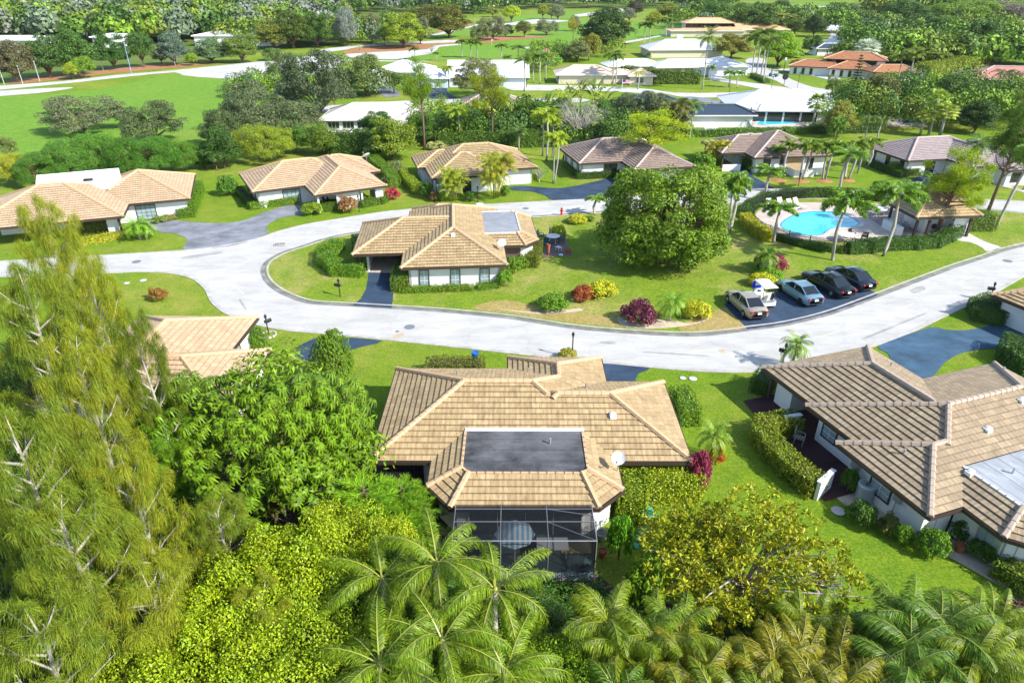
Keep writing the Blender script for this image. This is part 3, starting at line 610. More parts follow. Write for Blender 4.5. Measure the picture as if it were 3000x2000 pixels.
# ---- row of houses beyond the back road
Dh = house('ranch_house', (-29.67, 76.72), 28, [Block((0, 0, 12.6, 9.4)), Block((5.95, -4.6, 14.5, 10), walls=False), Block((7, 2.2, 15.9, 10.2))],
    TILE_LT, CAPT, 'light tan tiled house with a white car under its carport', deck=DECKG,
    windows=[(4.4, .6, -90, 1.9, 1.9, 1.15, TRIM, PANE, 4, 4), (.6, 2.4, 180, .6, 1.8, 1.2), (.6, 5.6, 180, .6, 1.8, 1.2), (.6, 8, 180, .6, 1.8, 1.2), (13.9, -2.6, 0, .8, 1.8, 1.2)], vents=[(3.1, 3.6, 'pipe'), (9.6, 1.9, 'pipe')])
MB().box((10.0, -3.85, 1.0), (2.6, .2, 2.0)).box((13.6, -2.2, 1.1), (.2, 3.2, 2.2)).build('carport_wall', WHITEP, Dh)
for x, y in ((6.4, -4.1), (8.6, -4.1), (11.5, -4.1), (13.6, -4.1)): MB().box((x, y, 1.0), (.2 if x < 13 else .9, .2, 2.02)).build('post', WHITEP, Dh)
Eh = \
    house('ranch_house', (-10.25, 84.48), 14, [Block((.0, .2, 14.0, 10.8)), Block((-1.05, 3.6, 8, 10)), Block((-.06, -2.0, 9.5, 7))],
    TILE_TAN, CAPT, 'tan tiled house half hidden by two clumps of slender palms', windows=[(1.0, -1.4, -90, .8, 1.9, 1.2), (.54, 1.6, 180, .7, 1.8, 1.2), (4.4, -1.4, -90, 1.0, 2, 1.1, TRIM, PANED, 2, 1)], vents=[(8, 3, 'pipe')])
Fh = house('ranch_house', (8.81, 89.95), 12.4, [Block((0, 0, 13.5, 9.6)), Block((5.9, -4.6, 14.3, 9.6), walls=False)],
    TILE_PK, CAPP, 'weathered pinkish brown tiled house behind the huge round tree', windows=[(4.6, .6, -90, 1.7, 1.9, 1.15, TRIM, PANED, 4, 2), (.6, 2.2, 180, .7, 1.8, 1.2), (.6, 5, 180, .7, 1.8, 1.2), (.6, 7.8, 180, .7, 1.8, 1.2)], vents=[(4.5, 4, 'pipe')])
MB().box((10.2, -1.5, 1.1), (6.5, 3.5, 2.2)).build('carport_room', WHITEP, Fh); MB().box((6.4, -4.1, 1.0), (.2, .2, 2.02)).build('post', TRIM, Fh)
Gh = house('ranch_house', (29.09, 95.86), 6.8, [Block((0, 0, 12, 7.6), walls=False), Block((3.4, -3.1, 14.6, 8)), Block((2.5, 1.5, 9.8, 8.6))],
    TILE_PK, CAPP, 'dark tiled house with an open carport and a row of palms on its lawn', windows=[(5.6, -2.5, -90, .9, 1.9, 1.15, TRIM, PANED), (7.9, -2.5, -90, .7, .8, 1.7, TRIM, PANED), (11.9, -2.5, -90, .8, 1.6, 1.3, TRIM, PANED)], posts=[(.5, .5), (.5, 6.9)], vents=[(5.6, 3.6, 'pipe')])
MB().box((9.6, -2.42, 1.1), (2.0, .25, 2.1)).build('entry_alcove', simple('tan stucco', (.5, .36, .2), .8), Gh); MB().box((8.3, -4.2, .45), (.18, 2.6, .9)).box((9.7, -5.4, .45), (2.7, .18, .9)).box((12, -4.4, .45), (2.2, .18, .9)).box((1.2, -1.2, .45), (2.6, .18, .9)).build('low_wall', WHITEP, Gh)
Hh = house('ranch_house', (52.8, 91.48), 11.5, [Block((0, 0, 14, 9)), Block((5.9, -4.4, 13.6, 9)), Block((9, -7, 15.5, 7))],
    TILE_LAV, CAPP, 'pinkish grey tiled house at the right behind tall palms and a pine', windows=[(.6, 1.6, 180, .7, 1.9, 1.15, TRIM, PANED), (.6, 4.4, 180, .7, 1.9, 1.15, TRIM, PANED), (.6, 7.4, 180, .7, 1.9, 1.15, TRIM, PANED), (4.2, .6, -90, 1.2, 2, 1.05, TRIM, PANED), (11, -6.4, -90, 1.2, 1.4, 1.3, TRIM, PANED)], deck=DECKW)
Ih = house('ranch_house', (-18.50, 44.58), -91.4, [Block((0, -8.6, 12.3, 0)), Block((4.8, -9.5, 12.6, 2.6)), Block((11.5, -9.0, 15.5, -1), he=2.15, cap=2.45)],
    TILE_LT, CAPT, 'light tan tiled house behind the feathery trees on the left, beside a black mailbox', deck=DECKW, windows=[(3, -.6, 90, .9, 1.2, 1.4)])
Jh = house('ranch_house', (-44.38, 66.45), 19.6, [Block((-9.4, 0, 4.6, 11.8), walls=False), Block((0, 4.45, 10.75, 15.4))],
    TILE_LT, CAPT, 'light tan tiled house at the far left with a white clerestory in its roof', windows=[(6.0, 5.05, -90, 1.9, 1.9, 1.15, TRIM, PANE, 4, 4)], posts=[(4.0, .5), (-8.8, .5)])
m = MB().box((-2.5, 5, 1.1), (11, .2, 2.2)).box((3.3, 1.2, 1.05), (1.2, .25, 2.1)); m.build('carport_wall', WHITEP, Jh)
d = MB().add([(-4.5, 7.4, 3.6), (3.6, 7.2, 3.3), (3.6, 9.8, 5.0), (-4.5, 9.8, 4.9), (-4.5, 9.8, 3.6), (3.6, 9.8, 3.3)], [(0, 1, 2, 3), (1, 5, 2), (0, 3, 4), (4, 3, 2, 5)]); d.box((.6, 8.75, 4.3), (.9, .9, .25), 1); d.build('clerestory', [WTRIM, PANED], Jh)
pav = house('pool_pavilion', (41.16, 66.89), 5.2, [Block((-.2, -.1, 6.9, 5.6), he=2.45, pitch=.75, walls=False)], TILE_TAN, CAPT, 'square open pavilion with a steep tan tiled roof beside the kidney shaped pool', 'pavilion', posts=[(.35, .35), (.35, 4.9), (1.7, .35), (6.2, .35)])
MB().box((4.3, 3.4, 1.2), (4.2, 3.4, 2.4)).box((5.4, 1.2, 1.2), (1.6, 1.2, 2.4)).build('store_room', WHITEP, pav); MB().box((-.6, 2.6, .5), (.6, 2.8, 1.0)).box((.2, 3.9, .5), (1.4, .5, 1.0)).build('counter', WHITEP, pav)
Kh = house('ranch_house', G(2906, 863, 2.6)[:2], -68, [Block((0, 0, 8, 9)), Block((5.9, -2.2, 14, 9))], TILE_TAN, CAPT, 'brown tiled house cut by the right edge of the picture, across the blue drive', posts=[])
# ---- white and coloured roofs further away
def far(name, o, rot, blocks, tile, cap, label, wall, fascia=WTRIM, **k):
    for B in blocks:
        d = B.he * .18; B.he -= d; B.pl = [None if p is None else (p[0], p[1], p[2] - d, p[3], p[4]) for p in B.pl]
    o_ = G(o[0], o[1], 2.25); return house(name, (o_.x / 1.018, o_.y / 1.018), rot, blocks, tile, cap, label, wall=wall, fascia=fascia, coursed=False, **k)
N9 = far('bungalow', (932, 351), 2, [Block((0, 0, 19.5, 10.5), he=2.7, pitch=.36), Block((12.5, -3, 21.5, 9), he=2.7, pitch=.36)], METC, simple('cream ridge', (.62, .55, .46), .6), 'long cream metal roofed house with a row of wide windows facing the hedge', WHITEP, windows=[(2.4 + 2.5 * i, .6, -90, 1.9, 1.3, 1.45, WTRIM, PANED, 3, 1) for i in range(4)])
N1 = far('bungalow', (1306, 228), 0, [Block((0, 0, 20, 14), he=2.9, pitch=.42, gable=(1, 3)), Block((-7, -1.5, 1, 9), he=2.8, pitch=.36, gable=(3,))], METW, WTRIM, 'white gabled house with a double garage door, behind a black drive and an old oak', simple('pale blue stucco', (.55, .66, .72), .8), windows=[(2.6, .6, -90, 1.9, 1.8, 1.4, WTRIM, PANED, 2, 2), (-3.2, -.9, -90, 4.6, 2.2, 1.1, WTRIM, WHITEP, 4, 4, 'garage_door')])
N2 = far('bungalow', (1628, 219), 0, [Block((0, 0, 15, 9.5), he=2.7, pitch=.36), Block((17.5, -2.2, 24.3, 5.5), he=2.7, pitch=.36), Block((13, .5, 20, 6), he=2.72, pitch=.3)], METP, simple('peach ridge', (.7, .5, .38), .7), 'peach roofed house behind the banana like palms', CREAMP, fascia=WTRIM, windows=[(20.5, -1.6, -90, 1.8, 1.4, 1.4, WTRIM, PANED)])
N4 = far('bungalow', (1922, 199), 8, [Block((0, 0, 20, 9), he=2.8, pitch=.32), Block((-12, 4, 4, 12), he=2.8, pitch=.32), Block((14, -1, 26, 11), he=2.8, pitch=.32)], METW, WTRIM, 'long white roofed house behind the long clipped hedge', simple('pale grey wall', (.66, .7, .74), .8), windows=[(3 + 3.2 * i, .6, -90, 2.2, 2.0, 1.2, WTRIM, PANED, 3, 1) for i in range(3)])
N3 = far('bungalow', (1900, 149), 3, [Block((0, 0, 25, 14), he=3.0, pitch=.36)], METW, WTRIM, 'white hip roofed house with beige walls and a square white chimney', CREAMP)
MB().box((12, 8.5, 5), (2.0, 1.2, 2.4)).build('chimney', WHITEP, N3)
N7 = far('bungalow', (2156, 316), -4, [Block((-1, 0, 21.5, 13), he=2.8, pitch=.34), Block([(2.2, 6), (2.2, -.4), (3.6, -2.2), (17, -2.2), (17, 6)], he=2.72, pitch=.34, cap=3.4), Block((10, 2, 17.5, 16), he=2.8, pitch=.34)], METW, WTRIM, 'white tile roofed house with a screened porch facing its rectangular pool', CREAMP, deck=simple('white deck', (.62, .66, .68), .6), windows=[(3.7 + 3.1 * i, -1.6, -90, 2.8, 2.1, 1.15, WTRIM, PANED, 1, 1) for i in range(4)] + [(19, .6, -90, 3.0, 1.2, 1.5, WTRIM, PANE, 4, 1)])
N8 = far('bungalow', (1790, 330), 0, [Block((0, 0, 16, 11), he=2.7, pitch=.4), Block((10, -2.5, 25.5, 4), he=2.7, pitch=.4)], METD, simple('dark ridge', (.05, .07, .1), .5), 'house with a dark blue metal roof behind grey green trees', WHITEP)
N6 = far('bungalow', (2402, 197), -24, [Block((-8, 0, 6, 8), he=2.7, pitch=.36), Block((2, -1.5, 14, 9), he=2.7, pitch=.36), Block((.5, 3.2, 16, 12), he=5.0, pitch=.36)], TILE_OR, CAPT, 'two storey orange brown tiled house with a grey pickup in front', WHITEP, windows=[(-6 + 2 * i, .6, -90, .6, 1.7, 1.2, TRIM, PANED) for i in range(3)] + [(3.5 + 2 * i, -.9, -90, .6, 1.7, 1.2, TRIM, PANED) for i in range(3)] + [(3, 3.8, -90, .8, .9, 4.1, TRIM, PANED), (6, 3.8, -90, .8, .9, 4.1, TRIM, PANED)], fascia=TRIM)
N5 = far('bungalow', (2006, 88), -1, [Block((0, 0, 22, 11), he=6.0, pitch=.34), Block((12, -3, 45, 10), he=3.2, pitch=.3), Block((-8, -9, 24, 3), he=3, pitch=.1)], ribmat('orange tile roof', (.72, .40, .22), 1.4, .2), simple('orange ridge', (.6, .33, .2), .7), 'far house with an orange two storey roof and a beige chimney', CREAMP)
MB().box((37, 3, 5), (3.0, 1.4, 3)).build('chimney', CREAMP, N5)
N10 = far('bungalow', (1350, 312), 4, [Block((0, 0, 12, 8), he=2.8, pitch=.4)], TILE_PK, CAPP, 'small brown roof showing above the banana like palms', CREAMP, fascia=TRIM)
N11 = far('bungalow', (2845, 232), -12, [Block((0, 0, 26, 13), he=2.9, pitch=.34), Block((8, -4, 30, 8), he=2.9, pitch=.34)], TILE_RED, CAPP, 'pinkish red roofed house at the right edge near the pink flowering tree', CREAMP, windows=[(20, -3.4, -90, 1.4, 1.5, 1.4, simple('red shutter', (.3, .03, .03), .6), PANE)])
N12 = far('bungalow', (2604, 213), 0, [Block((-4, 0, 8.5, 7), he=2.8, pitch=.4)], TILE_OR, CAPT, 'small orange brown roofed garage beyond the tall conifer', CREAMP, fascia=TRIM)
N13 = far('bungalow', (2470, 135), 2, [Block((0, 0, 24, 16), he=3.2, pitch=.3), Block((14, 3, 34, 14), he=3.2, pitch=.3)], METW, WTRIM, 'white hip roofed house behind the silver blue palm', WHITEP)
N14 = far('bungalow', (2445, 143), 0, [Block((-6, 0, 9, 8), he=2.8, pitch=.3)], METD, WTRIM, 'low dark grey roof in front of the white hip roofed house', WHITEP)
N15 = far('bungalow', (2600, 86), 0, [Block((-2, 4, 20, 20), he=3.2, pitch=.4)], METW, WTRIM, 'white roofed house rising behind the dark trees at the far right', WHITEP)
N16 = far('bungalow', (2612, 105), -15, [Block((0, 0, 16, 10), he=3, pitch=.4), Block((6, 2, 18, 14), he=3, pitch=.45)], TILE_PK, CAPP, 'small grey brown tiled roof in front of a white roof at the far right', CREAMP)
N17 = far('bungalow', (2424, 66), 0, [Block((0, 0, 15, 9), he=3, pitch=.5, gable=(0,)), Block((10, 0, 34, 12), he=3, pitch=.4)], TILE_PK, CAPP, 'far gabled house with white garage and parked white car', simple('pale blue wall', (.6, .68, .75), .8), fascia=TRIM)
N18 = far('long_building', (0, 135), 2, [Block((-30, 0, 14, 12), he=5, pitch=.15)], METW, WTRIM, 'long low white building with pink edge at the far left', WHITEP)
N19 = far('long_building', (562, 118), 3, [Block((0, 0, 32, 14), he=4.5, pitch=.15)], METW, WTRIM, 'long low white building behind the trees left of the picture centre', WHITEP)
N20 = far('long_building', (264, 122), 2, [Block((0, 0, 10, 12), he=4.5, pitch=.15)], METW, WTRIM, 'small white building between dark trees at the far left', WHITEP)
N21 = far('bungalow', (1133, 213), -14, [Block((-4, 0, 9, 12), he=3, pitch=.35)], METW, WTRIM, 'small white roof beyond the oak on the grey drive', WHITEP)
# ------------------------------------------------------------- plant generators (all real leaf geometry)
def rng_(s): return np.random.default_rng(s)
def unit(v): return v / np.maximum(np.linalg.norm(v, axis=-1, keepdims=True), 1e-9)
def leaves(P, N, L, W, rng, T=None):
    """rhombic leaves at P facing N"""
    n = len(P); r = unit(rng.normal(size=(n, 3))) if T is None else T
    t = unit(np.cross(N, r)) if T is None else unit(T); b = unit(np.cross(N, t))
    L = np.broadcast_to(L, (n,))[:, None]; W = np.broadcast_to(W, (n,))[:, None]
    V = np.empty((n, 4, 3)); V[:, 0] = P - t * L / 2; V[:, 1] = P + b * W / 2; V[:, 2] = P + t * L / 2; V[:, 3] = P - b * W / 2
    return V.reshape(-1, 3)
def clumps(seed, K, R_, H, z0, flat=1.0, fill=.25, up=-.25, lump=.25):
    """clump centres over a lumpy dome from z0 to H with radius R_"""
    r = rng_(seed); d = unit(r.normal(size=(K * 3, 3))); d = d[d[:, 2] > up][:K]
    lob = 1 + lump * np.sin(d[:, 0] * 3.1 + seed) * np.cos(d[:, 1] * 2.7 + seed * 2) + lump * .6 * np.sin(d[:, 2] * 5 + d[:, 0] * 4 + seed)
    rad = (1 - fill * r.random(len(d)) ** 1.5) * lob
    c = d * rad[:, None]; c[:, :2] *= R_; zc = z0 + (H - z0) * .42; c[:, 2] = zc + c[:, 2] * np.where(c[:, 2] > 0, (H - zc), (zc - z0)) * flat
    return c
def crown(seed, K, R_, H, z0, rc, n, L, W=None, fill=.25, up=-.3, lump=.22, flatc=.7, outn=1.2):
    r = rng_(seed + 7); C = clumps(seed, K, R_, H, z0, fill=fill, up=up, lump=lump)
    per = n // len(C); k = np.repeat(np.arange(len(C)), per); rr = rc * (.6 + .8 * r.random(len(C)))
    d = unit(r.normal(size=(len(k), 3))); d[:, 2] = np.where(d[:, 2] < -.35, -d[:, 2], d[:, 2])
    P = C[k] + d * rr[k][:, None] * (.72 + .36 * r.random((len(k), 1))) * np.array([1, 1, flatc])
    N = unit(d * outn + r.normal(size=d.shape) * .6 + np.array([0, 0, .25]))
    return leaves(P, N, L * (.7 + .6 * r.random(len(k))), (W or L * .55) * (.7 + .6 * r.random(len(k))), r), C
def limbs(mb, C, base, fork, r0, rng, k=14, mid=.45, thin=.02, n=5):
    """trunk and limbs reaching towards clump centres"""
    mb.tube([base, (base[0] + (fork[0] - base[0]) * .5 + rng.normal() * .05, base[1] + (fork[1] - base[1]) * .5, (base[2] + fork[2]) / 2), fork], [r0 * 1.25, r0, r0 * .8], 8)
    idx = rng.permutation(len(C))[:k]
    for i in idx:
        c = C[i]; f = Vector(fork); e = Vector(c); m = f.lerp(e, mid) + Vector((rng.normal() * .2, rng.normal() * .2, (e - f).length * .10)); m2 = f.lerp(e, .75) + Vector((rng.normal() * .15, rng.normal() * .15, .1))
        mb.tube([f, m, m2, e], [r0 * .5, r0 * .33, r0 * .2, thin], n, caps=False)
def frond_pts(r, az, e0, L, bend, nseg=8, twist=0):
    s = np.linspace(0, 1, nseg + 1); el = e0 - bend * s ** 1.3; ds = L / nseg
    a = az + twist * s; d = np.stack([np.cos(el) * np.cos(a), np.cos(el) * np.sin(a), np.sin(el)], 1)
    p = np.concatenate([[np.zeros(3)], np.cumsum(d[:-1] * ds, 0)]); return p, d
def frond(r, o, az, e0, L, bend, nl=26, ll=.5, lw=.04, hang=.4, plume=0, fwd=.5, seg=2, start=.14, stalk=.02, prof=0):
    """feather frond: returns leaflet quads and stalk quads"""
    p, d = frond_pts(r, az, e0, L, bend, 8, r.normal() * .15)
    s = np.linspace(start, 1, nl); x = s * 8; i = np.minimum(x.astype(int), 7); f = (x - i)[:, None]
    P = p[i] * (1 - f) + p[i + 1] * f; D = unit(d[i] * (1 - f) + d[i + 1] * f)
    side = unit(np.cross(D, np.array([0, 0, 1.])) + 1e-6); upv = unit(np.cross(side, D))
    out = []
    for sg in (-1, 1):
        for q in range(1 + (1 if plume else 0)):
            lf = ll * (np.sin(np.pi * (s * .86 + .12)) ** .6 if not prof else (1 - .55 * s)) * (.85 + .3 * r.random(nl))
            ang = (r.normal(size=(nl, 1)) * (.1 + plume)) + (.0 if not plume else (q - .5) * plume * 2)
            dr = unit(side * sg * (1 - fwd * .3) + D * fwd + upv * (ang + (.12 if hang < 1 else -.22))); dn = np.array([0, 0, -1.]) * (.6 + .8 * r.random((nl, 1)))
            a0 = P; a1 = P + dr * lf[:, None] * .5 + dn * hang * lf[:, None] * .12; a2 = a1 + unit(dr + dn * hang * 1.6) * lf[:, None] * .5
            t = D * lw / 2
            if seg == 2:
                out.append(np.stack([a0 - t * .6, a0 + t * .6, a1 + t, a1 - t], 1)); out.append(np.stack([a1 - t, a1 + t, a2 + t * .15, a2 - t * .15], 1))
            else:
                a2 = P + unit(dr + dn * hang * .8) * lf[:, None]; out.append(np.stack([a0 - t, a0 + t, a2 + t * .3, a2 - t * .3], 1))
    lv = np.concatenate(out).reshape(-1, 3) + o
    u = unit(np.cross(d, [0, 0, 1.]) + 1e-6); wd = (stalk * (1 - .75 * np.linspace(0, 1, 9)))[:, None]
    st = np.stack([p[:-1] - (u * wd)[:-1], p[:-1] + (u * wd)[:-1], p[1:] + (u * wd)[1:], p[1:] - (u * wd)[1:]], 1).reshape(-1, 3) + o + np.array([0, 0, .012])
    return lv, st
def palm_mesh(name, seed, n, L, h, e=(-.35, 1.25), bend=1.3, lmat=None, **k):
    r = rng_(seed); A = []; B = []
    for i in range(n):
        t = i / max(1, n - 1); e0 = e[1] + (e[0] - e[1]) * t ** .8 + r.normal() * .08
        a, b = frond(r, np.array([0, 0, h]), i * 2.399 + r.normal() * .15, e0, L * (.8 + .3 * r.random()), bend * (.75 + .5 * r.random()), **k); A.append(a); B.append(b)
    A = np.concatenate(A); B = np.concatenate(B)
    return quads(name, np.concatenate([A, B]), [lmat or PALML, RACH], [0] * (len(A) // 4) + [1] * (len(B) // 4))
def mesh_of(mb, name, mats, smooth=True):
    o = mb.build(name, mats, smooth=smooth); me = o.data; bpy.data.objects.remove(o); return me
PROTO = {}
def proto(kind, seed):
    """(crown mesh, trunk mesh, reference height, reference width); built once and shared"""
    key = (kind, seed)
    if key in PROTO: return PROTO[key]
    r = rng_(seed * 31 + len(kind)); cn = 'crown'; tm = BARK
    mb = MB(); T = lambda *a, **k: mb.tube(*a, **k)
    if kind in ('oak', 'dense', 'round', 'loose', 'greyoak'):
        q = dict(oak=(80, 5, 8, 1.3, 1.25, 17000, .34), dense=(95, 4.6, 9, 1.2, 1.3, 20000, .34), round=(60, 4.6, 8, 2.0, 1.35, 15000, .32), loose=(48, 4.8, 8, 2.4, 1.0, 8000, .30), greyoak=(110, 5.0, 7, .9, 1.05, 24000, .22))[kind]
        V, C = crown(seed, q[0], q[1] * .82, q[2] - .6, q[3], q[4], q[5], q[6], fill=.3 if kind != 'loose' else .55, up=-.6 if kind != 'loose' else -.35, lump=.28 if kind != 'round' else .12)
        cm = quads('crown', V, LEAF); limbs(mb, C, (0, 0, -.1), (r.normal() * .2, r.normal() * .2, q[3] * .75), .28, r, 16); h, w_ = q[2], 2 * q[1]
    elif kind == 'mango':
        V, C = crown(seed, 170, 5.2, 9.3, .15, 1.15, 62000, .34, .11, fill=.3, up=-.92, lump=.10, flatc=.85); cm = quads('crown', V, LEAFG); limbs(mb, C, (0, 0, -.1), (0, 0, 1.6), .4, r, 22); h, w_ = 9.7, 12
    elif kind == 'pine':      # slash pine: bare trunk, separate flat cloud clusters of needles
        C = clumps(seed, 26, 2.6, 11.2, 5.5, fill=.6, up=-.8, lump=.4); V = []
        for c in C:
            m = 340; d = unit(r.normal(size=(m, 3))); d[:, 2] = np.abs(d[:, 2]) * .9 - .1; P = c + r.normal(size=(m, 3)) * np.array([.5, .5, .34]) * (.7 + .5 * r.random())
            V.append(leaves(P, unit(np.cross(d, r.normal(size=d.shape))), .34, .05, r, T=unit(d + r.normal(size=d.shape) * .5 + [0, 0, .3]))); V.append(leaves(P, unit(d + r.normal(size=d.shape) * .4), .14, .09, r))
        cm = quads('crown', np.concatenate(V), NEEDLE); top = (r.normal() * .3, r.normal() * .3, 10.6)
        T([(0, 0, -.1), (.1, 0, 4), (-.1, .1, 8), top], [.24, .19, .13, .05], 8)
        for c in C:
            f = Vector((0, 0, max(3.5, c[2] - 1.3 - r.random()))); T([f, f.lerp(Vector(c), .5) + Vector((0, 0, .1)), Vector(c)], [.07, .05, .02], 5, caps=False)
        h, w_ = 11.8, 7
    elif kind == 'bigpine':
        C = clumps(seed, 44, 3.7, 12.0, 4.6, fill=.8, up=-.8, lump=.3); V = []
        for c in C:
            m = 420; d = unit(r.normal(size=(m, 3))); d[:, 2] = np.abs(d[:, 2]) * .8 - .1; P = c + r.normal(size=(m, 3)) * np.array([.46, .46, .36]) * (.6 + .6 * r.random())
            V.append(leaves(P, unit(np.cross(d, r.normal(size=d.shape))), .36, .05, r, T=unit(d + r.normal(size=d.shape) * .5))); V.append(leaves(P, unit(d + r.normal(size=d.shape) * .4), .14, .09, r))
        cm = quads('crown', np.concatenate(V), NEEDLE); T([(0, 0, -.1), (.2, .1, 4), (-.2, .2, 8), (.1, 0, 11)], [.32, .26, .17, .05], 8)
        for c in C:
            f = Vector((0, 0, max(3.2, c[2] - 1.0 - 1.5 * r.random()))); m = f.lerp(Vector(c), .5) + Vector((r.normal() * .3, r.normal() * .3, -.1)); T([f, m, Vector(c)], [.10, .06, .02], 5, caps=False)
        h, w_ = 12.6, 9.6
    elif kind == 'norfolk':
        V = []
        for z in np.arange(1.0, 11.6, .62):
            rad = 2.6 * (1 - z / 12.2) ** .8
            for a in np.arange(0, 6.28, 1.05):
                aa = a + z; m = int(40 + 130 * rad / 2.6); s = r.random(m) * rad; P = np.stack([s * np.cos(aa), s * np.sin(aa), z + .14 * s + r.normal(size=m) * .05], 1) + r.normal(size=(m, 3)) * [.13, .13, .03]
                V.append(leaves(P, unit(np.array([0, 0, 1.]) + r.normal(size=(m, 3)) * .5), .3, .1, r)); T([(0, 0, z), (rad * math.cos(aa), rad * math.sin(aa), z + .12 * rad)], [.05, .015], 4, caps=False)
        cm = quads('crown', np.concatenate(V), NEEDLE); T([(0, 0, -.1), (0, 0, 12)], [.2, .03], 7); h, w_ = 12, 5.6
    elif kind == 'bare':
        C = clumps(seed, 60, 3.6, 7.2, 2.2, fill=.4, up=-.2, lump=.15); V = []
        cm, _ = crown(seed, 60, 3.6, 7.2, 2.4, .7, 3600, .13, fill=.4, up=-.2); cm = quads('crown', cm, LEAF); tm = PALE; limbs(mb, C, (0, 0, -.1), (0, 0, 1.7), .22, r, 60, thin=.012, n=4)
        for c in C:
            for q in range(5): e = Vector(c) + Vector(r.normal(size=3) * .6); T([Vector(c) * .93, e], [.02, .008], 3, caps=False)
        h, w_ = 7.8, 8
    elif kind == 'twigs':
        C = clumps(seed, 26, 1.1, 2.2, .6, fill=.4, up=-.1); tm = PALE; limbs(mb, C, (0, 0, -.1), (0, 0, .4), .08, r, 26, thin=.02, n=4)
        cm, _ = crown(seed, 26, 1.1, 2.2, .6, .16, 160, .12); cm = quads('crown', cm, LEAF); h, w_ = 2.4, 2.4
    elif kind == 'bush':
        V, C = crown(seed, 46, .95, 1.25, .1, .30, 4200, .15, fill=.25, up=-.4, lump=.12, flatc=.9); cm = quads('foliage', V, LEAF); cn = 'foliage'
        for q in range(5): T([(0, 0, -.05), (r.normal() * .3, r.normal() * .3, .8)], [.03, .015], 4)
        h, w_ = 1.5, 2.4
    elif kind in ('foxtail', 'royal', 'coco', 'date', 'queen'):
        q = dict(foxtail=(11, 1.9, 5.2, dict(nl=42, ll=.42, lw=.07, plume=.6, hang=.5, bend=2.0, e=(.1, 1.35))), royal=(15, 2.9, 9.5, dict(nl=40, ll=.62, lw=.07, plume=.45, hang=.8, bend=1.7, e=(-.1, 1.3))),
                 coco=(20, 3.0, 8.0, dict(nl=34, ll=.75, lw=.07, hang=.9, bend=1.5, e=(-.55, 1.2))), date=(34, 2.3, 8.5, dict(nl=30, ll=.42, lw=.05, hang=.1, bend=.9, e=(-.7, 1.35))), queen=(16, 3.0, 7, dict(nl=52, ll=.56, lw=.024, plume=.16, hang=1.1, bend=2.1, e=(-.25, 1.3), fwd=.75, stalk=.028)))[kind]
        cm = palm_mesh('fronds', seed, q[0], q[1], q[2], **q[3]); cn = 'fronds'; b = .1 * r.normal(); hh = q[2]; tm = PALMT
        T([(0, 0, -.1), (b, .05, hh * .12), (b * 2, .1, hh * .5), (0, 0, hh)], [.2, .14, .15, .1], 9); T([(0, 0, hh - .9), (0, 0, hh + .15)], [.12, .07], 8, m=1)
        h, w_ = hh + q[1] * .55, q[1] * 1.75
    elif kind == 'robelini':
        cm = palm_mesh('fronds', seed, 26, 1.3, 1.2, nl=30, ll=.26, lw=.03, hang=.3, bend=1.7, e=(-.4, 1.3)); cn = 'fronds'; tm = PALMT; T([(0, 0, -.1), (.05, 0, 1.25)], [.1, .08], 7); h, w_ = 2.1, 2.3
    elif kind == 'areca':
        A = []; B = []; cn = 'fronds'
        for q in range(13):
            a = r.random() * 6.28; rr = .3 + 1.0 * r.random(); hh = 2.0 + 2.2 * r.random(); x, y = rr * math.cos(a), rr * math.sin(a); T([(x * .3, y * .3, -.1), (x * .8, y * .8, hh * .6), (x, y, hh)], [.05, .045, .035], 6)
            for i in range(9):
                l_, s_ = frond(r, np.array([x, y, hh]), i * 2.4 + a, 1.35 - .17 * i + r.normal() * .08, 1.55, 1.7 + r.normal() * .25, nl=32, ll=.48, lw=.022, plume=.10, hang=1.02, fwd=.8, stalk=.014); A.append(l_); B.append(s_)
        A = np.concatenate(A); B = np.concatenate(B); cm = quads('fronds', np.concatenate([A, B]), [PALML, RACH], [0] * (len(A) // 4) + [1] * (len(B) // 4)); tm = RACH; h, w_ = 5.2, 4.4
    elif kind in ('fan', 'silver'):
        V = []; cn = 'fronds'; hh = 5.0 if kind == 'fan' else 4.0
        for i in range(34):
            az = i * 2.4; el = 1.3 - 2.0 * (i / 34); d = np.array([math.cos(el) * math.cos(az), math.cos(el) * math.sin(az), math.sin(el)]); c = np.array([0, 0, hh]) + d * (1.0 + .2 * r.random()); u = unit(np.cross(d, [0, 0, 1.])); v = np.cross(u, d); rl = .75 if kind == 'fan' else 1.0
            for q in np.linspace(-1.9, 1.9, 17):
                t = unit(d * math.cos(q) + u * math.sin(q) - np.array([0, 0, .25])); V.append(np.stack([c - v * 0, c + t * rl * .45 + np.cross(t, v) * .06, c + t * rl * (1 - .12 * abs(q)) - np.array([0, 0, .2]), c + t * rl * .45 - np.cross(t, v) * .06]))
            V.append(np.stack([np.array([0, 0, hh]) - u * .02, np.array([0, 0, hh]) + u * .02, c + u * .02, c - u * .02]))
        cm = quads('fronds', np.concatenate(V), LEAF); tm = PALMT; T([(0, 0, -.1), (.05, 0, hh)], [.2, .17], 9); h, w_ = hh + 1.7, 3.9
    elif kind == 'banana':
        V = []; cn = 'fronds'; r2 = r
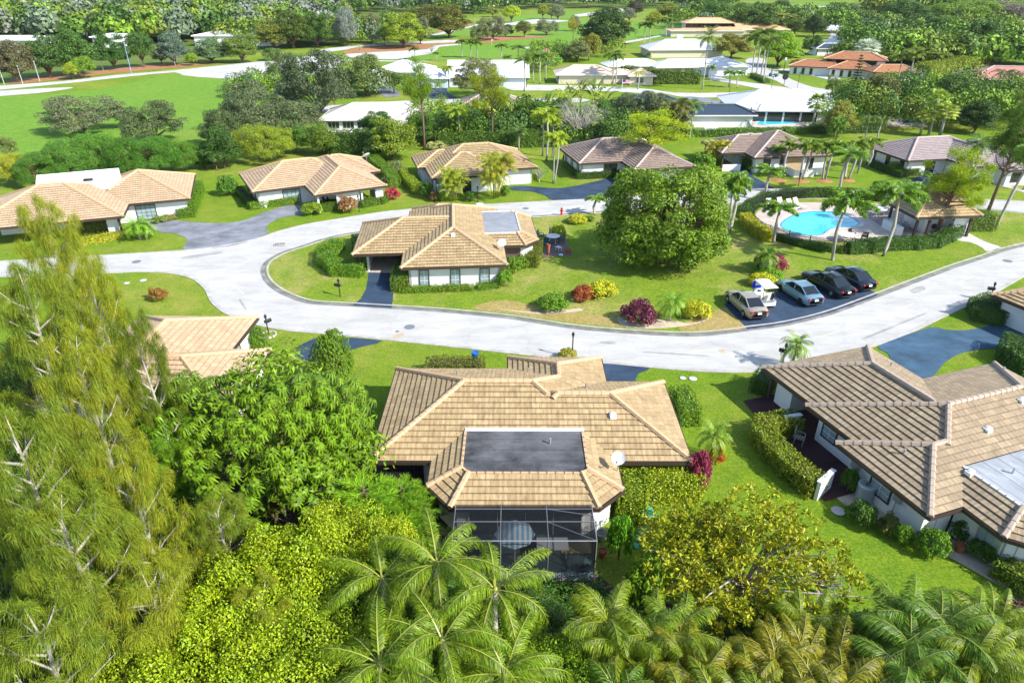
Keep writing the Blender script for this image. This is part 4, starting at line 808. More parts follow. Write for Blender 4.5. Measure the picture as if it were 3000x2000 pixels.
        for i in range(13):
            az = (i % 2) * math.pi + r.normal() * .35; el = .55 + 1.0 * r.random() ** .6; L = 2.6 + .8 * r.random(); bx = np.array([r.normal() * .35, r.normal() * .35, 1.6 + 1.4 * r.random()]); p, d = frond_pts(r, az, el, L, .9 + .4 * r.random(), 7); p = p + bx; sd = unit(np.cross(d, [0, 0, 1.]) + 1e-6) * math.cos(.5) + np.array([0, 0, .25])
            for s_ in range(2, 7):
                w0 = .36 * math.sin(math.pi * (s_ - 1.4) / 6.4) ** .6; w1 = .36 * max(.02, math.sin(math.pi * min(1, (s_ - .4) / 6.4))) ** .6
                for sg in (-1, 1):
                    o2 = np.array([0, 0, -.1]); V.append(np.stack([p[s_], p[s_] + sd[s_] * sg * w0 + o2, p[s_ + 1] + sd[s_ + 1] * sg * w1 + o2 * 1.5, p[s_ + 1]]))
            T([bx - [0, 0, .3], p[2]], [.05, .03], 4, caps=False)
        cm = quads('fronds', np.concatenate(V), LEAFG); tm = RACH
        for q in range(3): T([(r.normal() * .2, r.normal() * .2, -.1), (r.normal() * .3, r.normal() * .3, 2.4)], [.14, .1], 7)
        h, w_ = 5.6, 5.0
    elif kind == 'schefflera':
        C = clumps(seed, 1000, 4.4, 7.4, .6, fill=.14, up=-.5, lump=.2); V = []
        for c in C:
            n = int(r.integers(10, 14)); a0 = r.random() * 6.28; nn = unit(c - np.array([0, 0, 2.5])); nn = unit(nn + np.array([0, 0, .9])); u = unit(np.cross(nn, [.3, .2, .9])); v = np.cross(nn, u); L = .25 + .10 * r.random()
            for q in range(n):
                a = a0 + 6.283 * q / n; t = u * math.cos(a) + v * math.sin(a); s = np.cross(nn, t) * .04; p0 = c + t * .05; p1 = c + t * L * .55 - nn * .03; p2 = c + t * L * .92 - nn * .22 - np.array([0, 0, .06]); 
                V.append(np.stack([p0 - s * .4, p0 + s * .4, p1 + s, p1 - s])); V.append(np.stack([p1 - s, p1 + s, p2 + s * .35, p2 - s * .35]))
        V = np.concatenate(V); D, _ = crown(seed + 3, 120, 3.7, 6.8, .8, .9, 9000, .3, .1, up=-.5); cm = quads('crown', np.concatenate([V, D]), LEAFG); limbs(mb, C, (0, 0, -.1), (0, 0, 1.4), .25, r, 26); h, w_ = 7.9, 9.4
    elif kind == 'rosette':   # loose tree with pale limbs and leaf rosettes at the branch ends
        C = clumps(seed, 760, 4.4, 5.4, 1.2, fill=.6, up=-.15, lump=.3); V = []
        for c in C:
            n = int(r.integers(15, 26)); d = unit(r.normal(size=(n, 3)) + [0, 0, .5]); V.append(leaves(c + d * .16, unit(np.cross(d, r.normal(size=d.shape))), .24, .085, r, T=d))
        cm = quads('crown', np.concatenate(V), LEAFG); tm = PALE; limbs(mb, C, (0, 0, -.1), (.3, .1, 1.5), .16, r, 34, thin=.012); h, w_ = 5.9, 9.6
    elif kind == 'shrubtree':  # dense yellow green small leaved thicket
        V, C = crown(seed, 170, 3.4, 4.6, .2, .62, 62000, .105, .062, fill=.2, up=-.35, lump=.16, flatc=.9, outn=.8); cm = quads('crown', V, LEAFG)
        for q in range(60):
            e = C[r.integers(len(C))]; T([e * .7, e * 1.04 + r.normal(size=3) * .15], [.02, .006], 3, caps=False)
        limbs(mb, C, (0, 0, -.1), (0, 0, .9), .15, r, 16); h, w_ = 5.1, 7.8
    elif kind == 'casuarina':  # drooping plumes of long thin needles on ascending pale limbs
        V = []; NV = []; tm = PALE; tk = [(0, 0, -.1), (.2, .1, 3.5), (-.1, .3, 7), (.15, 0, 10), (0, 0, 12.4)]; T(tk, [.26, .22, .16, .09, .02], 8)
        tips = []
        for i in range(30):
            z = 2.4 + 9.2 * (i / 30) ** .9; a = i * 2.4 + r.normal() * .3; reach = (3.6 * (1 - z / 15.0) + .5) * (.75 + .5 * r.random()); f = Vector((0, .1, z - .5)); e = Vector((reach * math.cos(a), reach * math.sin(a), z + reach * .5))
            m = f.lerp(e, .5) + Vector((r.normal() * .2, r.normal() * .2, -.15)); T([f, m, e], [.075, .05, .018], 5, caps=False)
            for t in np.linspace(.45, 1.02, 2 + int(reach)):
                q = f.lerp(m, t * 2) if t < .5 else m.lerp(e, t * 2 - 1); sd = (-1) ** int(t * 10); u = Vector((math.cos(a + sd * .9), math.sin(a + sd * .9), .35)) * (.35 + .5 * r.random()); T([q, q + u], [.022, .008], 4, caps=False); tips.append((np.array(q + u), a + sd * .6, .8 + .5 * r.random()))
            tips.append((np.array(e), a, 1.1))
        tips.append((np.array([0, 0, 12.2]), 0, 1.0)); tips.append((np.array([.2, .1, 11.6]), 2, 1.0))
        for c, a, sc_ in tips:
            n = 160; aa = a + r.normal(size=n) * 1.25; el = .55 + r.normal(size=n) * .55; d = np.stack([np.cos(aa) * np.cos(el), np.sin(aa) * np.cos(el), np.sin(el)], 1); L = (.36 + .30 * r.random(n))[:, None] * sc_; wind = np.array([-.2, 0, 0])
            o = c + r.normal(size=(n, 3)) * .07 + d * .18 * r.random((n, 1)); p1 = o + d * L * .45; p2 = p1 + unit(d * .8 + [0, 0, -.6] + wind) * L * .42; p3 = p2 + unit(d * .3 + [0, 0, -1.1] + wind) * L * .42; s = unit(np.cross(d, [0, 0, 1.]) + r.normal(size=(n, 3)) * .5) * .0085
            for x, y in ((o, p1), (p1, p2), (p2, p3)): V.append(np.stack([x - s, x + s, y + s * .8, y - s * .8], 1).reshape(-1, 3))
        cm = quads('crown', np.concatenate(V), NEEDLE); h, w_ = 12.8, 7.6
    elif kind == 'feather':    # low bright green conifer with flat feathery sprays
        V = []
        for i in range(60):
            z = .8 + 4.4 * i / 60; a = i * 2.4; reach = 2.5 * (1 - z / 6.4) + .3; e = np.array([math.cos(a), math.sin(a), .22]) * reach; T([(0, 0, z), (e[0], e[1], z + e[2])], [.03, .01], 4, caps=False)
            for t in np.linspace(.25, 1, 6):
                c = np.array([0, 0, z]) + e * t; n = 34; aa = a + r.normal(size=n) * .7; d = np.stack([np.cos(aa), np.sin(aa), .25 + r.normal(size=n) * .25], 1); V.append(leaves(c + unit(d) * .3 * r.random((n, 1)), unit(np.array([0, 0, 1.]) + r.normal(size=(n, 3)) * .5), .42, .035, r, T=unit(d)))
        cm = quads('crown', np.concatenate(V), NEEDLE); T([(0, 0, -.1), (0, 0, 5.6)], [.09, .02], 6); h, w_ = 6, 5.4
    tmesh = mesh_of(mb, 'trunk', [tm, RACH]) if mb.v else None
    PROTO[key] = (cm, tmesh, h, w_, cn); return PROTO[key]
NAMES = dict(oak='oak_tree', dense='broadleaf_tree', round='broadleaf_tree', loose='broadleaf_tree', greyoak='oak_tree', mango='mango_tree', pine='pine_tree', bigpine='pine_tree', norfolk='conifer_tree', bare='bare_tree', twigs='bare_shrub', bush='shrub', foxtail='palm_tree', royal='palm_tree', coco='palm_tree', date='palm_tree', queen='palm_tree', robelini='dwarf_palm', areca='palm_clump', fan='fan_palm', silver='fan_palm', banana='banana_palm', schefflera='umbrella_tree', rosette='flowering_tree', shrubtree='thicket_shrub', casuarina='casuarina_tree', feather='conifer_shrub')
CATS = dict(bush='shrub', twigs='shrub', robelini='palm', areca='palm', fan='palm', silver='palm', foxtail='palm', royal='palm', coco='palm', date='palm', queen='palm', banana='palm', shrubtree='shrub', feather='shrub')
NP = [0]
def plant_at(kind, b, h, w_, label, col, seed=None, rz=None, lean=(0, 0), group=None):
    col = tuple(min(.6, c * 1.25) for c in col)
    NP[0] += 1; rnd = random.Random(NP[0] * 7 + 1); nv = 3 if kind in ('oak', 'dense', 'round', 'loose', 'foxtail', 'areca', 'bush', 'pine') else 2
    if kind in ('mango', 'schefflera', 'rosette', 'norfolk', 'silver', 'date', 'bigpine', 'greyoak', 'feather', 'royal', 'queen'): nv = 1
    sd = seed if seed is not None else 1 + NP[0] % nv
    cm, tm, h0, w0, cn = proto(kind, sd); sz = h / h0; sx = w_ / w0
    a = rnd.random() * 6.28 if rz is None else rz
    root = empty(NAMES[kind], (b[0], b[1], 0), 0); tag(root, label, CATS.get(kind, 'tree'), group)
    if lean != (0, 0): root.rotation_euler = (lean[1], lean[0], 0)
    c = link(cn, cm, root, rz=a, sc=(sx, sx, sz), col=col)
    if tm: link('trunk' if cn != 'foliage' else 'stem', tm, root, rz=a, sc=((sx if kind not in ('foxtail', 'royal', 'coco', 'date', 'queen') else min(sx, 1.1)),) * 2 + (sz,))
    return root
def plant(kind, bx, by, ty, wpx, label, col, h=None, **k):
    """base pixel, top pixel row, width in pixels"""
    b = G(bx, by); hh = h or height_at(b, ty); w_ = wpx * mpp(b, hh * .6) * (1.28 if kind in ('foxtail', 'royal') else 1)
    return plant_at(kind, b, hh, w_, label, col, **k)
def hedge(pts, w_, h, label, col=None, world=False, leaf=.12, dens=150, rough=.07, cat='hedge', group=None, flower=None):
    """clipped hedge along pixel points on the ground: added solid core in darkened leaf colour under a coat of leaves"""
    NP[0] += 1; r = rng_(NP[0]); P = [Vector((*p, 0)) if world else G(*p) for p in pts]; col = col or HG
    base = sum(P, Vector()) / len(P); V = []; segs = []; core = MB()
    if len(P) == 1: P = [P[0] - Vector((w_ * .2, 0, 0)), P[0] + Vector((w_ * .2, 0, 0))]
    for i in range(len(P) - 1):
        a, b = P[i] - base, P[i + 1] - base; L = (b - a).length; d = (b - a) / max(L, .01); nn = Vector((-d.y, d.x, 0)); e = w_ * .32
        core.box(((a.x + b.x) / 2, (a.y + b.y) / 2, h * .45), (L + w_ * .5, w_ * .74, h * .86), rz=math.atan2(d.y, d.x), taper=.9)
        m = int((L + 2 * e) * (2 * h + w_) * dens)
        s = r.random(m) * (L + 2 * e) - e; u = r.random(m) * (2 * h + w_); side = np.where(u < h, -1, np.where(u > h + w_, 1, 0))
        off = np.where(side == 0, u - h - w_ / 2, side * w_ / 2); z = np.where(side == 0, h, np.where(side < 0, u, u - h - w_)); z = np.clip(z, .04, h)
        wob = rough * (np.sin(s * 1.9 + i) + np.sin(s * 4.3 + z * 5)) * .5
        rd = np.clip((z / h - .8) * 5, 0, 1) * .12 * (side != 0); Ptt = np.stack([a.x + d.x * s + nn.x * (off * (1 - rd) + side * wob), a.y + d.y * s + nn.y * (off * (1 - rd) + side * wob), z + (side == 0) * wob], 1) + r.normal(size=(m, 3)) * .035
        N = np.stack([nn.x * side, nn.y * side, np.where(side == 0, 1, .35)], 1) + r.normal(size=(m, 3)) * .55; V.append(leaves(Ptt, unit(N), leaf * (.7 + .6 * r.random(m)), leaf * .6, r))
        for sg, c in ((-1, a), (1, b)):
            m = int(w_ * h * dens); o = (r.random(m) - .5) * w_; zz = r.random(m) * h; Pe = np.stack([c.x + d.x * sg * e + nn.x * o, c.y + d.y * sg * e + nn.y * o, zz], 1) + r.normal(size=(m, 3)) * .04; V.append(leaves(Pe, unit(np.array([d.x * sg, d.y * sg, .2]) + r.normal(size=(m, 3)) * .5), leaf, leaf * .6, r))
    root = empty('hedge', (base.x, base.y, 0)); tag(root, label, cat, group)
    link('foliage', quads('foliage', np.concatenate(V), LEAF), root, col=col)
    o = core.build('stem', LEAF, root); o.color = (col[0] * .5, col[1] * .5, col[2] * .5, 1)  # solid filler in halved leaf colour, added to block the view through
    if flower:
        A = np.concatenate(V).reshape(-1, 4, 3); A = A[r.random(len(A)) < .22].mean(1); link('flower', quads('flower', leaves(A + [0, 0, .04], unit(r.normal(size=A.shape) + [0, 0, .5]), leaf, leaf * .8, r), FLOWER), root, col=flower)
    return root
# foliage colours
GD = (.05, .12, .008); GM = (.10, .21, .010); GB = (.17, .30, .012); GY = (.30, .38, .012); YY = (.36, .38, .015); GO = (.13, .17, .045); GG = (.16, .20, .085); SV = (.38, .45, .42); HG = (.11, .24, .010); OL = (.15, .18, .02); PUR = (.20, .035, .06); RED = (.24, .06, .018); PINK = (.6, .12, .35); PG = (.12, .26, .012)
# ------------------------------------------------------------- planting, read from the photograph
pl = plant
# --- lawn inside the loop
pl('mango', 1938, 772, 478, 385, 'huge round dark green tree casting a wide shadow on the central lawn', (.10, .18, .008), rz=.4)
fx = 'tall foxtail palms around the kidney shaped pool'
pl('foxtail', 2440, 764, 560, 138, 'foxtail palm standing in front of the pool fence, nearest the black cars', GM, group=fx)
pl('foxtail', 2585, 752, 528, 150, 'foxtail palm in front of the pool fence beside the pavilion terrace', GM, group=fx)
pl('foxtail', 2266, 712, 590, 100, 'short foxtail palm above the yellow hedge at the left of the pool', GM, group=fx)
pl('foxtail', 2127, 687, 530, 80, 'slim palm with a straight trunk at the right rim of the huge round tree', GM, group=fx)
pl('foxtail', 2137, 680, 500, 84, 'slim palm crowding a twin trunk right of the huge round tree', GM, group=fx)
pl('foxtail', 2241, 586, 484, 92, 'single palm between the back road and the left end of the pool hedge', GM, group=fx)
pl('royal', 2459, 572, 430, 98, 'tall palm with a brown crownshaft behind the middle of the pool', GM)
pl('foxtail', 1745, 630, 572, 66, 'small palm peeping out left of the huge round tree beside the road', GM)
pl('bigpine', 2742, 692, 428, 225, 'leaning pine with open yellow green tufts in front of the pavilion', (.22, .32, .015), lean=(.10, 0))
pl('royal', 2916, 672, 400, 112, 'very tall palm with a leaning pale trunk right of the pavilion', GM, lean=(.16, 0))
pl('bigpine', 2893, 623, 240, 170, 'tall pine with a bare grey trunk behind the leaning palm at the right', (.07, .14, .02), lean=(.09, 0))
pl('royal', 2998, 556, 420, 90, 'palm with its trunk on the right edge of the picture', GM)
pl('coco', 2834, 545, 392, 104, 'dark palm with spreading fronds hiding the ridge of the pinkish grey house', GD)
pl('robelini', 2223, 800, 716, 74, 'left dwarf palm rising from the burgundy shrubs near the parked cars', GM)
pl('robelini', 2240, 806, 708, 82, 'right dwarf palm rising from the burgundy shrubs near the parked cars', GM)
pl('robelini', 1962, 942, 846, 104, 'dwarf palm between the purple shrub and the yellow shrub', PG)
def sh(bx, by, ty, wp, lab, col, **k): return pl('bush', bx, by, ty, wp, lab, col, **k)
sh(2258, 788, 744, 96, 'burgundy shrub behind the two dwarf palms near the parked cars', PUR)
sh(2232, 838, 802, 84, 'bright yellow shrub in front of the two dwarf palms', YY)
sh(2250, 812, 788, 92, 'low green shrub at the foot of the two dwarf palms', HG)
sh(1872, 944, 880, 112, 'round purple shrub on the lawn above the road bend', (.12, .025, .05))
sh(2040, 930, 884, 88, 'yellow shrub beside the sandy corner of the parking bay', YY)
sh(1620, 907, 862, 100, 'green shrub with bare soil in front, on the lawn', GM)
sh(1706, 878, 836, 76, 'orange red shrub touching the yellow shrub on the lawn', RED)
sh(1760, 868, 826, 92, 'large bright yellow shrub touching the orange red shrub', YY)
sh(1690, 654, 628, 62, 'yellow shrub beside the red hydrant', YY)
sh(1638, 700, 655, 44, 'yellow green potted bush behind the patio table', GY)
sh(1728, 648, 632, 30, 'small green shrub at the right end of the yellow shrub near the hydrant', GM)
# --- pool hedges
hedge([(2245, 690), (2285, 706), (2340, 722), (2400, 735), (2460, 742), (2490, 742)], .9, .75, 'sparse young hedge outside the front of the pool fence', GD, dens=70, rough=.14)
hedge([(2488, 742), (2540, 738), (2600, 731), (2680, 729), (2735, 724), (2775, 706), (2800, 690)], 1.3, 1.25, 'full green hedge outside the fence from the middle palm to the pavilion', (.05, .13, .01))
hedge([(2178, 640), (2195, 615), (2240, 590), (2310, 580), (2400, 577), (2500, 582), (2580, 590)], 1.2, 1.1, 'dark hedge wrapped round the back of the pool', GD)
hedge([(2180, 655), (2200, 676), (2228, 695), (2245, 705)], 1.3, 1.2, 'bright yellow hedge at the left corner of the pool', YY)
hedge([(2835, 672), (2880, 672)], 2.2, 1.9, 'clipped box hedge right of the pavilion', (.10, .18, .012))
# --- middle house planting
hedge([(985, 735), (962, 752), (960, 780), (990, 803), (1050, 806)], 1.7, 1.2, 'curved hedge around the left of the middle carport', HG)
hedge([(1050, 720), (1062, 760), (1062, 790)], 1.2, 1.2, 'short hedge against the carport post of the middle house', GM)
hedge([(1172, 852), (1176, 822)], 1.5, 1.3, 'square clipped hedge right of the black drive', (.11, .2, .01))
hedge([(1176, 815), (1188, 788)], 1.2, 1.2, 'hedge in the shade beside the middle carport', GD)
hedge([(1180, 858), (1378, 851)], .75, .55, 'long low hedge under the three tall windows', (.13, .24, .01))
hedge([(1406, 848), (1452, 843)], .8, .55, 'short low hedge at the right corner of the white front wing', (.11, .22, .01))
sh(1478, 840, 792, 50, 'green shrub at the right corner of the middle house', HG); sh(1502, 802, 752, 56, 'leafy shrub beside the white corner near the dark siding', (.10, .2, .012)); sh(1530, 785, 748, 46, 'low round shrub below the dark siding', GM)
hedge([(1556, 782), (1568, 755), (1572, 730)], 1.3, 1.3, 'reddish green hedge along the patio side of the middle house', (.13, .17, .015))
# --- house row behind the road
hedge([(1090, 480), (1112, 503), (1135, 520), (1155, 548)], 1.7, 1.5, 'winding hedge between the two tan houses', (.11, .22, .01))
hedge([(1083, 476), (1095, 476)], 1.9, 2.2, 'tall dark box hedge at the back left of the winding hedge', GD)
sh(1162, 510, 470, 44, 'grey green ball shrub on the lawn right of the winding hedge', GG); sh(1138, 545, 518, 48, 'greyish flowering shrub at the foot of the winding hedge', GG)
sh(1150, 585, 548, 46, 'bright red bougainvillea at the right end of the carport hedge', (.33, .04, .06)); sh(1022, 622, 574, 56, 'pink and green bougainvillea in front of the carport wall', (.24, .13, .05))
hedge([(1062, 606), (1115, 596), (1125, 592)], 1.1, .9, 'green hedge between the two bougainvilleas', (.09, .18, .012)); hedge([(955, 618), (998, 614)], 1.1, .9, 'short hedge in front of the parked white car', (.09, .18, .012))
sh(916, 628, 592, 66, 'spreading green shrub at the end of the grey drive', (.15, .24, .012)); hedge([(772, 607), (866, 597)], 1.1, .95, 'clipped hedge under the plain white wall of the light tan house', (.13, .25, .01))
hedge([(740, 612), (762, 608)], 1.2, .8, 'low square hedge at the front left corner of the light tan house', (.12, .24, .01)); hedge([(700, 568), (722, 592), (742, 606)], 1.0, .9, 'dark hedge along the shaded side of the light tan house', GD)
sh(672, 572, 512, 62, 'tall leafy shrub left of the light tan house', (.07, .17, .012)); sh(893, 585, 563, 26, 'small dark shrub beside the glazed entry', GD)
hedge([(1188, 520), (1200, 545), (1222, 566), (1250, 568)], 1.4, 1.2, 'yellow green hedge bent around the left of the palm fronted house', (.22, .32, .012)); sh(1248, 580, 530, 40, 'dark round shrub at the corner of the palm fronted house', GD)
sh(1272, 590, 560, 30, 'brownish shrub at the left of the first slender palm clump', (.13, .09, .03)); sh(1297, 590, 556, 24, 'small green shrub under the first slender palm clump', GM); sh(1378, 590, 560, 34, 'dark shrub between the two slender palm clumps', GD); sh(1480, 572, 542, 34, 'green shrub right of the second slender palm clump', GM)
pl('areca', 1332, 588, 485, 108, 'left slender palm clump in front of the tan house', (.20, .27, .012), group='slender palm clumps in front of the tan house'); pl('areca', 1448, 580, 440, 128, 'right and taller slender palm clump in front of the tan house', (.22, .26, .012), group='slender palm clumps in front of the tan house')
hedge([(1495, 538), (1565, 530)], 1.0, .9, 'hedge under the right white wall of the palm fronted house', (.16, .27, .012)); pl('twigs', 1580, 533, 478, 50, 'bare twiggy shrub right of the palm fronted house', GG)
hedge([(1695, 523), (1790, 520)], 1.2, .95, 'dark clipped hedge under the wall of the weathered pinkish brown house', GD); hedge([(1655, 487), (1682, 512)], .9, .7, 'low hedge along the left side of the weathered pinkish brown house', GM); sh(1695, 505, 482, 14, 'tiny pink climber on the corner of the weathered pinkish brown house', (.5, .03, .12)); sh(1656, 475, 448, 18, 'dark red shrub at the back left of the weathered pinkish brown house', (.13, .02, .02)); hedge([(1800, 522), (1815, 520)], 1.2, .9, 'dark box hedge beside the entry of the weathered pinkish brown house', GD)
hedge([(2185, 492), (2200, 498)], 1.5, 1.6, 'tall dark clipped shrub beside the open carport', GD); pl('areca', 2095, 480, 405, 90, 'yellowish palm clump left of the open carport', (.30, .32, .015)); sh(2060, 500, 448, 70, 'mass of green shrubs left of the open carport', GM)
hedge([(2548, 484), (2590, 502), (2640, 520)], 1.1, .8, 'low dark hedge along the side wall of the pinkish grey house', GD); hedge([(2612, 508), (2632, 508)], 1.4, 1.5, 'square clipped shrub beside the pinkish grey house', GM); hedge([(2650, 515), (2680, 514)], 1.2, 1.0, 'low clipped shrub in front of the pinkish grey house', (.1, .18, .012)); sh(2668, 505, 472, 34, 'bright pink bougainvillea at the corner of the pinkish grey house', (.7, .03, .16)); pl('fan', 2702, 540, 500, 50, 'small fan palm by the drive of the pinkish grey house', GM)
row = 'slender palms in a row on the lawn of the dark tiled house'
for i, (x, y, t, wp, ln, lab) in enumerate(((2273, 500, 425, 56, .12, 'first from the left of the slender palms on the lawn, leaning left'), (2293, 509, 408, 58, -.12, 'second slender palm from the left on that lawn'), (2342, 527, 410, 56, -.04, 'left trunk of the first crossing pair of palms on the lawn'), (2352, 527, 415, 56, -.2, 'right trunk of the first crossing pair of palms on the lawn'), (2411, 527, 418, 54, .07, 'left trunk of the second pair, above a red mulch ring'), (2418, 527, 410, 56, -.14, 'right trunk of the second pair, above a red mulch ring'), (2477, 525, 415, 62, -.05, 'left trunk of the third pair, near the tall royal palm'), (2485, 525, 408, 56, -.2, 'right trunk of the third pair, near the tall royal palm'), (2513, 507, 404, 52, -.1, 'lone slender palm right of the three crossing pairs'), (2539, 491, 400, 60, -.05, 'last slender palm at the corner of the pinkish grey house'))):
    pl('foxtail', x, y, t, wp, lab, (.12, .2, .012), lean=(-ln * .6, 0), group=row)
for i, (x, y) in enumerate(((2281, 528), (2347, 530), (2414, 530), (2480, 528), (2925, 510), (2985, 495))):
    b = G(x, y); tag(MB().lathe([(1.1, 0), (.9, .05), (.0, .07)], (0, 0, 0), 14).build('mulch_ring', MULCH, loc=(b.x, b.y, .0)), None, None, kind='structure')
pl('pine', 1893, 508, 322, 205, 'pine with bright yellow green tufts over the weathered pinkish brown roof', (.27, .38, .02)); pl('pine', 1244, 440, 168, 122, 'tall straight pine rising left of the palm fronted house roof', (.12, .22, .015)); pl('pine', 1442, 428, 186, 112, 'tall straight pine in front of the white gabled house', (.17, .24, .015))
four = 'tall pale trunked palms between the two houses'
pl('royal', 1589, 458, 318, 66, 'leftmost tall pale trunked palm in the gap between two houses', (.17, .25, .01), group=four); pl('royal', 1600, 472, 312, 78, 'tallest of the pale trunked palms in the gap between two houses', (.2, .3, .01), group=four); pl('royal', 1617, 462, 330, 60, 'third pale trunked palm in the gap, behind the white pair', (.14, .22, .01), group=four); pl('royal', 1620, 536, 382, 56, 'thin white trunk leaning left, of the forked pair', (.22, .32, .01), lean=(-.03, 0), group=four); pl('royal', 1623, 538, 384, 60, 'thin white trunk leaning right, of the forked pair', (.24, .34, .01), lean=(.10, 0), group=four)
pl('royal', 1345, 430, 308, 64, 'single white trunked palm in front of the dark garden mass', (.2, .3, .012)); pl('fan', 1305, 422, 364, 24, 'spindly papaya like palm left of the white trunked palm', GY); pl('coco', 1520, 440, 370, 66, 'low dark palm with erect fronds before the long hedge', (.07, .14, .01)); pl('twigs', 1635, 425, 400, 40, 'small twiggy shrub beneath the bare grey tree', GG)
pl('bare', 1695, 420, 285, 172, 'nearly leafless grey tree behind the pinkish brown house', (.17, .21, .15))
# --- left group of trees and shrubs
pl('greyoak', 255, 388, 281, 222, 'wide low grey green oak alone on the left fairway', (.12, .15, .075)); pl('greyoak', 455, 416, 296, 168, 'round grey green oak at the near edge of the left fairway', (.08, .12, .045)); pl('loose', 36, 494, 392, 62, 'small tree with a thin fork at the left edge', GO); pl('shrubtree', 52, 540, 450, 110, 'yellow green bush below the thin forked tree at the left edge', (.24, .28, .02))
pl('greyoak', 742, 400, 238, 214, 'big grey green oak left of the cream metal roof', (.085, .12, .05)); pl('greyoak', 858, 392, 290, 198, 'grey green oak touching the cream metal roofed house', (.10, .14, .06)); pl('greyoak', 655, 432, 318, 132, 'lower oak at the left end of the grey green group', (.07, .11, .035))
pl('greyoak', 936, 342, 143, 220, 'tallest dark grey green tree above the cream metal roof', (.06, .09, .04)); pl('greyoak', 832, 250, 145, 100, 'grey green tree in front of the white path bend', (.10, .15, .04))
pl('shrubtree', 782, 472, 364, 172, 'large yellow green bush right of the dark round tree', (.17, .24, .015)); pl('dense', 658, 492, 376, 110, 'dark green tree beside the light tan house garden', (.035, .09, .010)); pl('dense', 868, 448, 372, 84, 'leafy green bush left of the long dark hedge', (.06, .14, .01)); pl('dense', 950, 452, 376, 110, 'broad orange tinted green bush at the head of the long hedge', (.09, .15, .012)); pl('round', 938, 410, 360, 48, 'clipped round green tree at the corner of the cream metal roof', GM)
for i, (x, y, t, wp, c, lab) in enumerate(((120, 540, 448, 150, (.06, .15, .015), 'leftmost tall green thicket at the fairway edge'), (215, 525, 405, 140, (.07, .18, .02), 'second tall green thicket at the fairway edge'), (300, 512, 384, 130, (.08, .2, .02), 'third tall green thicket, the highest, at the fairway edge'), (385, 515, 402, 140, (.05, .14, .01), 'fourth tall green thicket at the fairway edge'), (470, 510, 398, 140, (.06, .17, .015), 'fifth tall green thicket, below the round oak'), (545, 500, 412, 110, (.07, .17, .012), 'last green thicket before the gap in the trees'))):
    pl('shrubtree', x, y, t, wp, lab, c, group='tall green thickets along the fairway edge')
sh(345, 520, 478, 90, 'pale reedy shrub in front of the green thickets', (.12, .22, .04)); sh(600, 492, 455, 60, 'dark low shrub between the thickets and the dark green tree', GD); pl('loose', 635, 500, 440, 60, 'thin small tree at the edge of the light tan lawn', (.12, .2, .06))
hedge([(585, 560), (578, 580), (565, 610), (560, 625)], 1.3, 1.3, 'green hedge along the right wall of the far left house', HG); hedge([(535, 635), (560, 632)], 1.6, 1.1, 'square dark clipped shrub at the corner of the far left house', GM); sh(470, 650, 632, 50, 'low grey green shrub under the white wall of the far left house', (.14, .22, .04)); sh(500, 643, 628, 40, 'low orange flecked shrub beside the square clipped shrub', (.2, .2, .04))
hedge([(258, 685), (335, 678)], 1.5, 1.5, 'tall green hedge dotted with red flowers by the far left carport', (.10, .18, .015), flower=(.5, .03, .06)); hedge([(235, 720), (300, 708), (370, 692)], 1.0, .7, 'low bright yellow hedge below the red dotted hedge', (.36, .40, .02)); pl('robelini', 412, 702, 632, 104, 'leafy dwarf palm on a sandy ring beside the grey drive', PG, h=2.7); pl('robelini', 430, 700, 640, 80, 'second stem of the dwarf palm beside the grey drive', PG, h=2.4); sh(465, 878, 842, 56, 'small red green shrub on the lawn left of the road bend', (.20, .11, .02))
# --- long hedge and dark garden mass
hedge([(965, 447), (1060, 446), (1140, 442)], 3.0, 3.2, 'long dark leafy hedge below the cream metal roofed house', (.055, .13, .01), leaf=.2, dens=55, rough=.3)
hedge([(1290, 432), (1400, 430), (1500, 430), (1600, 428)], 2.2, 2.4, 'long trimmed hedge below the banana like palms', (.08, .16, .012), leaf=.2, dens=55, rough=.2); hedge([(1600, 428), (1750, 418), (1900, 408), (1990, 402)], 2.2, 2.6, 'long dark hedge behind the weathered pinkish brown house', (.03, .075, .006), leaf=.2, dens=55, rough=.2)
hedge([(2000, 402), (2150, 399), (2300, 394), (2380, 391)], 1.2, 1.2, 'long bright green hedge with upright stems behind the dark tiled house', (.09, .2, .015), leaf=.2, dens=60); hedge([(2380, 391), (2460, 390), (2560, 388)], 1.8, 1.4, 'darker hedge behind the corner palm garden', GD, leaf=.2, dens=55)
pl('dense', 1152, 468, 352, 142, 'orange flecked mango tree on the lawn behind the winding hedge', (.13, .19, .012)); pl('dense', 1106, 405, 330, 84, 'dark glossy tree in front of the cream metal roof', (.04, .11, .008)); pl('loose', 1215, 420, 338, 56, 'small bright tree beside the tall straight pine', (.12, .22, .012)); sh(1278, 437, 412, 60, 'pale flowering shrub left of the white trunked palm', (.3, .33, .12)); pl('round', 1292, 350, 296, 40, 'orange and green bush near the street, left of the garden mass', (.3, .26, .02)); sh(1276, 330, 312, 14, 'tiny magenta bush beside the orange bush', PINK)
for i, (x, y, t, wp, c, lab) in enumerate(((1255, 425, 340, 80, GD, 'dark tree behind the spindly papaya like palm'), (1320, 405, 318, 90, GD, 'dark green tree left of the white trunked palm'), (1395, 400, 330, 80, GD, 'shaded tree among the banana like palms'), (1560, 400, 300, 90, GD, 'dark tree behind the tall pale trunked palms'), (1650, 380, 290, 80, (.05, .1, .01), 'dark tree left of the bare grey tree'), (1760, 395, 300, 90, GD, 'dark tree right of the bare grey tree'))): pl('dense', x, y, t, wp, lab, c)
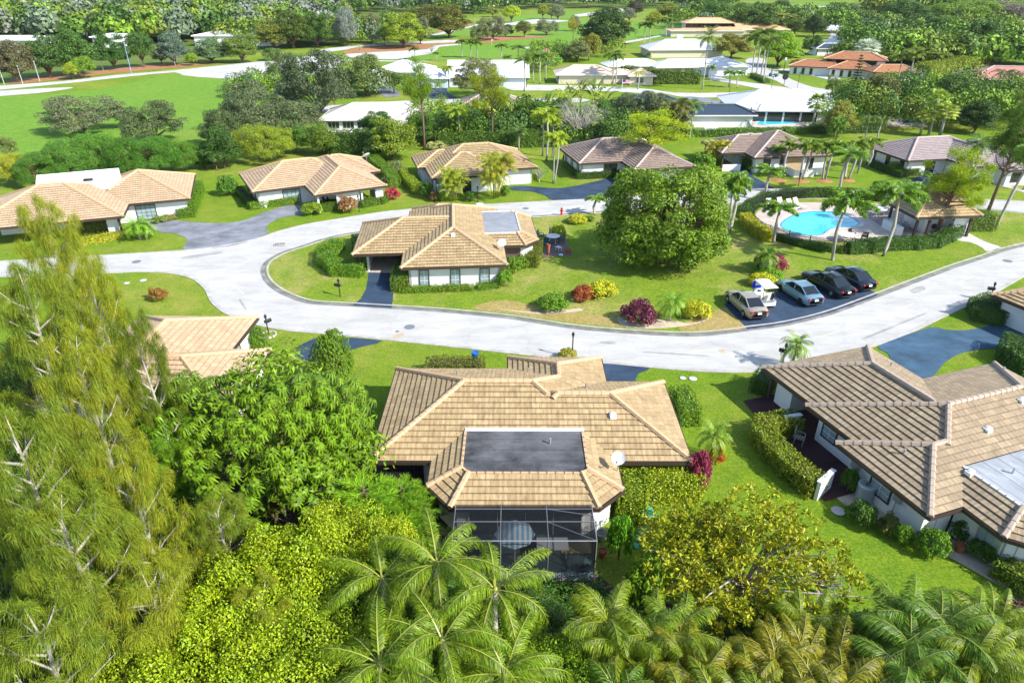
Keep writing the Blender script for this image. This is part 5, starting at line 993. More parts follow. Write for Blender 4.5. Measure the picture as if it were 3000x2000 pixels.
for i, (x, y, t, wp, lab) in enumerate(((1418, 390, 280, 66, 'leftmost banana like palm with upright paddles, beside the brown roof'), (1462, 392, 285, 70, 'banana like palm right of the tall straight pine'), (1498, 385, 276, 66, 'banana like palm above the red garden umbrella'), (1530, 380, 272, 70, 'banana like palm with torn pale leaves in the garden mass'), (1575, 375, 272, 72, 'banana like palm at the middle of the garden mass'), (1602, 350, 255, 66, 'banana like palm behind the middle of the garden mass'), (1668, 330, 232, 76, 'banana like palm in front of the peach roof'), (1700, 320, 212, 84, 'tallest banana like palm, before the peach roof'), (1738, 325, 222, 80, 'banana like palm under the right of the peach roof'), (1770, 335, 245, 66, 'rightmost banana like palm near the dark blue roof'), (1640, 345, 262, 66, 'low banana like palm left of the bare grey tree'))): pl('banana', x, y, t, wp, lab, [(.17, .23, .02), (.22, .27, .03), (.12, .2, .02)][i % 3], group='banana like palms in the garden mass')
pl('areca', 1330, 425, 335, 70, 'palm clump around the white trunked palm', GM); pl('areca', 1610, 400, 300, 74, 'palm clump behind the forked white pair', (.12, .2, .01)); pl('areca', 1470, 350, 262, 60, 'far palm clump left of the peach roof', GM)
pl('greyoak', 1870, 378, 264, 136, 'grey green tree before the dark blue metal roof', (.09, .12, .055)); pl('greyoak', 1925, 380, 276, 110, 'second grey green tree at the right of the dark blue metal roof', (.08, .11, .05)); pl('areca', 1975, 412, 276, 112, 'brownish palm clump right of the grey green trees', (.10, .12, .02)); pl('coco', 2018, 408, 286, 76, 'dark palm beside the small dark blue roof', GD)
# --- street with the white roofed houses
pl('dense', 1075, 280, 165, 128, 'big spreading oak on the grey drive behind the cream metal roof', (.10, .15, .035)); pl('loose', 1155, 275, 205, 70, 'right limb heavy small oak near the white roof', (.09, .14, .03)); pl('greyoak', 1408, 285, 168, 150, 'old oak in front of the white gabled house', (.13, .15, .045)); pl('foxtail', 1315, 258, 190, 30, 'small bright palm beside the garage door', (.2, .3, .02))
hedge([(1835, 232), (1920, 245), (2036, 246)], 3, 3.2, 'long tall clipped hedge in front of the long white house', (.10, .17, .015), leaf=.3, dens=30)
pl('date', 2057, 262, 82, 86, 'tall date palm on the street lawn before the white houses', (.13, .19, .05)); pl('queen', 1868, 262, 202, 56, 'yellowish drooping palm at the near end of the long tall hedge', (.3, .34, .02)); pl('fan', 1895, 212, 152, 26, 'small dark palm in front of the long white roof', GD); pl('twigs', 2030, 218, 168, 50, 'leafless candelabra tree in front of the long white house', (.12, .2, .05))
ry = 'row of royal palms beside the street corner'
for x, y, t, lab in ((2203, 222, 92, 'leftmost royal palm of the street corner row'), (2216, 228, 80, 'second royal palm of the street corner row'), (2226, 234, 76, 'third and tallest royal palm of the street corner row'), (2237, 244, 100, 'nearest royal palm of the street corner row')): pl('royal', x, y, t, 66, lab, (.10, .17, .012), group=ry)
hedge([(2205, 226), (2245, 244)], 1.6, 1.0, 'low hedge at the foot of the royal palm row', (.1, .2, .015), leaf=.25, dens=35)
pl('foxtail', 2133, 256, 206, 32, 'left small palm on the curved drive lawn', GM); pl('foxtail', 2160, 258, 206, 30, 'right small palm on the curved drive lawn', GM); pl('foxtail', 2080, 242, 190, 22, 'small palm in front of the white wall by the street', GM)
pl('dense', 2278, 196, 100, 120, 'bright green flat topped tree beyond the royal palm row', (.16, .30, .010)); pl('oak', 2142, 170, 100, 104, 'orange green spreading tree behind the date palm', (.15, .15, .02)); sh(2330, 170, 145, 50, 'dark clipped dome shrub right of the bright green tree', GD); pl('dense', 2384, 108, 48, 68, 'dark round magnolia like tree beside the curving street', (.035, .07, .012)); pl('dense', 2378, 158, 105, 56, 'dark leafy tree at the corner of the two storey house', GD); pl('fan', 2326, 212, 172, 42, 'orange green small palm tree on the pickup lawn', (.2, .24, .02)); pl('foxtail', 2455, 212, 168, 26, 'left slim palm before the two storey house', GM); pl('foxtail', 2472, 212, 166, 26, 'right slim palm before the two storey house', GM)
pl('silver', 2528, 205, 112, 88, 'silver blue fan palm beside the orange brown roof', SV); pl('norfolk', 2490, 316, 158, 62, 'tall dark layered conifer right of the street', (.03, .07, .015)); pl('dense', 2560, 336, 225, 104, 'brown green leafy tree right of the tall conifer', (.09, .10, .02)); pl('loose', 2436, 300, 222, 56, 'open leafy tree left of the tall conifer', (.10, .17, .03)); pl('dense', 2452, 402, 305, 92, 'mango tree with orange tips by the white pool house', (.17, .19, .02)); pl('fan', 2376, 392, 268, 72, 'tall fan palm at the corner of the white pool house', (.13, .2, .02)); pl('areca', 2440, 420, 335, 60, 'palm clump in front of the mango tree with orange tips', GM)
pl('queen', 2530, 425, 330, 78, 'dark drooping palm right of the mango tree with orange tips', (.05, .11, .01)); pl('queen', 2566, 430, 335, 70, 'second dark drooping palm above the corner garden', (.07, .12, .012)); pl('fan', 2720, 396, 255, 90, 'bright fan palm behind the pinkish grey house', (.2, .3, .04)); pl('fan', 2752, 402, 300, 90, 'lower bright fan palm behind the pinkish grey house', (.24, .31, .05)); pl('fan', 2695, 398, 318, 70, 'fan palm with pale skirt behind the pinkish grey ridge', (.26, .32, .05))
pl('dense', 2800, 345, 222, 140, 'large dark green tree between the pinkish red roof and the pines', (.06, .12, .015)); pl('dense', 2850, 390, 300, 110, 'dark green tree behind the drooping dark palm', (.04, .09, .01)); pl('greyoak', 2662, 330, 250, 90, 'grey green tree above the screened pool frame', (.09, .13, .04)); pl('queen', 2918, 298, 195, 78, 'windblown palm in front of the pinkish red roof', (.06, .12, .012)); pl('queen', 2950, 300, 200, 66, 'second windblown palm in front of the pinkish red roof', (.06, .12, .012)); pl('fan', 2868, 245, 188, 46, 'round palm at the left end of the pinkish red roof', (.17, .22, .02)); pl('bigpine', 2960, 430, 262, 130, 'dark pine at the right edge below the pinkish red roof', (.10, .17, .02)); pl('round', 3000, 188, 142, 90, 'pink flowering tree at the right edge', (.50, .16, .42)); pl('dense', 2990, 420, 372, 90, 'bluish green shrub tree at the right edge', (.07, .15, .04))
hedge([(2700, 228), (2790, 214), (2868, 192)], 5, 3.4, 'bright yellow green bank of hedge running to the far fairway', (.2, .27, .012), leaf=.35, dens=22, rough=.4)
tp = 'tall palms around the far rectangular pool'
for x, y, t, lab, ln in ((2624, 248, 152, 'leftmost of the tall palms before the far pool', 0), (2650, 252, 142, 'leaning pale trunked palm before the far pool', .1), (2690, 208, 138, 'palm with a pale trunk leaning right behind the far pool', .1), (2735, 210, 152, 'palm at the left of the dark trunks behind the far pool', 0), (2780, 200, 125, 'palm against the dark trees at the right of the far pool', 0)): pl('royal', x, y, t, 62, lab, (.13, .19, .015), lean=(ln, 0), group=tp)
for x, y, t, wp, c, lab in ((2745, 185, 100, 130, (.07, .13, .015), 'broad tree behind the far pool palms'), (2835, 190, 112, 90, (.09, .12, .03), 'rounded tree at the near corner of the far right fairway'), (2872, 180, 62, 150, (.05, .11, .012), 'large dark tree standing over the far right fairway edge'), (2780, 128, 50, 130, (.07, .14, .015), 'green tree left of the far right fairway'), (2690, 118, 48, 130, (.04, .09, .012), 'dark tree right of the far white roof'), (2570, 100, 56, 92, (.07, .12, .012), 'tree with a fan palm at its foot left of the far white roof'), (2810, 70, 2, 170, (.13, .22, .012), 'bright green tree at the top right'), (2650, 60, 5, 130, (.06, .13, .012), 'tree at the top right, left of the brightest one'), (2570, 45, 2, 90, (.05, .11, .012), 'tree above the far gabled house'), (2930, 66, 6, 110, (.14, .13, .11), 'greyish brown tree beyond the far right fairway'), (2990, 66, 26, 60, (.07, .1, .03), 'small dark tree at the top right edge'), (2210, 100, 10, 130, (.06, .12, .012), 'broad tree above the orange roof house'), (2120, 88, 8, 120, (.055, .13, .010), 'dark green tree right of the orange two storey roof'), (2052, 74, 8, 90, (.05, .11, .01), 'dark green tree left of the orange two storey roof'), (2255, 92, 30, 70, (.10, .16, .02), 'tree behind the tall royal palms'), (2328, 102, 52, 62, (.09, .15, .015), 'tree right of the far royal palms'), (2365, 52, 22, 84, (.12, .14, .08), 'grey green tree on the far golf course'), (2280, 60, 2, 80, (.04, .09, .012), 'dark tree by the far golf course'), (2480, 50, 10, 56, (.08, .13, .02), 'tree over the far gabled roof')): pl('oak' if wp > 70 else 'round', x, y, t, wp, lab, c)
pl('royal', 2290, 100, 38, 60, 'far palm with a pale trunk above the bright green tree', (.2, .24, .03)); pl('royal', 2272, 98, 48, 50, 'second far palm left of the pale trunked one', (.2, .24, .03)); pl('fan', 2148, 92, 75, 24, 'small bright palm beside the beige chimney', GY); pl('fan', 2590, 112, 82, 50, 'fan palm before the small grey brown roof', (.15, .2, .04))
# --- golf course trees
for kd, x, y, t, wp, c, lab in (('dense', 1182, 140, 42, 128, (.17, .25, .012), 'yellow green clouded tree on the mulch island'), ('loose', 1128, 140, 68, 34, GM, 'slim tree at the left of the mulch island'), ('greyoak', 1231, 130, 50, 66, (.12, .15, .07), 'grey oak right of the yellow green clouded tree'), ('dense', 1315, 111, 17, 116, (.10, .11, .012), 'big dark golden green tree with a visible trunk on the golf course'), ('dense', 1245, 98, 16, 110, (.085, .10, .012), 'dark golden green tree joined to the left of the big one'), ('greyoak', 1443, 118, 46, 88, (.14, .16, .08), 'grey oak on the mulch strip of the golf course'), ('greyoak', 1406, 122, 70, 62, (.12, .16, .05), 'smaller oak leaning at the left of the mulch strip'), ('greyoak', 1480, 108, 72, 50, (.05, .08, .03), 'dark low tree right of the mulch strip oak'), ('round', 1497, 67, 17, 54, (.26, .36, .012), 'bright yellow green tree alone on the far fairway'), ('round', 1443, 50, 22, 40, (.18, .22, .02), 'olive tree left of the bright yellow green one'), ('greyoak', 1089, 126, 38, 66, (.13, .15, .06), 'grey tree left of the mulch island'), ('greyoak', 1018, 136, 18, 84, (.15, .19, .17), 'tall blue grey tree at the left of the golf course'), ('twigs', 1055, 154, 128, 18, GG, 'tiny bare tree on the mulch island'), ('twigs', 1265, 157, 128, 26, GG, 'tiny bare tree on the white sand track'), ('round', 1535, 110, 62, 50, (.11, .14, .03), 'round tree right of the dark low tree'), ('greyoak', 1602, 103, 58, 70, (.13, .17, .08), 'spreading oak alone on the green fairway'), ('greyoak', 1684, 92, 44, 40, (.14, .16, .10), 'grey leafed tree left of the huge dark tree'), ('pine', 1678, 130, 50, 34, (.3, .32, .03), 'slim golden topped pine left of the huge dark tree'), ('dense', 1770, 145, 28, 150, (.035, .075, .010), 'huge dark golden topped tree beyond the peach roof'), ('dense', 1725, 178, 100, 60, (.17, .18, .012), 'golden green tree in front of the huge dark tree'), ('oak', 1690, 182, 124, 84, (.13, .16, .05), 'grey green rounded tree behind the peach roof'), ('round', 1655, 182, 150, 40, (.08, .13, .012), 'low green tree at the left of the peach roof'), ('round', 1832, 92, 62, 36, (.25, .26, .015), 'golden tree right of the huge dark tree'), ('greyoak', 1842, 62, 22, 48, (.15, .18, .12), 'pale grey tree above the golden one'), ('dense', 1858, 48, 6, 52, (.05, .05, .02), 'dark brownish tree on the far golf course'), ('dense', 1960, 58, 12, 80, (.14, .18, .015), 'flat topped golden green tree on the far golf course'), ('dense', 1915, 75, 38, 52, (.24, .27, .012), 'yellow green tree left of the flat topped one'), ('round', 1591, 56, 14, 32, (.2, .25, .015), 'slim yellow green tree on the far mulch'), ('round', 1615, 56, 22, 24, (.25, .28, .015), 'smaller yellow green tree on the far mulch'), ('greyoak', 1634, 58, 12, 50, (.13, .16, .09), 'grey tree beside the slim yellow green trees'), ('round', 1595, 180, 142, 44, (.45, .13, .32), 'pink blossom tree beside the bunker')):
    pl(kd, x, y, t, wp, lab, c)
for x, y, t, wp, lab in ((1216, 175, 138, 32, 'small palm in front of the white sand track'), (1278, 178, 153, 22, 'smallest palm below the white sand track'), (1355, 170, 113, 36, 'left palm of three behind the white gabled roof'), (1378, 170, 115, 36, 'middle palm of three behind the white gabled roof'), (1397, 170, 118, 36, 'right palm of three behind the white gabled roof'), (1470, 178, 126, 38, 'palm behind the middle of the white gabled roof'), (1518, 190, 130, 50, 'bushy palm at the right end of the white gabled roof'), (1487, 205, 162, 26, 'slim palm before the right end of the white gabled roof'), (1535, 268, 160, 52, 'tall palm right of the white gabled house'), (1564, 243, 152, 44, 'second tall palm right of the white gabled house'), (1583, 246, 150, 50, 'third tall palm, left of the peach roof'), (1600, 238, 155, 44, 'fourth tall palm, touching the peach roof'), (1792, 248, 145, 50, 'windblown palm before the wing of the peach roofed house'), (1802, 252, 150, 46, 'second windblown palm before the wing of the peach roofed house'), (1885, 132, 62, 38, 'left palm by the far cart path'), (1900, 132, 58, 34, 'leaning palm by the far cart path'), (1935, 112, 52, 34, 'third palm by the far cart path'), (1952, 112, 50, 34, 'fourth palm by the far cart path'), (1967, 108, 52, 32, 'fifth palm by the far cart path'), (1389, 70, 32, 26, 'distant palm on the far fairway')): pl('foxtail' if wp < 40 else 'royal', x, y, t, wp, lab, (.10, .18, .015), group='palms near the golf course')
for x, y, t, wp, c, lab in ((55, 240, 122, 108, (.09, .09, .04), 'reddish brown topped tree at the left end of the path row'), (150, 228, 105, 110, (.05, .11, .02), 'dark green tree second in the path row'), (235, 222, 100, 120, (.05, .12, .015), 'largest dark green tree in the path row'), (335, 204, 102, 88, (.035, .10, .012), 'dark tree between the two light poles'), (422, 198, 92, 72, (.045, .11, .015), 'dark round tree right of the blue pole'), (512, 192, 104, 94, (.09, .14, .10), 'blue grey tree in the middle of the path row'), (620, 184, 116, 104, (.10, .17, .07), 'pale green tree right of the blue grey one'), (712, 184, 100, 96, (.10, .16, .02), 'yellowish green tree at the right of the path row'), (860, 142, 42, 120, (.06, .10, .01), 'dark wide tree above the white path bend'), (930, 140, 40, 90, (.05, .11, .01), 'dark tree beside the wide tree above the path bend'), (800, 145, 60, 90, (.13, .16, .02), 'olive tree left of the dark wide tree'), (215, 234, 183, 42, (.22, .30, .015), 'small bright yellow green tree in front of the path row'), (252, 230, 164, 60, (.12, .22, .015), 'small bright green tree in front of the path row'), (565, 193, 156, 34, (.15, .26, .012), 'small bright tree below the pale green tree'), (475, 188, 148, 48, (.16, .2, .03), 'low yellowish tree left of the blue grey tree'), (800, 178, 140, 60, (.07, .15, .012), 'low green bushes below the dark wide tree'), (510, 106, 46, 90, (.33, .22, .03), 'orange tree with a red tip in the far wood'), (620, 92, 50, 90, (.22, .24, .03), 'yellow tree in the far wood'), (20, 80, 30, 50, (.08, .2, .02), 'bright green tree at the top left'), (400, 92, 42, 60, (.14, .22, .015), 'yellow green tree above the white buildings')): pl('dense' if wp > 85 else 'round', x, y, t, wp, lab, c)
# --- far wood: hundreds of crowns that read as one mass
def wood(name, label, spots, seed, n=0, lf=.17):
    n0 = n
    r = rng_(seed); V = []; cols = []
    for (x, y, h, w_, ci) in spots:
        n = n0 or int(190 + 60 * w_ / 8); d = unit(r.normal(size=(n, 3))); d[:, 2] = np.abs(d[:, 2]) * 1.2 - .35; P = np.array([x, y, h * .55]) + d * np.array([w_ * .5, w_ * .5, h * .48]) * (1 + .18 * np.sin(d[:, :1] * 5 + x) + .12 * r.normal(size=(n, 1)))
        V.append(leaves(P, unit(d + r.normal(size=d.shape) * .5), w_ * lf * (.6 + .8 * r.random(n)), w_ * lf * .65, r)); cols += [ci] * n
    me = quads(name, np.concatenate(V), WOODM, cols); tag(link(name, me), label, 'wood', kind='stuff')
WOODM = []
for i, c in enumerate(((.09, .17, .02), (.14, .21, .02), (.14, .19, .11), (.19, .21, .17), (.17, .21, .02), (.06, .125, .02), (.15, .26, .02))):
    m = NT('wood foliage %d' % i); m.rough(.6, .2); ri = m.n('NewGeometry').outputs['Random Per Island']; m.base(m.mix(ri, [x * .5 for x in c], [x * 1.5 for x in c])); WOODM.append(m.mat)
rw = random.Random(5)
def spots(n, x0, x1, ylo, yhi, hts, cw, wr=(8, 15), keep=None):
    out = []
    while len(out) < n:
        x = rw.uniform(x0, x1); t = rw.random() ** .7; a = ylo(x) if callable(ylo) else ylo; y = yhi + (a - yhi) * t
        if keep and not keep(x, y): continue
        b = G(x, y); out.append((b.x, b.y, rw.uniform(*hts), rw.uniform(*wr), rw.choices(range(7), cw)[0]))
    return out
wood('wood', 'wood of mixed grey and green trees filling the top left', spots(1000, -500, 1010, lambda x: 128 - max(0, x - 700) * .13 - (10 if x > 560 and x < 720 else 0), -25, (7, 13), (3, 4, 5, 3, 2, 2, 2)), 11)
wood('wood', 'dark wood along the top middle of the picture', spots(520, 1000, 2150, lambda x: 42 if x < 1500 else 30, -35, (9, 14), (4, 2, 1, 2, 0, 6, 1), keep=lambda x, y: y < 26 or x < 1560), 12)
wood('wood', 'green wood along the top right of the picture', spots(420, 2550, 3500, lambda x: 60 if x < 2850 else 20, -35, (9, 14), (4, 4, 1, 1, 2, 3, 5)), 13)
wood('wood', 'thin far tree line beyond the golf course at the top', spots(420, 2100, 2700, 1, -45, (9, 13), (3, 2, 2, 2, 1, 5, 2)), 14)
wood('wood', 'distant tree line on the horizon', spots(700, -900, 4000, -30, -66, (9, 15), (3, 2, 2, 2, 0, 5, 1)), 15)
BL = dict(n=420, lf=.09)
wood('tree_belt', 'tree belt among the far houses at the upper right', spots(150, 2480, 3000, 200, 95, (6, 10), (4, 4, 1, 0, 2, 2, 5)), 21, **BL)
wood('tree_belt', 'tree belt behind the orange roofed house', spots(70, 1990, 2480, 98, 50, (7, 11), (4, 3, 1, 0, 2, 3, 4)), 22, **BL)
wood('garden_jungle', 'shaded jungle planting behind the long trimmed hedge', spots(60, 1235, 1960, 422, 352, (3, 5), (4, 1, 0, 0, 0, 4, 3), (4, 7)), 23, n=700, lf=.07)
wood('garden_jungle', 'green planting between the white pool house and the pinkish grey house', spots(70, 2440, 3050, 385, 262, (4, 7), (3, 3, 1, 0, 1, 2, 5), (5, 8)), 24, n=600, lf=.07)
wood('garden_jungle', 'shrubs among the houses behind the white gabled house', spots(46, 1560, 2110, 215, 150, (2.5, 5), (3, 3, 1, 0, 2, 2, 5), (4, 7), keep=lambda x, y: not (1620 < x < 1860 and y > 175) and not (1810 < x < 2110 and y > 150)), 25, n=420, lf=.08)
wood('tree_belt', 'trees between the path bend and the golf course', spots(60, 640, 1180, 135, 100, (6, 10), (3, 3, 3, 1, 3, 1, 3)), 26, **BL)
wood('tree_belt', 'trees and shrubs behind the white street at the left of the old oak', spots(26, 700, 1180, 300, 262, (3, 6), (3, 3, 2, 0, 2, 2, 4), (5, 8), keep=lambda x, y: x < 900 or y < 285), 27, n=500, lf=.08)
# --- foreground
pl('schefflera', 812, 1490, 985, 690, 'large umbrella tree with drooping glossy leaf rosettes left of the near house', (.085, .165, .004), h=8.4, rz=.3)
pl('areca', 560, 1330, 1040, 300, 'bushy palm between the umbrella tree and the tan roof at left', (.10, .19, .010), h=5.6)
pl('schefflera', 985, 1130, 980, 120, 'small umbrella tree sprout at the top right of the large one', (.08, .16, .006), h=4.4)
def top(kind, x, y, h, w_, label, col, **k):
    b = G(x, y, h); return plant_at(kind, b, h, w_, label, col, **k)
cs = 'feathery casuarina trees at the left'
for x, y, h, w_, lab, c in ((110, 575, 14.0, 4.4, 'casuarina whose plume stands highest against the far left roof', 0), (40, 760, 13.0, 4.8, 'casuarina at the left edge below the tallest plume', 1), (230, 740, 12.5, 3.6, 'casuarina left of the road stub, second highest plume', 0), (370, 900, 12.0, 2.9, 'casuarina with dark slim trunks beside the tan roof at left', 2), (190, 960, 12.0, 4.0, 'casuarina with a long pale bent limb at the left', 0),
    (0, 1180, 12.5, 4.6, 'casuarina at the left edge beside the pale flat roof', 1), (340, 1300, 10.5, 3.4, 'casuarina with a forked pale trunk before the pale flat roof', 0), (140, 1430, 11.0, 4.6, 'casuarina at the left edge halfway down the picture', 1), (480, 1230, 7.0, 3.8, 'greener casuarina between the tan roof and the umbrella tree', 3), (620, 1450, 7.0, 3.2, 'casuarina tuft below the umbrella tree', 1),
    (60, 1760, 9.5, 4.6, 'casuarina filling the bottom left corner', 1), (400, 1640, 8.5, 4.0, 'casuarina above the yellow green thicket', 0), (750, 1720, 6.5, 3.0, 'casuarina spray hanging inside the yellow green thicket', 0), (790, 1290, 6.0, 1.9, 'slender casuarina tip in front of the umbrella tree', 2)):
    top('casuarina', x, y, h, w_, lab, [(.17, .22, .016), (.12, .18, .016), (.09, .14, .012), (.10, .22, .012)][c], group=cs)
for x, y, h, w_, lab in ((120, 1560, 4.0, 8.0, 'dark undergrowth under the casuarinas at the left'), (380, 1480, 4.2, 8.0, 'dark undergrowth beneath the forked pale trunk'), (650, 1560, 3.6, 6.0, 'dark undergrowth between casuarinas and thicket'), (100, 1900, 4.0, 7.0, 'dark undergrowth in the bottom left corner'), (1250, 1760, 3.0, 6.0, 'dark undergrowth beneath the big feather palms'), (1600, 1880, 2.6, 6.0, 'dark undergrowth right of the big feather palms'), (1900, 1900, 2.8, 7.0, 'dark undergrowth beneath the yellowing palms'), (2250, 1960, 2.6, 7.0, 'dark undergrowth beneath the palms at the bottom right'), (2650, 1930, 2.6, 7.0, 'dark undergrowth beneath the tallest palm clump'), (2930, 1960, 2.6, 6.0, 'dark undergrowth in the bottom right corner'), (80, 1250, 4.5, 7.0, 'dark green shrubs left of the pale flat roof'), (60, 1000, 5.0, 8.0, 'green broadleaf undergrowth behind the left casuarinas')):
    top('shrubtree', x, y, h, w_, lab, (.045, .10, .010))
th = 'yellow green small leaved thicket at the bottom'
TC = (.19, .28, .006)
for i, (x, y, h, w_, lab) in enumerate(((760, 1640, 6.5, 7.5, 'bright yellow green thicket left of the big palms'), (960, 1540, 5.5, 6.5, 'yellow green thicket below the umbrella tree, with red twigs'), (560, 1880, 6.5, 7.0, 'yellow green thicket at the bottom left'), (900, 1860, 6.0, 7.0, 'yellow green thicket at the bottom, under the left palm'), (1150, 1660, 4.8, 5.5, 'darker green thicket behind the big palms'), (1000, 1700, 5.0, 5.5, 'green thicket between the palm fronds'), (1500, 1930, 5.0, 6.0, 'bright thicket at the bottom centre'), (1700, 1980, 5.0, 5.0, 'bright thicket at the bottom, right of centre'), (300, 1960, 6.0, 6.5, 'thicket in the lower left corner'), (1250, 1980, 5.0, 5.5, 'thicket under the big palms at the bottom edge'))):
    top('shrubtree', x, y, h, w_, lab, [TC, (.2, .28, .007), TC, (.17, .26, .008), (.05, .12, .010), (.09, .18, .010), (.14, .25, .008), (.12, .23, .008), TC, (.07, .14, .010)][i], group=th)
top('feather', 1060, 1395, 5.0, 6.0, 'bright green feathery conifer at the left corner of the near house', (.12, .26, .01)); top('feather', 1170, 1400, 4.0, 4.6, 'second feathery conifer against the near house wall', (.10, .22, .01)); top('feather', 960, 1440, 4.4, 4.6, 'feathery conifer below the umbrella tree', (.11, .22, .015))
qp = 'big feather palms in front of the near house'
for x, y, h, w_, lab in ((1275, 1560, 7.8, 5.4, 'big palm whose fronds cross the near roof corner'), (1450, 1640, 7.4, 5.2, 'big palm covering the left half of the patio screen'), (1110, 1620, 6.6, 5.0, 'big palm left of the patio screen'), (1100, 1860, 7.0, 5.6, 'big palm at the bottom left of the palm group'), (1480, 1900, 6.6, 5.4, 'big palm at the bottom, right of the palm group'), (1290, 1790, 7.2, 5.4, 'big palm in the middle of the palm group')):
    top('queen', x, y, h, w_, lab, (.11, .19, .005), group=qp)
ar = 'yellowing slender palms along the bottom right'
for i, (x, y, h, w_, lab) in enumerate(((1880, 1800, 6.0, 5.5, 'yellowing palm clump right of the patio hedge'), (2060, 1850, 6.0, 5.5, 'yellowing palm clump below the flowering tree'), (1780, 1960, 6.0, 4.5, 'palm clump at the bottom centre right'), (2150, 1990, 6.0, 5.0, 'palm clump at the bottom under the flowering tree'), (2420, 1760, 5.0, 4.0, 'thin palm clump standing on the lawn edge'), (2500, 1900, 6.0, 5.5, 'palm clump with orange fronds at the bottom right'), (2700, 1790, 6.0, 6.0, 'tallest palm clump before the right lawn'), (2860, 1880, 6.0, 5.5, 'palm clump near the lower right corner'), (2990, 1800, 5.5, 4.5, 'palm clump on the right edge'), (2340, 1960, 6.0, 5.0, 'palm clump between the two bottom palm clumps'), (2680, 1980, 6.0, 5.0, 'palm clump at the bottom edge, right of the orange fronds'), (1960, 1960, 5.0, 4.5, 'low palm clump at the bottom edge'))):
    top('areca', x, y, h, w_, lab, [(.12, .19, .006), (.17, .18, .008), (.07, .15, .008), (.13, .19, .008)][i % 4], group=ar)
pl('rosette', 2160, 1800, 1385, 640, 'open flowering tree with pale limbs and yellow green rosettes on the right lawn', (.23, .26, .010), h=5.2, rz=1.0)
top('rosette', 2050, 1530, 3.8, 5.5, 'lower rosette tree between the near house and the open flowering tree', (.23, .26, .010)); top('twigs', 2420, 1640, 2.0, 3.0, 'leafless grey twiggy shrub right of the open flowering tree', GG); top('shrubtree', 2240, 1800, 2.6, 3.2, 'dark glossy shrub under the open flowering tree', (.06, .14, .015))
hedge([(1848, 1520), (1850, 1440), (1855, 1400)], 1.5, 1.7, 'tall hedge along the right corner of the near house', (.2, .3, .012)); sh(1812, 1640, 1505, 84, 'round bright green shrub right of the patio screen', (.10, .26, .012)); hedge([(1905, 1455), (2015, 1450)], 1.7, 1.8, 'square hedge below the satellite dish', (.25, .34, .012)); hedge([(1560, 1795), (1660, 1800), (1740, 1790)], 1.6, 1.2, 'dark green hedge below the lattice of the patio screen', (.06, .15, .012)); sh(1870, 1840, 1640, 130, 'green shrub beside the stepping stones', (.11, .2, .012)); sh(2035, 1445, 1320, 80, 'purple leaved shrub at the right corner of the near house', (.22, .03, .075)); sh(1990, 1400, 1330, 60, 'red leaved shrub against the right wall of the near house', (.24, .04, .03)); pl('robelini', 2080, 1350, 1180, 120, 'dwarf palm beside the right wall of the near house', (.14, .25, .012), h=3.0); sh(2095, 1360, 1300, 50, 'orange red crotons at the foot of the dwarf palm', (.35, .08, .02)); hedge([(1990, 1180), (2020, 1240)], 1.3, 1.2, 'clipped hedge in shade behind the white garden wall', (.13, .25, .012))
hedge([(1270, 1100), (1400, 1098)], 1.5, 1.2, 'reddish brown clipped hedge behind the near roof', (.13, .15, .02)); sh(1662, 1052, 1022, 60, 'yellow flecked round shrub at the roadside behind the near roof', (.26, .26, .02)); hedge([(742, 1015), (752, 1010)], 1.6, 1.2, 'round dark shrub beside the tan roof at left', GM)
hedge([(2310, 1262), (2235, 1275), (2232, 1300), (2262, 1342), (2312, 1392), (2372, 1440)], 1.35, 1.2, 'long yellow green clipped hedge around the maroon courtyard', (.17, .23, .010), dens=190); hedge([(2225, 1150), (2240, 1130)], 1.3, 1.2, 'dark hedge under the carport corner of the grey brown house', GD)
pl('robelini', 2318, 1078, 978, 104, 'small palm beside the mailbox at the road edge', (.14, .26, .012), h=3.2)
hedge([(2900, 900), (2865, 915), (2870, 935), (2905, 945), (2925, 940)], 1.6, 1.1, 'outer curved hedge beside the blue drive', (.06, .13, .012)); hedge([(2935, 905), (2925, 925), (2935, 945)], 1.4, 1.2, 'inner curved hedge beside the white column', (.04, .10, .01)); hedge([(2965, 1030), (2960, 1060), (3010, 1095)], 1.8, 1.3, 'shaded hedge at the right edge below the blue drive', (.05, .12, .01))
for x, y, t, wp, lab, c in ((2480, 1440, 1370, 50, 'dark shrub beside the air conditioner', GD), (2520, 1530, 1475, 90, 'low shrubs in front of the air conditioner', GD), (2600, 1560, 1510, 70, 'orange tinged low shrub by the wall', (.1, .12, .02)), (2640, 1585, 1540, 60, 'low green shrub along the white wall', GM), (2725, 1620, 1555, 100, 'leafy shrub at the white wall corner', GM), (2820, 1580, 1520, 80, 'dark shrub in the shaded wall corner', GD), (2860, 1630, 1580, 70, 'dark shrub below the long window', GD), (2890, 1650, 1600, 50, 'small dark shrub at the end of the bed', GD)): sh(x, y, t, wp, lab, c)
hedge([(2945, 1690), (3000, 1725), (3060, 1760)], 1.4, 1.0, 'green hedge at the right edge below the windows', (.13, .2, .015)); sh(2960, 1815, 1765, 90, 'dark purple low shrub at the right lawn edge', (.08, .02, .04))
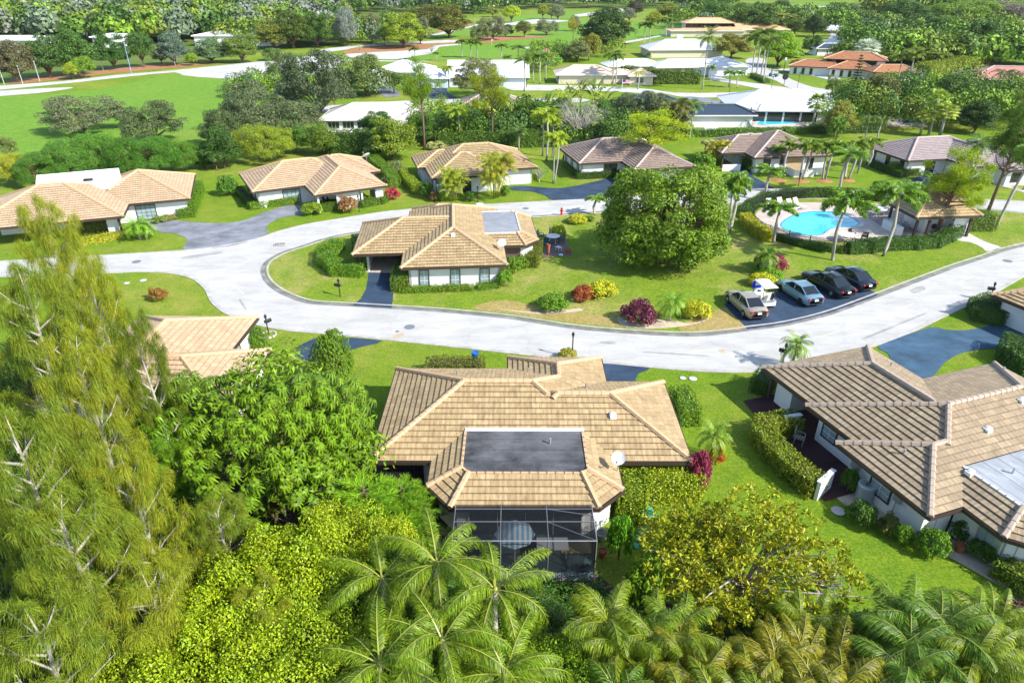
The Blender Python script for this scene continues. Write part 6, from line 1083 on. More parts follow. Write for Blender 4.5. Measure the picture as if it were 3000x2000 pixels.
# ------------------------------------------------------------- pool
POOL = px([(670, 500), (690, 470), (760, 430), (860, 408), (960, 405), (1080, 415), (1150, 440), (1205, 472), (1215, 490), (1190, 507), (1100, 515), (1030, 524), (990, 545), (960, 565), (900, 573), (830, 570), (760, 555), (700, 530)], 2000, 450, .4252)
sheet('pool_terrace', px([(500, 445), (520, 400), (590, 362), (720, 345), (900, 340), (1150, 345), (1420, 355), (1560, 400), (1900, 520), (1880, 560), (1720, 590), (1560, 600), (1420, 590), (1200, 612), (1000, 606), (800, 590), (650, 565), (560, 520)], 2000, 450, .4252), PAVER, .085, 2)
sheet('pool_terrace_pavers', px([(1240, 372), (1420, 365), (1560, 400), (1900, 520), (1850, 545), (1600, 545), (1420, 545), (1330, 480), (1250, 430)], 2000, 450, .4252), asphalt('grey pink pavers', (.30, .25, .23), .25, 5), .10, 0)
pr = [Vector((*p, 0)) for p in [tuple(G(*q))[:2] for q in spline(POOL, 4, True)]]
pc = sum(pr, Vector()) / len(pr); root = empty('swimming_pool', (pc.x, pc.y, 0)); tag(root, 'kidney shaped turquoise swimming pool inside the black fence', 'swimming pool')
import mathutils
loc_ = [p - pc for p in pr]; tr = mathutils.geometry.tessellate_polygon([loc_]); mb = MB(); mb.add([(p.x, p.y, .10) for p in loc_], [list(t) if (loc_[t[1]] - loc_[t[0]]).cross(loc_[t[2]] - loc_[t[0]]).z > 0 else list(t)[::-1] for t in tr]); mb.build('water', WATER, root)
def ring(loop, w0, w1, z0, z1, name, mat, parent):
    n = len(loop); a = parea([(p.x, p.y) for p in loop]); sg = 1 if a > 0 else -1; vs = []; fs = []
    for i, p in enumerate(loop):
        d = (loop[(i + 1) % n] - loop[i - 1]).normalized(); nn = Vector((d.y, -d.x, 0)) * sg
        for w_, z in ((w0, z0), (w0, z1), (w1, z1), (w1, z0)): q = p + nn * w_; vs.append((q.x, q.y, z))
    for i in range(n):
        j = (i + 1) % n
        for k in range(3): fs.append((4 * i + k, 4 * i + k + 1, 4 * j + k + 1, 4 * j + k))
    return MB().add(vs, fs).build(name, mat, parent)
ring(loc_, 0, .5, .09, .14, 'coping', PATH, root); ring(loc_, -.12, 0, .1, .125, 'tile_line', simple('blue waterline tile', (.03, .12, .25), .3), root)
for i in range(3):
    c = G(2467 + i * 3, 640 + i * 4) - pc; MB().lathe([(1.5 - i * .35, .0), (1.5 - i * .35, .012)], (c.x, c.y, .101 + i * .003), 20).build('pool_step', simple('pool step %d' % i, (.25 + .1 * i, .66, .74), .2), root)
c = G(2410, 682) - pc
for k in (-.25, .25): MB().tube([(c.x + k, c.y, .1), (c.x + k, c.y, .8), (c.x + k + .05, c.y + .35, .85), (c.x + k + .1, c.y + .7, .2)], .025, 6).build('handrail', METAL, root)
def fence(pts, h, label, mat=BLACKM, step=.13, gap=2.2, z=.06):
    W = [Vector((*p, 0)) for p in wline(pts, 3)]; base = sum(W, Vector()) / len(W); root = empty('fence', (base.x, base.y, 0)); tag(root, label, 'fence')
    pk = MB(); rl = MB(); acc = 0; acc2 = 0
    for a, b in zip(W[:-1], W[1:]):
        a = a - base; b = b - base; L = (b - a).length; d = (b - a) / L
        for zz in (.18, h - .18, h): rl.box(((a.x + b.x) / 2, (a.y + b.y) / 2, zz + z), (L + .03, .035, .035), rz=math.atan2(d.y, d.x))
        t = acc
        while t < L: p = a + d * t; pk.box((p.x, p.y, z + h / 2), (.028, .028, h)); t += step
        acc = t - L; t = acc2
        while t < L: p = a + d * t; MB().box((p.x, p.y, z + h / 2 + .05), (.06, .06, h + .1)).build('fence_post', mat, root); t += gap
        acc2 = t - L
    pk.build('pickets', mat, root); rl.build('rails', mat, root); return root
fence([(2775, 692), (2735, 715), (2640, 726), (2560, 730), (2480, 738), (2420, 735), (2350, 722), (2290, 705), (2240, 690), (2210, 668), (2203, 645), (2212, 620), (2240, 602), (2290, 590), (2353, 583), (2425, 578), (2520, 582), (2595, 592)], 1.2, 'long black metal picket fence curving round the kidney shaped pool')
FAB = simple('white sling fabric', (.7, .68, .62), .8)
def lounger(x, y, rz, label):
    b = G(x, y); r = empty('sun_lounger', (b.x, b.y, .09), rz); tag(r, label, 'lounger', 'loungers lined up behind the pool')
    MB().box((0, -.35, .36), (.62, 1.3, .05)).build('seat', FAB, r)
    m = MB(); m.T = Matrix.Translation((0, .3, .36)) @ Matrix.Rotation(R(52), 4, 'X'); m.box((0, .4, 0), (.62, .85, .05)); m.build('backrest', FAB, r)
    for sx, sy in ((-.28, -.9), (.28, -.9), (-.28, .2), (.28, .2)): MB().box((sx, sy, .17), (.04, .04, .34)).build('leg', METAL, r)
for i, (x, y, lb) in enumerate(((2256, 613, 'leftmost white lounger behind the pool'), (2289, 610, 'second white lounger from the left behind the pool'), (2318, 614, 'third white lounger behind the pool, back raised'), (2338, 610, 'rightmost white lounger behind the pool, back raised'))): lounger(x, y, .15 + .1 * i, lb)
def table(x, y, r_, h, label, mat=WTRIM, z=.09, legs=4, cat='table'):
    b = G(x, y); r = empty('round_table', (b.x, b.y, z)); tag(r, label, cat)
    MB().lathe([(r_ * .2, h - .05), (r_ * .97, h - .05), (r_, h - .03), (r_, h), (r_ * .96, h + .012), (.01, h + .012)], (0, 0, 0), 24).build('tabletop', mat, r)
    for k in range(legs): a = k * 6.283 / legs + .5; MB().tube([(r_ * .75 * math.cos(a), r_ * .75 * math.sin(a), 0), (r_ * .5 * math.cos(a), r_ * .5 * math.sin(a), h - .05)], .022, 6).build('leg', mat, r)
    return r
def chair(x, y, rz, label, mat, group=None, z=.09, open_=False):
    b = G(x, y); r = empty('chair', (b.x, b.y, z), rz); tag(r, label, 'chair', group)
    s = MB()
    for k in range(4): s.box((0, -.2 + k * .13, .42), (.52, .10, .03))
    s.build('seat', mat, r); k_ = MB()
    for k in range(5): k_.box((-.22 + k * .11, .27 + .06, .68), (.085, .03, .52))
    k_.box((0, .335, .95), (.56, .04, .06)); k_.build('backrest', mat, r)
    for sx in (-1, 1):
        MB().box((sx * .28, .02, .62), (.07, .5, .03)).build('armrest', mat, r)
        for sy in (-.22, .26): MB().box((sx * .27, sy, .31), (.05, .05, .62 if not open_ else .44)).build('leg', mat, r)
table(2576, 632, .75, .74, 'round pale table on the pavilion terrace beside the pool')
for x, y, rz, lb in ((2562, 637, -1.2, 'metal chair left of the terrace table'), (2596, 632, 1.6, 'metal chair right of the terrace table'), (2578, 622, 0.1, 'metal chair behind the terrace table')): chair(x, y, rz, lb, METAL, 'metal chairs around the pavilion terrace table')
table(2474, 707, .9, .7, 'low round white table by the front fence of the pool'); chair(2492, 700, .4, 'black wire chair beside the low white table inside the front fence', BLACKM); chair(2530, 706, 2.8, 'black wire chair by the pool fence, nearer the pavilion', BLACKM); chair(2625, 672, .5, 'wire chair on the dark pavers under the front palm', METAL); chair(2652, 674, 2.2, 'wire chair near the pavilion posts', METAL)
b = G(2729, 684); r = empty('kettle_grill', (b.x, b.y, .06)); tag(r, 'black kettle grill beside the pavilion', 'grill'); MB().lathe([(.05, .5), (.28, .62), (.32, .78), (.28, .95), (.1, 1.04), (.02, 1.06)], n=14).build('bowl', BLACKM, r)
for k in range(3): MB().tube([(.25 * math.cos(k * 2.1), .25 * math.sin(k * 2.1), 0), (.15 * math.cos(k * 2.1), .15 * math.sin(k * 2.1), .62)], .02, 5).build('leg', METAL, r)
# ---- patio of the middle house
sheet('patio', [(1583, 700), (1652, 698), (1680, 749), (1590, 756)], asphalt('brown grey patio', (.17, .13, .12), .25, 4), .075, 0)
table(1620, 712, .72, .72, 'round white garden table on the brown patio', z=.08)
TEAL = simple('teal plastic', (.02, .12, .17), .5)
for x, y, rz, lb in ((1583, 703, 1.1, 'teal chair at the left, closest to the house corner'), (1617, 698, 0.1, 'teal chair behind the round white table'), (1644, 712, -1.5, 'teal chair right of the round white table'), (1605, 722, 2.6, 'teal chair in front of the round white table')): chair(x, y, rz, lb, TEAL, 'teal garden chairs on the brown patio', .08)
b = G(1636, 736); r = empty('footstool', (b.x, b.y, .08), .7); tag(r, 'small pale blue slatted footstool on the brown patio', 'footstool'); s = MB()
for k in range(5): s.box((0, -.24 + k * .12, .38), (.5, .09, .03))
s.build('seat', simple('pale blue plastic', (.55, .7, .75), .5), r)
for sx, sy in ((-.2, -.2), (.2, -.2), (-.2, .2), (.2, .2)): MB().box((sx, sy, .18), (.05, .05, .37)).build('leg', FAB, r)
TERRA = simple('terracotta', (.32, .10, .045), .8)
def pot(x, y, r_, h, label, mat=TERRA, z=.08, soil=True):
    b = G(x, y); o = empty('flower_pot', (b.x, b.y, z)); tag(o, label, 'pot'); MB().lathe([(r_ * .65, 0), (r_ * .95, h * .85), (r_, h * .86), (r_, h), (r_ * .85, h), (r_ * .8, h * .9)], n=16).build('pot_body', mat, o); MB().lathe([(r_ * .84, h * .88), (.01, h * .9)], n=16).build('pot_soil', SOIL, o)
pot(1664, 744, .3, .5, 'terracotta pot at the right corner of the brown patio'); pot(1641, 699, .32, .55, 'terracotta pot under the yellow green potted bush'); pot(1606, 748, .2, 1.1, 'tall slim terracotta planter at the front of the brown patio')
b = G(1643, 749); tag(MB().lathe([(.22, 0), (.22, .05), (.2, .06)], n=16).build('paving_disc', WTRIM, loc=(b.x, b.y, .08)), 'small white disc lying at the front of the brown patio', 'disc')
b = G(1645, 631); r = empty('fire_hydrant', (b.x, b.y, .05)); tag(r, 'red fire hydrant on the lawn beside the back road', 'fire hydrant'); HR = simple('red paint', (.5, .02, .02), .5)
MB().lathe([(.17, 0), (.17, .06), (.12, .08), (.12, .62), (.15, .64), (.15, .7), (.12, .8), (.04, .88), (.03, .93)], n=12).build('barrel', HR, r)
for k in (-1, 1): MB().tube([(0, 0, .48), (k * .22, 0, .48)], .06, 8).build('outlet', HR, r)
# ---- mailboxes and lantern posts
GLOW = simple('lantern glass', (.6, .6, .52), .2)
def mailbox(x, y, rz, label, lamp=True, box=True, h=1.35, group='black mailboxes and lantern posts along the roads'):
    b = G(x, y); r = empty('mailbox_post' if box else 'lantern_post', (b.x, b.y, .03), rz); tag(r, label, 'mailbox' if box else 'lantern', group)
    MB().lathe([(.09, 0), (.07, .1), (.045, .14), (.045, h - .1), (.06, h - .05), (.05, h)], n=10).build('post', BLACKM, r)
    if box:
        m = MB(); n = 8; pr_ = [(-.11, 0), (.11, 0), (.11, .14)] + [(.11 * math.cos(t), .14 + .11 * math.sin(t)) for t in np.linspace(.3, 2.84, 6)] + [(-.11, .14)]
        k = len(pr_); vs = [(a, s, c + h * .72) for s in (-.12, .42) for a, c in pr_]; m.add(vs, [tuple(range(k)), tuple(range(k, 2 * k))[::-1]] + [(i, k + i, k + (i + 1) % k, (i + 1) % k) for i in range(k)]); m.build('mailbox', BLACKM, r); MB().box((0, .15, h * .7), (.06, .4, .05)).build('bracket', BLACKM, r)
    if lamp:
        l_ = MB().lathe([(.05, h), (.09, h + .05), (.11, h + .22), (.12, h + .23), (.02, h + .34), (.01, h + .4)], n=6); o = l_.build('lantern', BLACKM, r); MB().lathe([(.085, h + .06), (.1, h + .21)], n=6).build('lantern_glass', GLOW, o)
mailbox(787, 979, -.6, 'black mailbox with lantern in a ring of stones beside the tan roof'); mailbox(997, 870, 1.2, 'black mailbox with lantern on the round lawn left of the black drive'); mailbox(2898, 880, 1.3, 'black mailbox with lantern beside the curved hedges at the right'); mailbox(2292, 1068, .9, 'black mailbox hidden by the small roadside palm'); mailbox(1400, 592, 0, 'black lantern post before the two slender palm clumps', box=False, h=1.6); mailbox(1053, 620, 0, 'black lantern post right of the bougainvilleas', box=False, h=1.6); mailbox(1676, 1050, 0, 'black lantern behind the yellow flecked roadside shrub', box=False, h=1.8); mailbox(2339, 545, 0, 'black lantern post on the lawn of the dark tiled house', box=False, h=1.4)
mailbox(2336, 257, 0, 'black street lantern at the corner by the white pool house', box=False, h=3.2); mailbox(2259, 264, 0, 'small lantern post on the point of the curved drive lawn', box=False, h=2.6); mailbox(2135, 280, 0, 'small dark post light beside the street lawn', box=False, h=1.8); mailbox(2434, 98, 0, 'tiny dark mailbox on the far street bend', h=1.5)
for x, y, tp_, lb in ((2296, 208, 180, 'pale street lamp beyond the royal palm row'),):
    b = G(x, y); h = height_at(b, tp_); r = empty('street_lamp', (b.x, b.y, 0)); tag(r, lb, 'street lamp'); MB().tube([(0, 0, 0), (0, 0, h)], [.12, .08], 8).build('post', BLACKM, r); MB().lathe([(.1, h), (.35, h + .3), (.35, h + .7), (.1, h + 1)], n=10).build('lamp_head', WTRIM, r)
b = G(2296, 252); h = height_at(b, 225); r = empty('round_sign', (b.x, b.y, 0)); tag(r, 'black round sign on a post at the point of the street lawn', 'sign'); MB().tube([(0, 0, 0), (0, 0, h)], .06, 6).build('post', BLACKM, r); m = MB(); m.T = Matrix.Translation((0, -.08, h)) @ Matrix.Rotation(math.pi / 2, 4, 'X'); m.lathe([(.75, -.03), (.75, .03)], n=20); m.build('sign_plate', BLACKM, r)
b = G(787, 981); r = MB()
for k in range(12): a = k * .5236; r.box((.55 * math.cos(a), .55 * math.sin(a), .04), (.24, .15, .12), rz=a + 1.57, taper=.8)
tag(r.build('stone_ring', CONC, loc=(b.x, b.y, .0)), 'ring of pale edging stones round the mailbox beside the tan roof', 'stone ring')
b = G(1405, 598); tag(MB().lathe([(.5, 0), (.5, .03), (.45, .04)], n=20).build('utility_cover', PATH, loc=(b.x, b.y, .03)), 'pale disc in the grass below the lantern before the slender palms', 'utility cover')
for i, (x, y, r_, lb) in enumerate(((2000, 1108, .22, 'left pale utility cover in the grass below the road'), (2030, 1110, .28, 'right pale utility cover in the grass below the road'), (2455, 1497, .35, 'round pale lid in the grass by the air conditioner'), (420, 822, .3, 'pale lid in the grass left of the road bend'), (372, 830, .25, 'smaller pale lid in the grass left of the road bend'))):
    b = G(x, y); tag(MB().lathe([(r_, 0), (r_, .02), (r_ * .9, .03)], n=16).build('utility_cover', PATH, loc=(b.x, b.y, .03)), lb, 'utility cover')
for x, y, tp_, c, lb in ((385, 214, 128, (.25, .38, .75), 'tall blue grey light pole behind the path'), (303, 206, 140, (.55, .55, .55), 'pale light pole left of the blue grey one'), (117, 240, 182, (.5, .5, .5), 'pale light pole left of the path row trees'), (67, 246, 196, (.5, .5, .5), 'shorter pale pole near the left edge'), (13, 248, 198, (.5, .5, .5), 'pale pole at the left edge'), (514, 194, 160, (.5, .5, .48), 'short pale pole below the blue grey tree')):
    b = G(x, y); h = height_at(b, tp_); r = empty('light_pole', (b.x, b.y, 0)); tag(r, lb, 'pole', 'poles along the golf path'); MB().tube([(0, 0, 0), (0, 0, h)], [.08, .06], 8).build('post', simple('pole paint', c, .6), r); MB().lathe([(.2, h), (.3, h + .1), (.1, h + .3)], n=8).build('pole_cap', METAL, r)
# ---- vehicles
TYRE = simple('tyre rubber', (.012, .012, .013), .85); RIM = simple('alloy rim', (.5, .5, .52), .35, .7); REDL = simple('red tail light', (.45, .01, .015), .2); HEAD = simple('headlight', (.7, .72, .75), .1)
def car(x, y, x2, y2, paint, label, L=4.7, W=1.82, H=1.44, kind='sedan', cat='car', z=.075, glass=None, rimc=None, h0=0):
    """rear contact pixel -> front contact pixel fixes position and heading of the near side wheels"""
    a, b = G(x, y, h0), G(x2, y2, h0); d = (b - a).normalized(); ang = math.atan2(d.y, d.x); nn = Vector((-d.y, d.x, 0)); mid = (a + b) / 2
    side = -1 if (nn.dot(mid - Vector((0, 0, 0))) > 0) else 1    # the wheels seen are those nearer the camera
    c = mid - nn * side * (W / 2 - .1)
    r = empty({'sedan': 'parked_car', 'suv': 'parked_suv', 'truck': 'pickup_truck'}[kind], (c.x, c.y, z), ang); tag(r, label, cat)
    pm = NT('car paint ' + label[:18]); pm.rough(.3, .5); pm.p.inputs['Coat Weight'].default_value = 1; pm.p.inputs['Coat Roughness'].default_value = .04; pm.p.inputs['Metallic'].default_value = .35; pm.base(paint); pm = pm.mat
    belt = {'sedan': .92, 'suv': 1.05, 'truck': 1.15}[kind]; s = L / 4.7
    # stations: x, half width, bottom, shoulder z, deck z
    stn = [(-2.35, .62, .42, .72, .90), (-2.28, .80, .25, .80, .98), (-1.75, .90, .22, belt, belt + .06), (-.8, .91, .2, belt, belt + .03), (.4, .91, .2, belt - .02, belt), (1.1, .90, .2, belt - .06, belt - .01), (1.9, .86, .22, .74, .84), (2.25, .76, .28, .62, .70), (2.36, .55, .36, .52, .58)]
    if kind != 'sedan': stn = [(x_, w_, b_, sh_ + (.16 if x_ > 1.5 else .1 if x_ < -2 else .02), dk_ + (.2 if x_ > 1.5 else .15 if x_ < -2 else .02)) for x_, w_, b_, sh_, dk_ in stn]
    vs = []; fs = []; n = 9
    for x_, w_, b_, sh_, dk_ in stn:
        w_ *= W / 1.82; prf = [(-w_ * .9, b_), (-w_, b_ + .12), (-w_ * 1.0, (b_ + sh_) / 2 + .05), (-w_ * .97, sh_), (-w_ * .80, dk_), (0, dk_ + .03), (w_ * .80, dk_), (w_ * .97, sh_), (w_ * 1.0, (b_ + sh_) / 2 + .05), (w_, b_ + .12), (w_ * .9, b_)]
        vs += [(x_ * s, p[0], p[1]) for p in prf]
    k = 11
    for i in range(len(stn) - 1):
        for j in range(k): fs.append((i * k + j, i * k + (j + 1) % k, (i + 1) * k + (j + 1) % k, (i + 1) * k + j))
    fs += [tuple(range(k)), tuple(range((len(stn) - 1) * k, len(stn) * k))[::-1]]
    body = MB().add(vs, [f[::-1] for f in fs]).build('body', pm, r, smooth=True)
    wt = W / 1.82
    if kind == 'sedan': gh = [(-1.8, .66, belt + .05), (-.95, .60, H - .03), (-.1, .62, H), (.35, .60, H - .05), (1.15, .72, belt - .01)]
    elif kind == 'suv': gh = [(-2.25, .70, belt + .1), (-1.9, .64, H - .06), (-.3, .66, H), (.45, .63, H - .05), (1.1, .74, belt + .02)]
    else: gh = [(-.75, .74, belt), (-.6, .66, H - .03), (0, .66, H), (.5, .64, H - .04), (1.1, .76, belt)]
    # glasshouse (window band) with painted roof panel
    gv = []; 
    for x_, w_, z_ in gh: gv.append((x_ * s, w_ * wt, z_))
    m = MB(); bw = .80 * wt; B0, R0, R1, R2, B1 = gv; bl = belt - .02
    P_ = lambda g_, sg, dz=0: (g_[0], sg * g_[1], g_[2] + dz)
    q = [(B0[0], -bw, bl), (B1[0], -bw, bl), (B1[0], bw, bl), (B0[0], bw, bl)]
    vv = q + [P_(B0, -1), P_(R0, -1), P_(R1, -1), P_(R2, -1), P_(B1, -1), P_(B1, 1), P_(R2, 1), P_(R1, 1), P_(R0, 1), P_(B0, 1)]
    m.add(vv, [(0, 1, 8, 7, 6, 5, 4), (2, 3, 13, 12, 11, 10, 9), (4, 5, 12, 13), (7, 8, 9, 10), (0, 4, 13, 3), (1, 2, 9, 8)]); m.build('windows', glass or CARGL, r)
    m = MB(); rv = [P_(R0, -1, .012), P_(R1, -1, .015), P_(R2, -1, .012), P_(R2, 1, .012), P_(R1, 1, .015), P_(R0, 1, .012)]; rv2 = [(a_, b_ * 1.03, c_ - .05) for a_, b_, c_ in rv]
    m.add(rv + rv2 + [(R1[0], 0, H + .045), (R0[0], 0, R0[2] + .03), (R2[0], 0, R2[2] + .03)], [(0, 1, 12, 13), (13, 12, 4, 5), (1, 2, 14, 12), (12, 14, 3, 4), (6, 7, 1, 0), (7, 8, 2, 1), (10, 4, 3, 9), (11, 5, 4, 10), (6, 0, 13, 5, 11), (8, 9, 3, 14, 2)])
    for sg in (-1, 1):   # pillars
        for A_, B_, w_ in ((B0, R0, .07), (R2, B1, .05)): m.tube([(A_[0], sg * A_[1] * 1.01, A_[2] - .02), (B_[0], sg * B_[1] * 1.01, B_[2])], w_ * .6, 5)
        m.tube([((-.25 if kind != 'truck' else .2) * s, sg * .80 * wt, belt - .02), ((-.25 if kind != 'truck' else .15) * s, sg * .635 * wt, H - .03)], .035, 5)
    m.build('roof', pm, r)
    if kind == 'truck': MB().box((-1.55 * s, 0, belt + .12), (1.5 * s, 1.5 * wt, .02), 0).build('bed_floor', BLACKM, r)
    for sx in (-1, 1):
        for sg in (-1, 1):
            wx = sx * 1.40 * s - (.03); wr = .33 if kind == 'sedan' else .39; w_ = MB(); w_.T = Matrix.Translation((wx, sg * (W / 2 - .1), wr)) @ Matrix.Rotation(math.pi / 2, 4, 'X'); w_.lathe([(wr * .6, -.11), (wr * .95, -.11), (wr, -.07), (wr, .07), (wr * .95, .11), (wr * .6, .11)], n=20); wo = w_.build('wheel', TYRE, r)
            rm = MB(); rm.T = w_.T; rm.lathe([(.02, -.115), (wr * .22, -.12), (wr * .62, -.10), (wr * .66, -.118), (wr * .66, .118), (wr * .62, .10), (wr * .22, .12), (.02, .115)], n=20); rm.build('rim', rimc or RIM, wo)
            ar = MB(); ar.T = Matrix.Translation((wx, sg * (W / 2 - .045), wr)) @ Matrix.Rotation(math.pi / 2, 4, 'X'); ar.lathe([(wr * 1.16, -.03), (wr * 1.16, .03)], n=20); ar.build('wheel_arch', BLACKM, wo)
    for sg in (-1, 1):
        MB().box((-2.29 * s, sg * .62 * wt, .80 if kind == 'sedan' else .98), (.16, .36, .13), rz=sg * .35, taper=.85).build('tail_light', REDL, r)
        MB().box((2.2 * s, sg * .60 * wt, .60 if kind == 'sedan' else .8), (.2, .34, .11), rz=-sg * .45, taper=.8).build('headlight', HEAD, r)
        MB().box((.85 * s, sg * (.98 * wt), belt + .04), (.12, .2, .12), taper=.8).build('wing_mirror', pm, r)
    MB().box((-2.365 * s, 0, .68 if kind == 'sedan' else .85), (.03, .34, .15)).build('number_plate', WTRIM, r); MB().box((-2.32 * s, 0, .36), (.06, 1.2 * wt, .14)).build('bumper_insert', BLACKM, r)
    return r
car(2176.5, 930, 2132, 888, (.42, .36, .27), 'silver beige sedan parked leftmost in the bay beside the golf cart', 4.8, 1.82, 1.46)
car(2342, 894, 2285, 856, (.20, .34, .42), 'light blue grey sedan parked in the middle of the bay', 4.65, 1.8, 1.42, rimc=TYRE)
car(2434, 871, 2361, 830.5, (.006, .007, .009), 'black sedan parked second from the right in the bay', 5.2, 1.9, 1.48)
car(2500, 853, 2427, 815, (.012, .02, .035), 'dark blue fastback car parked rightmost in the bay', 4.8, 1.9, 1.46, rimc=TYRE)
car(968, 590, 1010, 590, (.72, .73, .75), 'white sport utility car under the carport of the light tan house', 4.6, 1.9, 1.68, 'suv', 'car')
car(2178, 213, 2130, 211, (.75, .76, .78), 'white sedan on the drive of the long white house', 4.6, 1.8, 1.45)
car(2402, 217, 2388, 213, (.05, .055, .06), 'dark grey pickup before the two storey house', 5.8, 2.0, 1.9, 'truck', 'pickup')
car(2445, 72, 2429, 72, (.75, .76, .78), 'white sport utility car before the far gabled house', 4.8, 1.9, 1.75, 'suv', 'car')
car(2520, 96, 2500, 95, (.08, .16, .3), 'small blue car beside the far curving street', 4.5, 1.8, 1.45)
car(1123, 257, 1110, 262, (.10, .11, .13), 'dark car half hidden by the oak on the grey drive', 4.6, 1.8, 1.45)
def golf_cart(x, y, ang, seatc, label, canopy=WTRIM, clubs=True, blue=False):
    b = G(x, y); r = empty('golf_cart', (b.x, b.y, .075), ang); tag(r, label, 'golf cart')
    bm = simple('cart body ' + label[:10], seatc, .35, coat=1, var=0)
    m = MB(); m.add([(-1.2, -.58, .28), (1.15, -.52, .28), (1.25, -.42, .5), (1.15, -.45, .72), (.75, -.55, .78), (.65, -.56, .42), (-.1, -.58, .42), (-.15, -.6, .68), (-1.15, -.6, .72)] + [(-1.2, .58, .28), (1.15, .52, .28), (1.25, .42, .5), (1.15, .45, .72), (.75, .55, .78), (.65, .56, .42), (-.1, .58, .42), (-.15, .6, .68), (-1.15, .6, .72)], [tuple(range(9)), tuple(range(9, 18))[::-1]] + [(i, 9 + i, 9 + (i + 1) % 9, (i + 1) % 9) for i in range(9)]); m.build('body', bm, r)
    MB().box((-.35, 0, .76), (.5, 1.1, .12)).box((-.6, 0, 1.0), (.1, 1.1, .42)).build('seat', FAB, r)
    m = MB().box((-.15, 0, 1.86), (1.9, 1.2, .05), taper=.96).box((-.15, 0, 1.90), (1.7, 1.0, .04), taper=.9); m.build('canopy', canopy, r)
    for sx in (-.95, .75):
        for sg in (-1, 1): MB().tube([(sx, sg * .52, .7), (sx * .92 - .05, sg * .53, 1.85)], .022, 6).build('canopy_post', BLACKM, r)
    MB().add([(.8, -.5, .8), (.8, .5, .8), (.68, .5, 1.75), (.68, -.5, 1.75)], [(0, 1, 2, 3)]).build('windscreen', simple('clear acrylic', (.55, .62, .66), .1), r); MB().tube([(.6, .25, .75), (.35, .25, 1.02)], .02, 6).lathe([(.17, 1.0), (.17, 1.03)], (.33, .25, 0), 12).build('steering_wheel', BLACKM, r)
    if clubs:
        MB().tube([(-.95, -.25, .7), (-1.1, -.25, 1.35)], [.13, .15], 8).build('golf_bag', BLACKM, r); MB().tube([(-.95, .2, .7), (-1.1, .2, 1.3)], [.13, .15], 8).build('golf_bag', FAB, r); MB().box((-1.15, 0, .75), (.3, 1.0, .05)).build('bag_rack', METAL, r)
    if blue: MB().box((.9, .25, 1.35), (.35, .7, .5), taper=.9).build('rain_cover', simple('blue cover', (.01, .03, .75), .6), r)
    for sx in (-.8, .85):
        for sg in (-1, 1): w_ = MB(); w_.T = Matrix.Translation((sx, sg * .52, .23)) @ Matrix.Rotation(math.pi / 2, 4, 'X'); w_.lathe([(.02, -.09), (.2, -.09), (.23, -.06), (.23, .06), (.2, .09), (.02, .09)], n=14); w_.build('wheel', TYRE, r)
a, b = G(2222, 902), G(2192, 874); golf_cart(2231, 890, math.atan2(b.y - a.y, b.x - a.x), (.7, .7, .7), 'white golf cart with a flat white canopy beside the silver beige sedan', blue=True)
golf_cart(2266, 225, 2.4, (.02, .22, .2), 'teal golf cart driving on the street beyond the royal palms', canopy=BLACKM)
# ---- near house: satellite dish, screen enclosure, umbrella, yard things
def dish(loc, rz, label, s=.42):
    r = empty('satellite_dish', loc, rz); tag(r, label, 'satellite dish'); m = MB(); m.T = Matrix.Translation((0, 0, .75)) @ Matrix.Rotation(R(35), 4, 'X'); m.lathe([(s * .02, -.06), (s * .5, -.04), (s * .85, .02), (s, .06), (s, .08), (s * .85, .045), (s * .5, -.015), (.01, -.03)], n=22); m.build('reflector', WTRIM, r)
    MB().tube([(0, 0, -.1), (0, 0, .72)], .03, 7).build('mast', METAL, r); MB().tube([(0, -.1, .6), (0, -.65, 1.0)], .018, 5).box((0, -.66, 1.03), (.09, .12, .09)).build('feed_arm', METAL, r)
p = G(1811, 1352, 2.9); dish((p.x, p.y, 2.35), -.3, 'white satellite dish on the right eave of the near house', .36); p = G(1472, 715, 3); dish((p.x, p.y, 2.35), -.3, 'satellite dish with a rusty patch on the middle house roof'); p = G(1074, 470, 2.8); dish((p.x, p.y, 2.7), -2.3, 'white satellite dish behind the light tan house', .55)
al = simple('grey aluminium frame', (.22, .23, .26), .4, .2)
A0 = Vector((A.location.x, A.location.y, 0)); r = empty('screen_enclosure', (A0.x + 8.0, A0.y - 3.55, 0)); tag(r, 'dark screened patio enclosure with white beams attached to the near house', 'screen enclosure')
x0, x1, y0, y1, zt = -3.2, 3.25, -2.35, 0.0, 2.42; xs = [x0, x0 + 2.15, x0 + 4.3, x1]
bmx = lambda a, b, w_=.055: MB().tube([a, b], w_ * .6, 4).build('beam', al, r)
for x_ in xs: bmx((x_, y0, zt), (x_, y1, zt)); bmx((x_, y0, 0), (x_, y0, zt))
for y_ in (y0, -1.15, -.3): bmx((x0, y_, zt), (x1, y_, zt))
bmx((xs[2], -1.15, zt), (x1, y0, zt), .05); bmx((xs[2], -.3, zt), (x1, -.75, zt), .05)
MB().add([(x0, y0, zt + .02), (x1, y0, zt + .02), (x1, y1, zt + .02), (x0, y1, zt + .02), (x0, y0 - .02, .5), (x1, y0 - .02, .5), (x1 + .02, y1, .1), (x0 - .02, y1, .1)], [(0, 1, 2, 3), (4, 5, 1, 0), (5, 6, 2, 1), (7, 4, 0, 3)]).build('screen', SCREEN, r)
lt = MB(); n = 34
for i in range(n):
    xa = x0 + (x1 - x0) * i / n
    for sg in (-1, 1): lt.add([(xa, y0 - .06, 0), (xa + .05, y0 - .06, 0), (xa + .05 + sg * .5, y0 - .06, .5), (xa + sg * .5, y0 - .06, .5)], [(0, 1, 2, 3)])
lt.build('lattice', simple('pale lattice', (.45, .44, .42), .7), r)
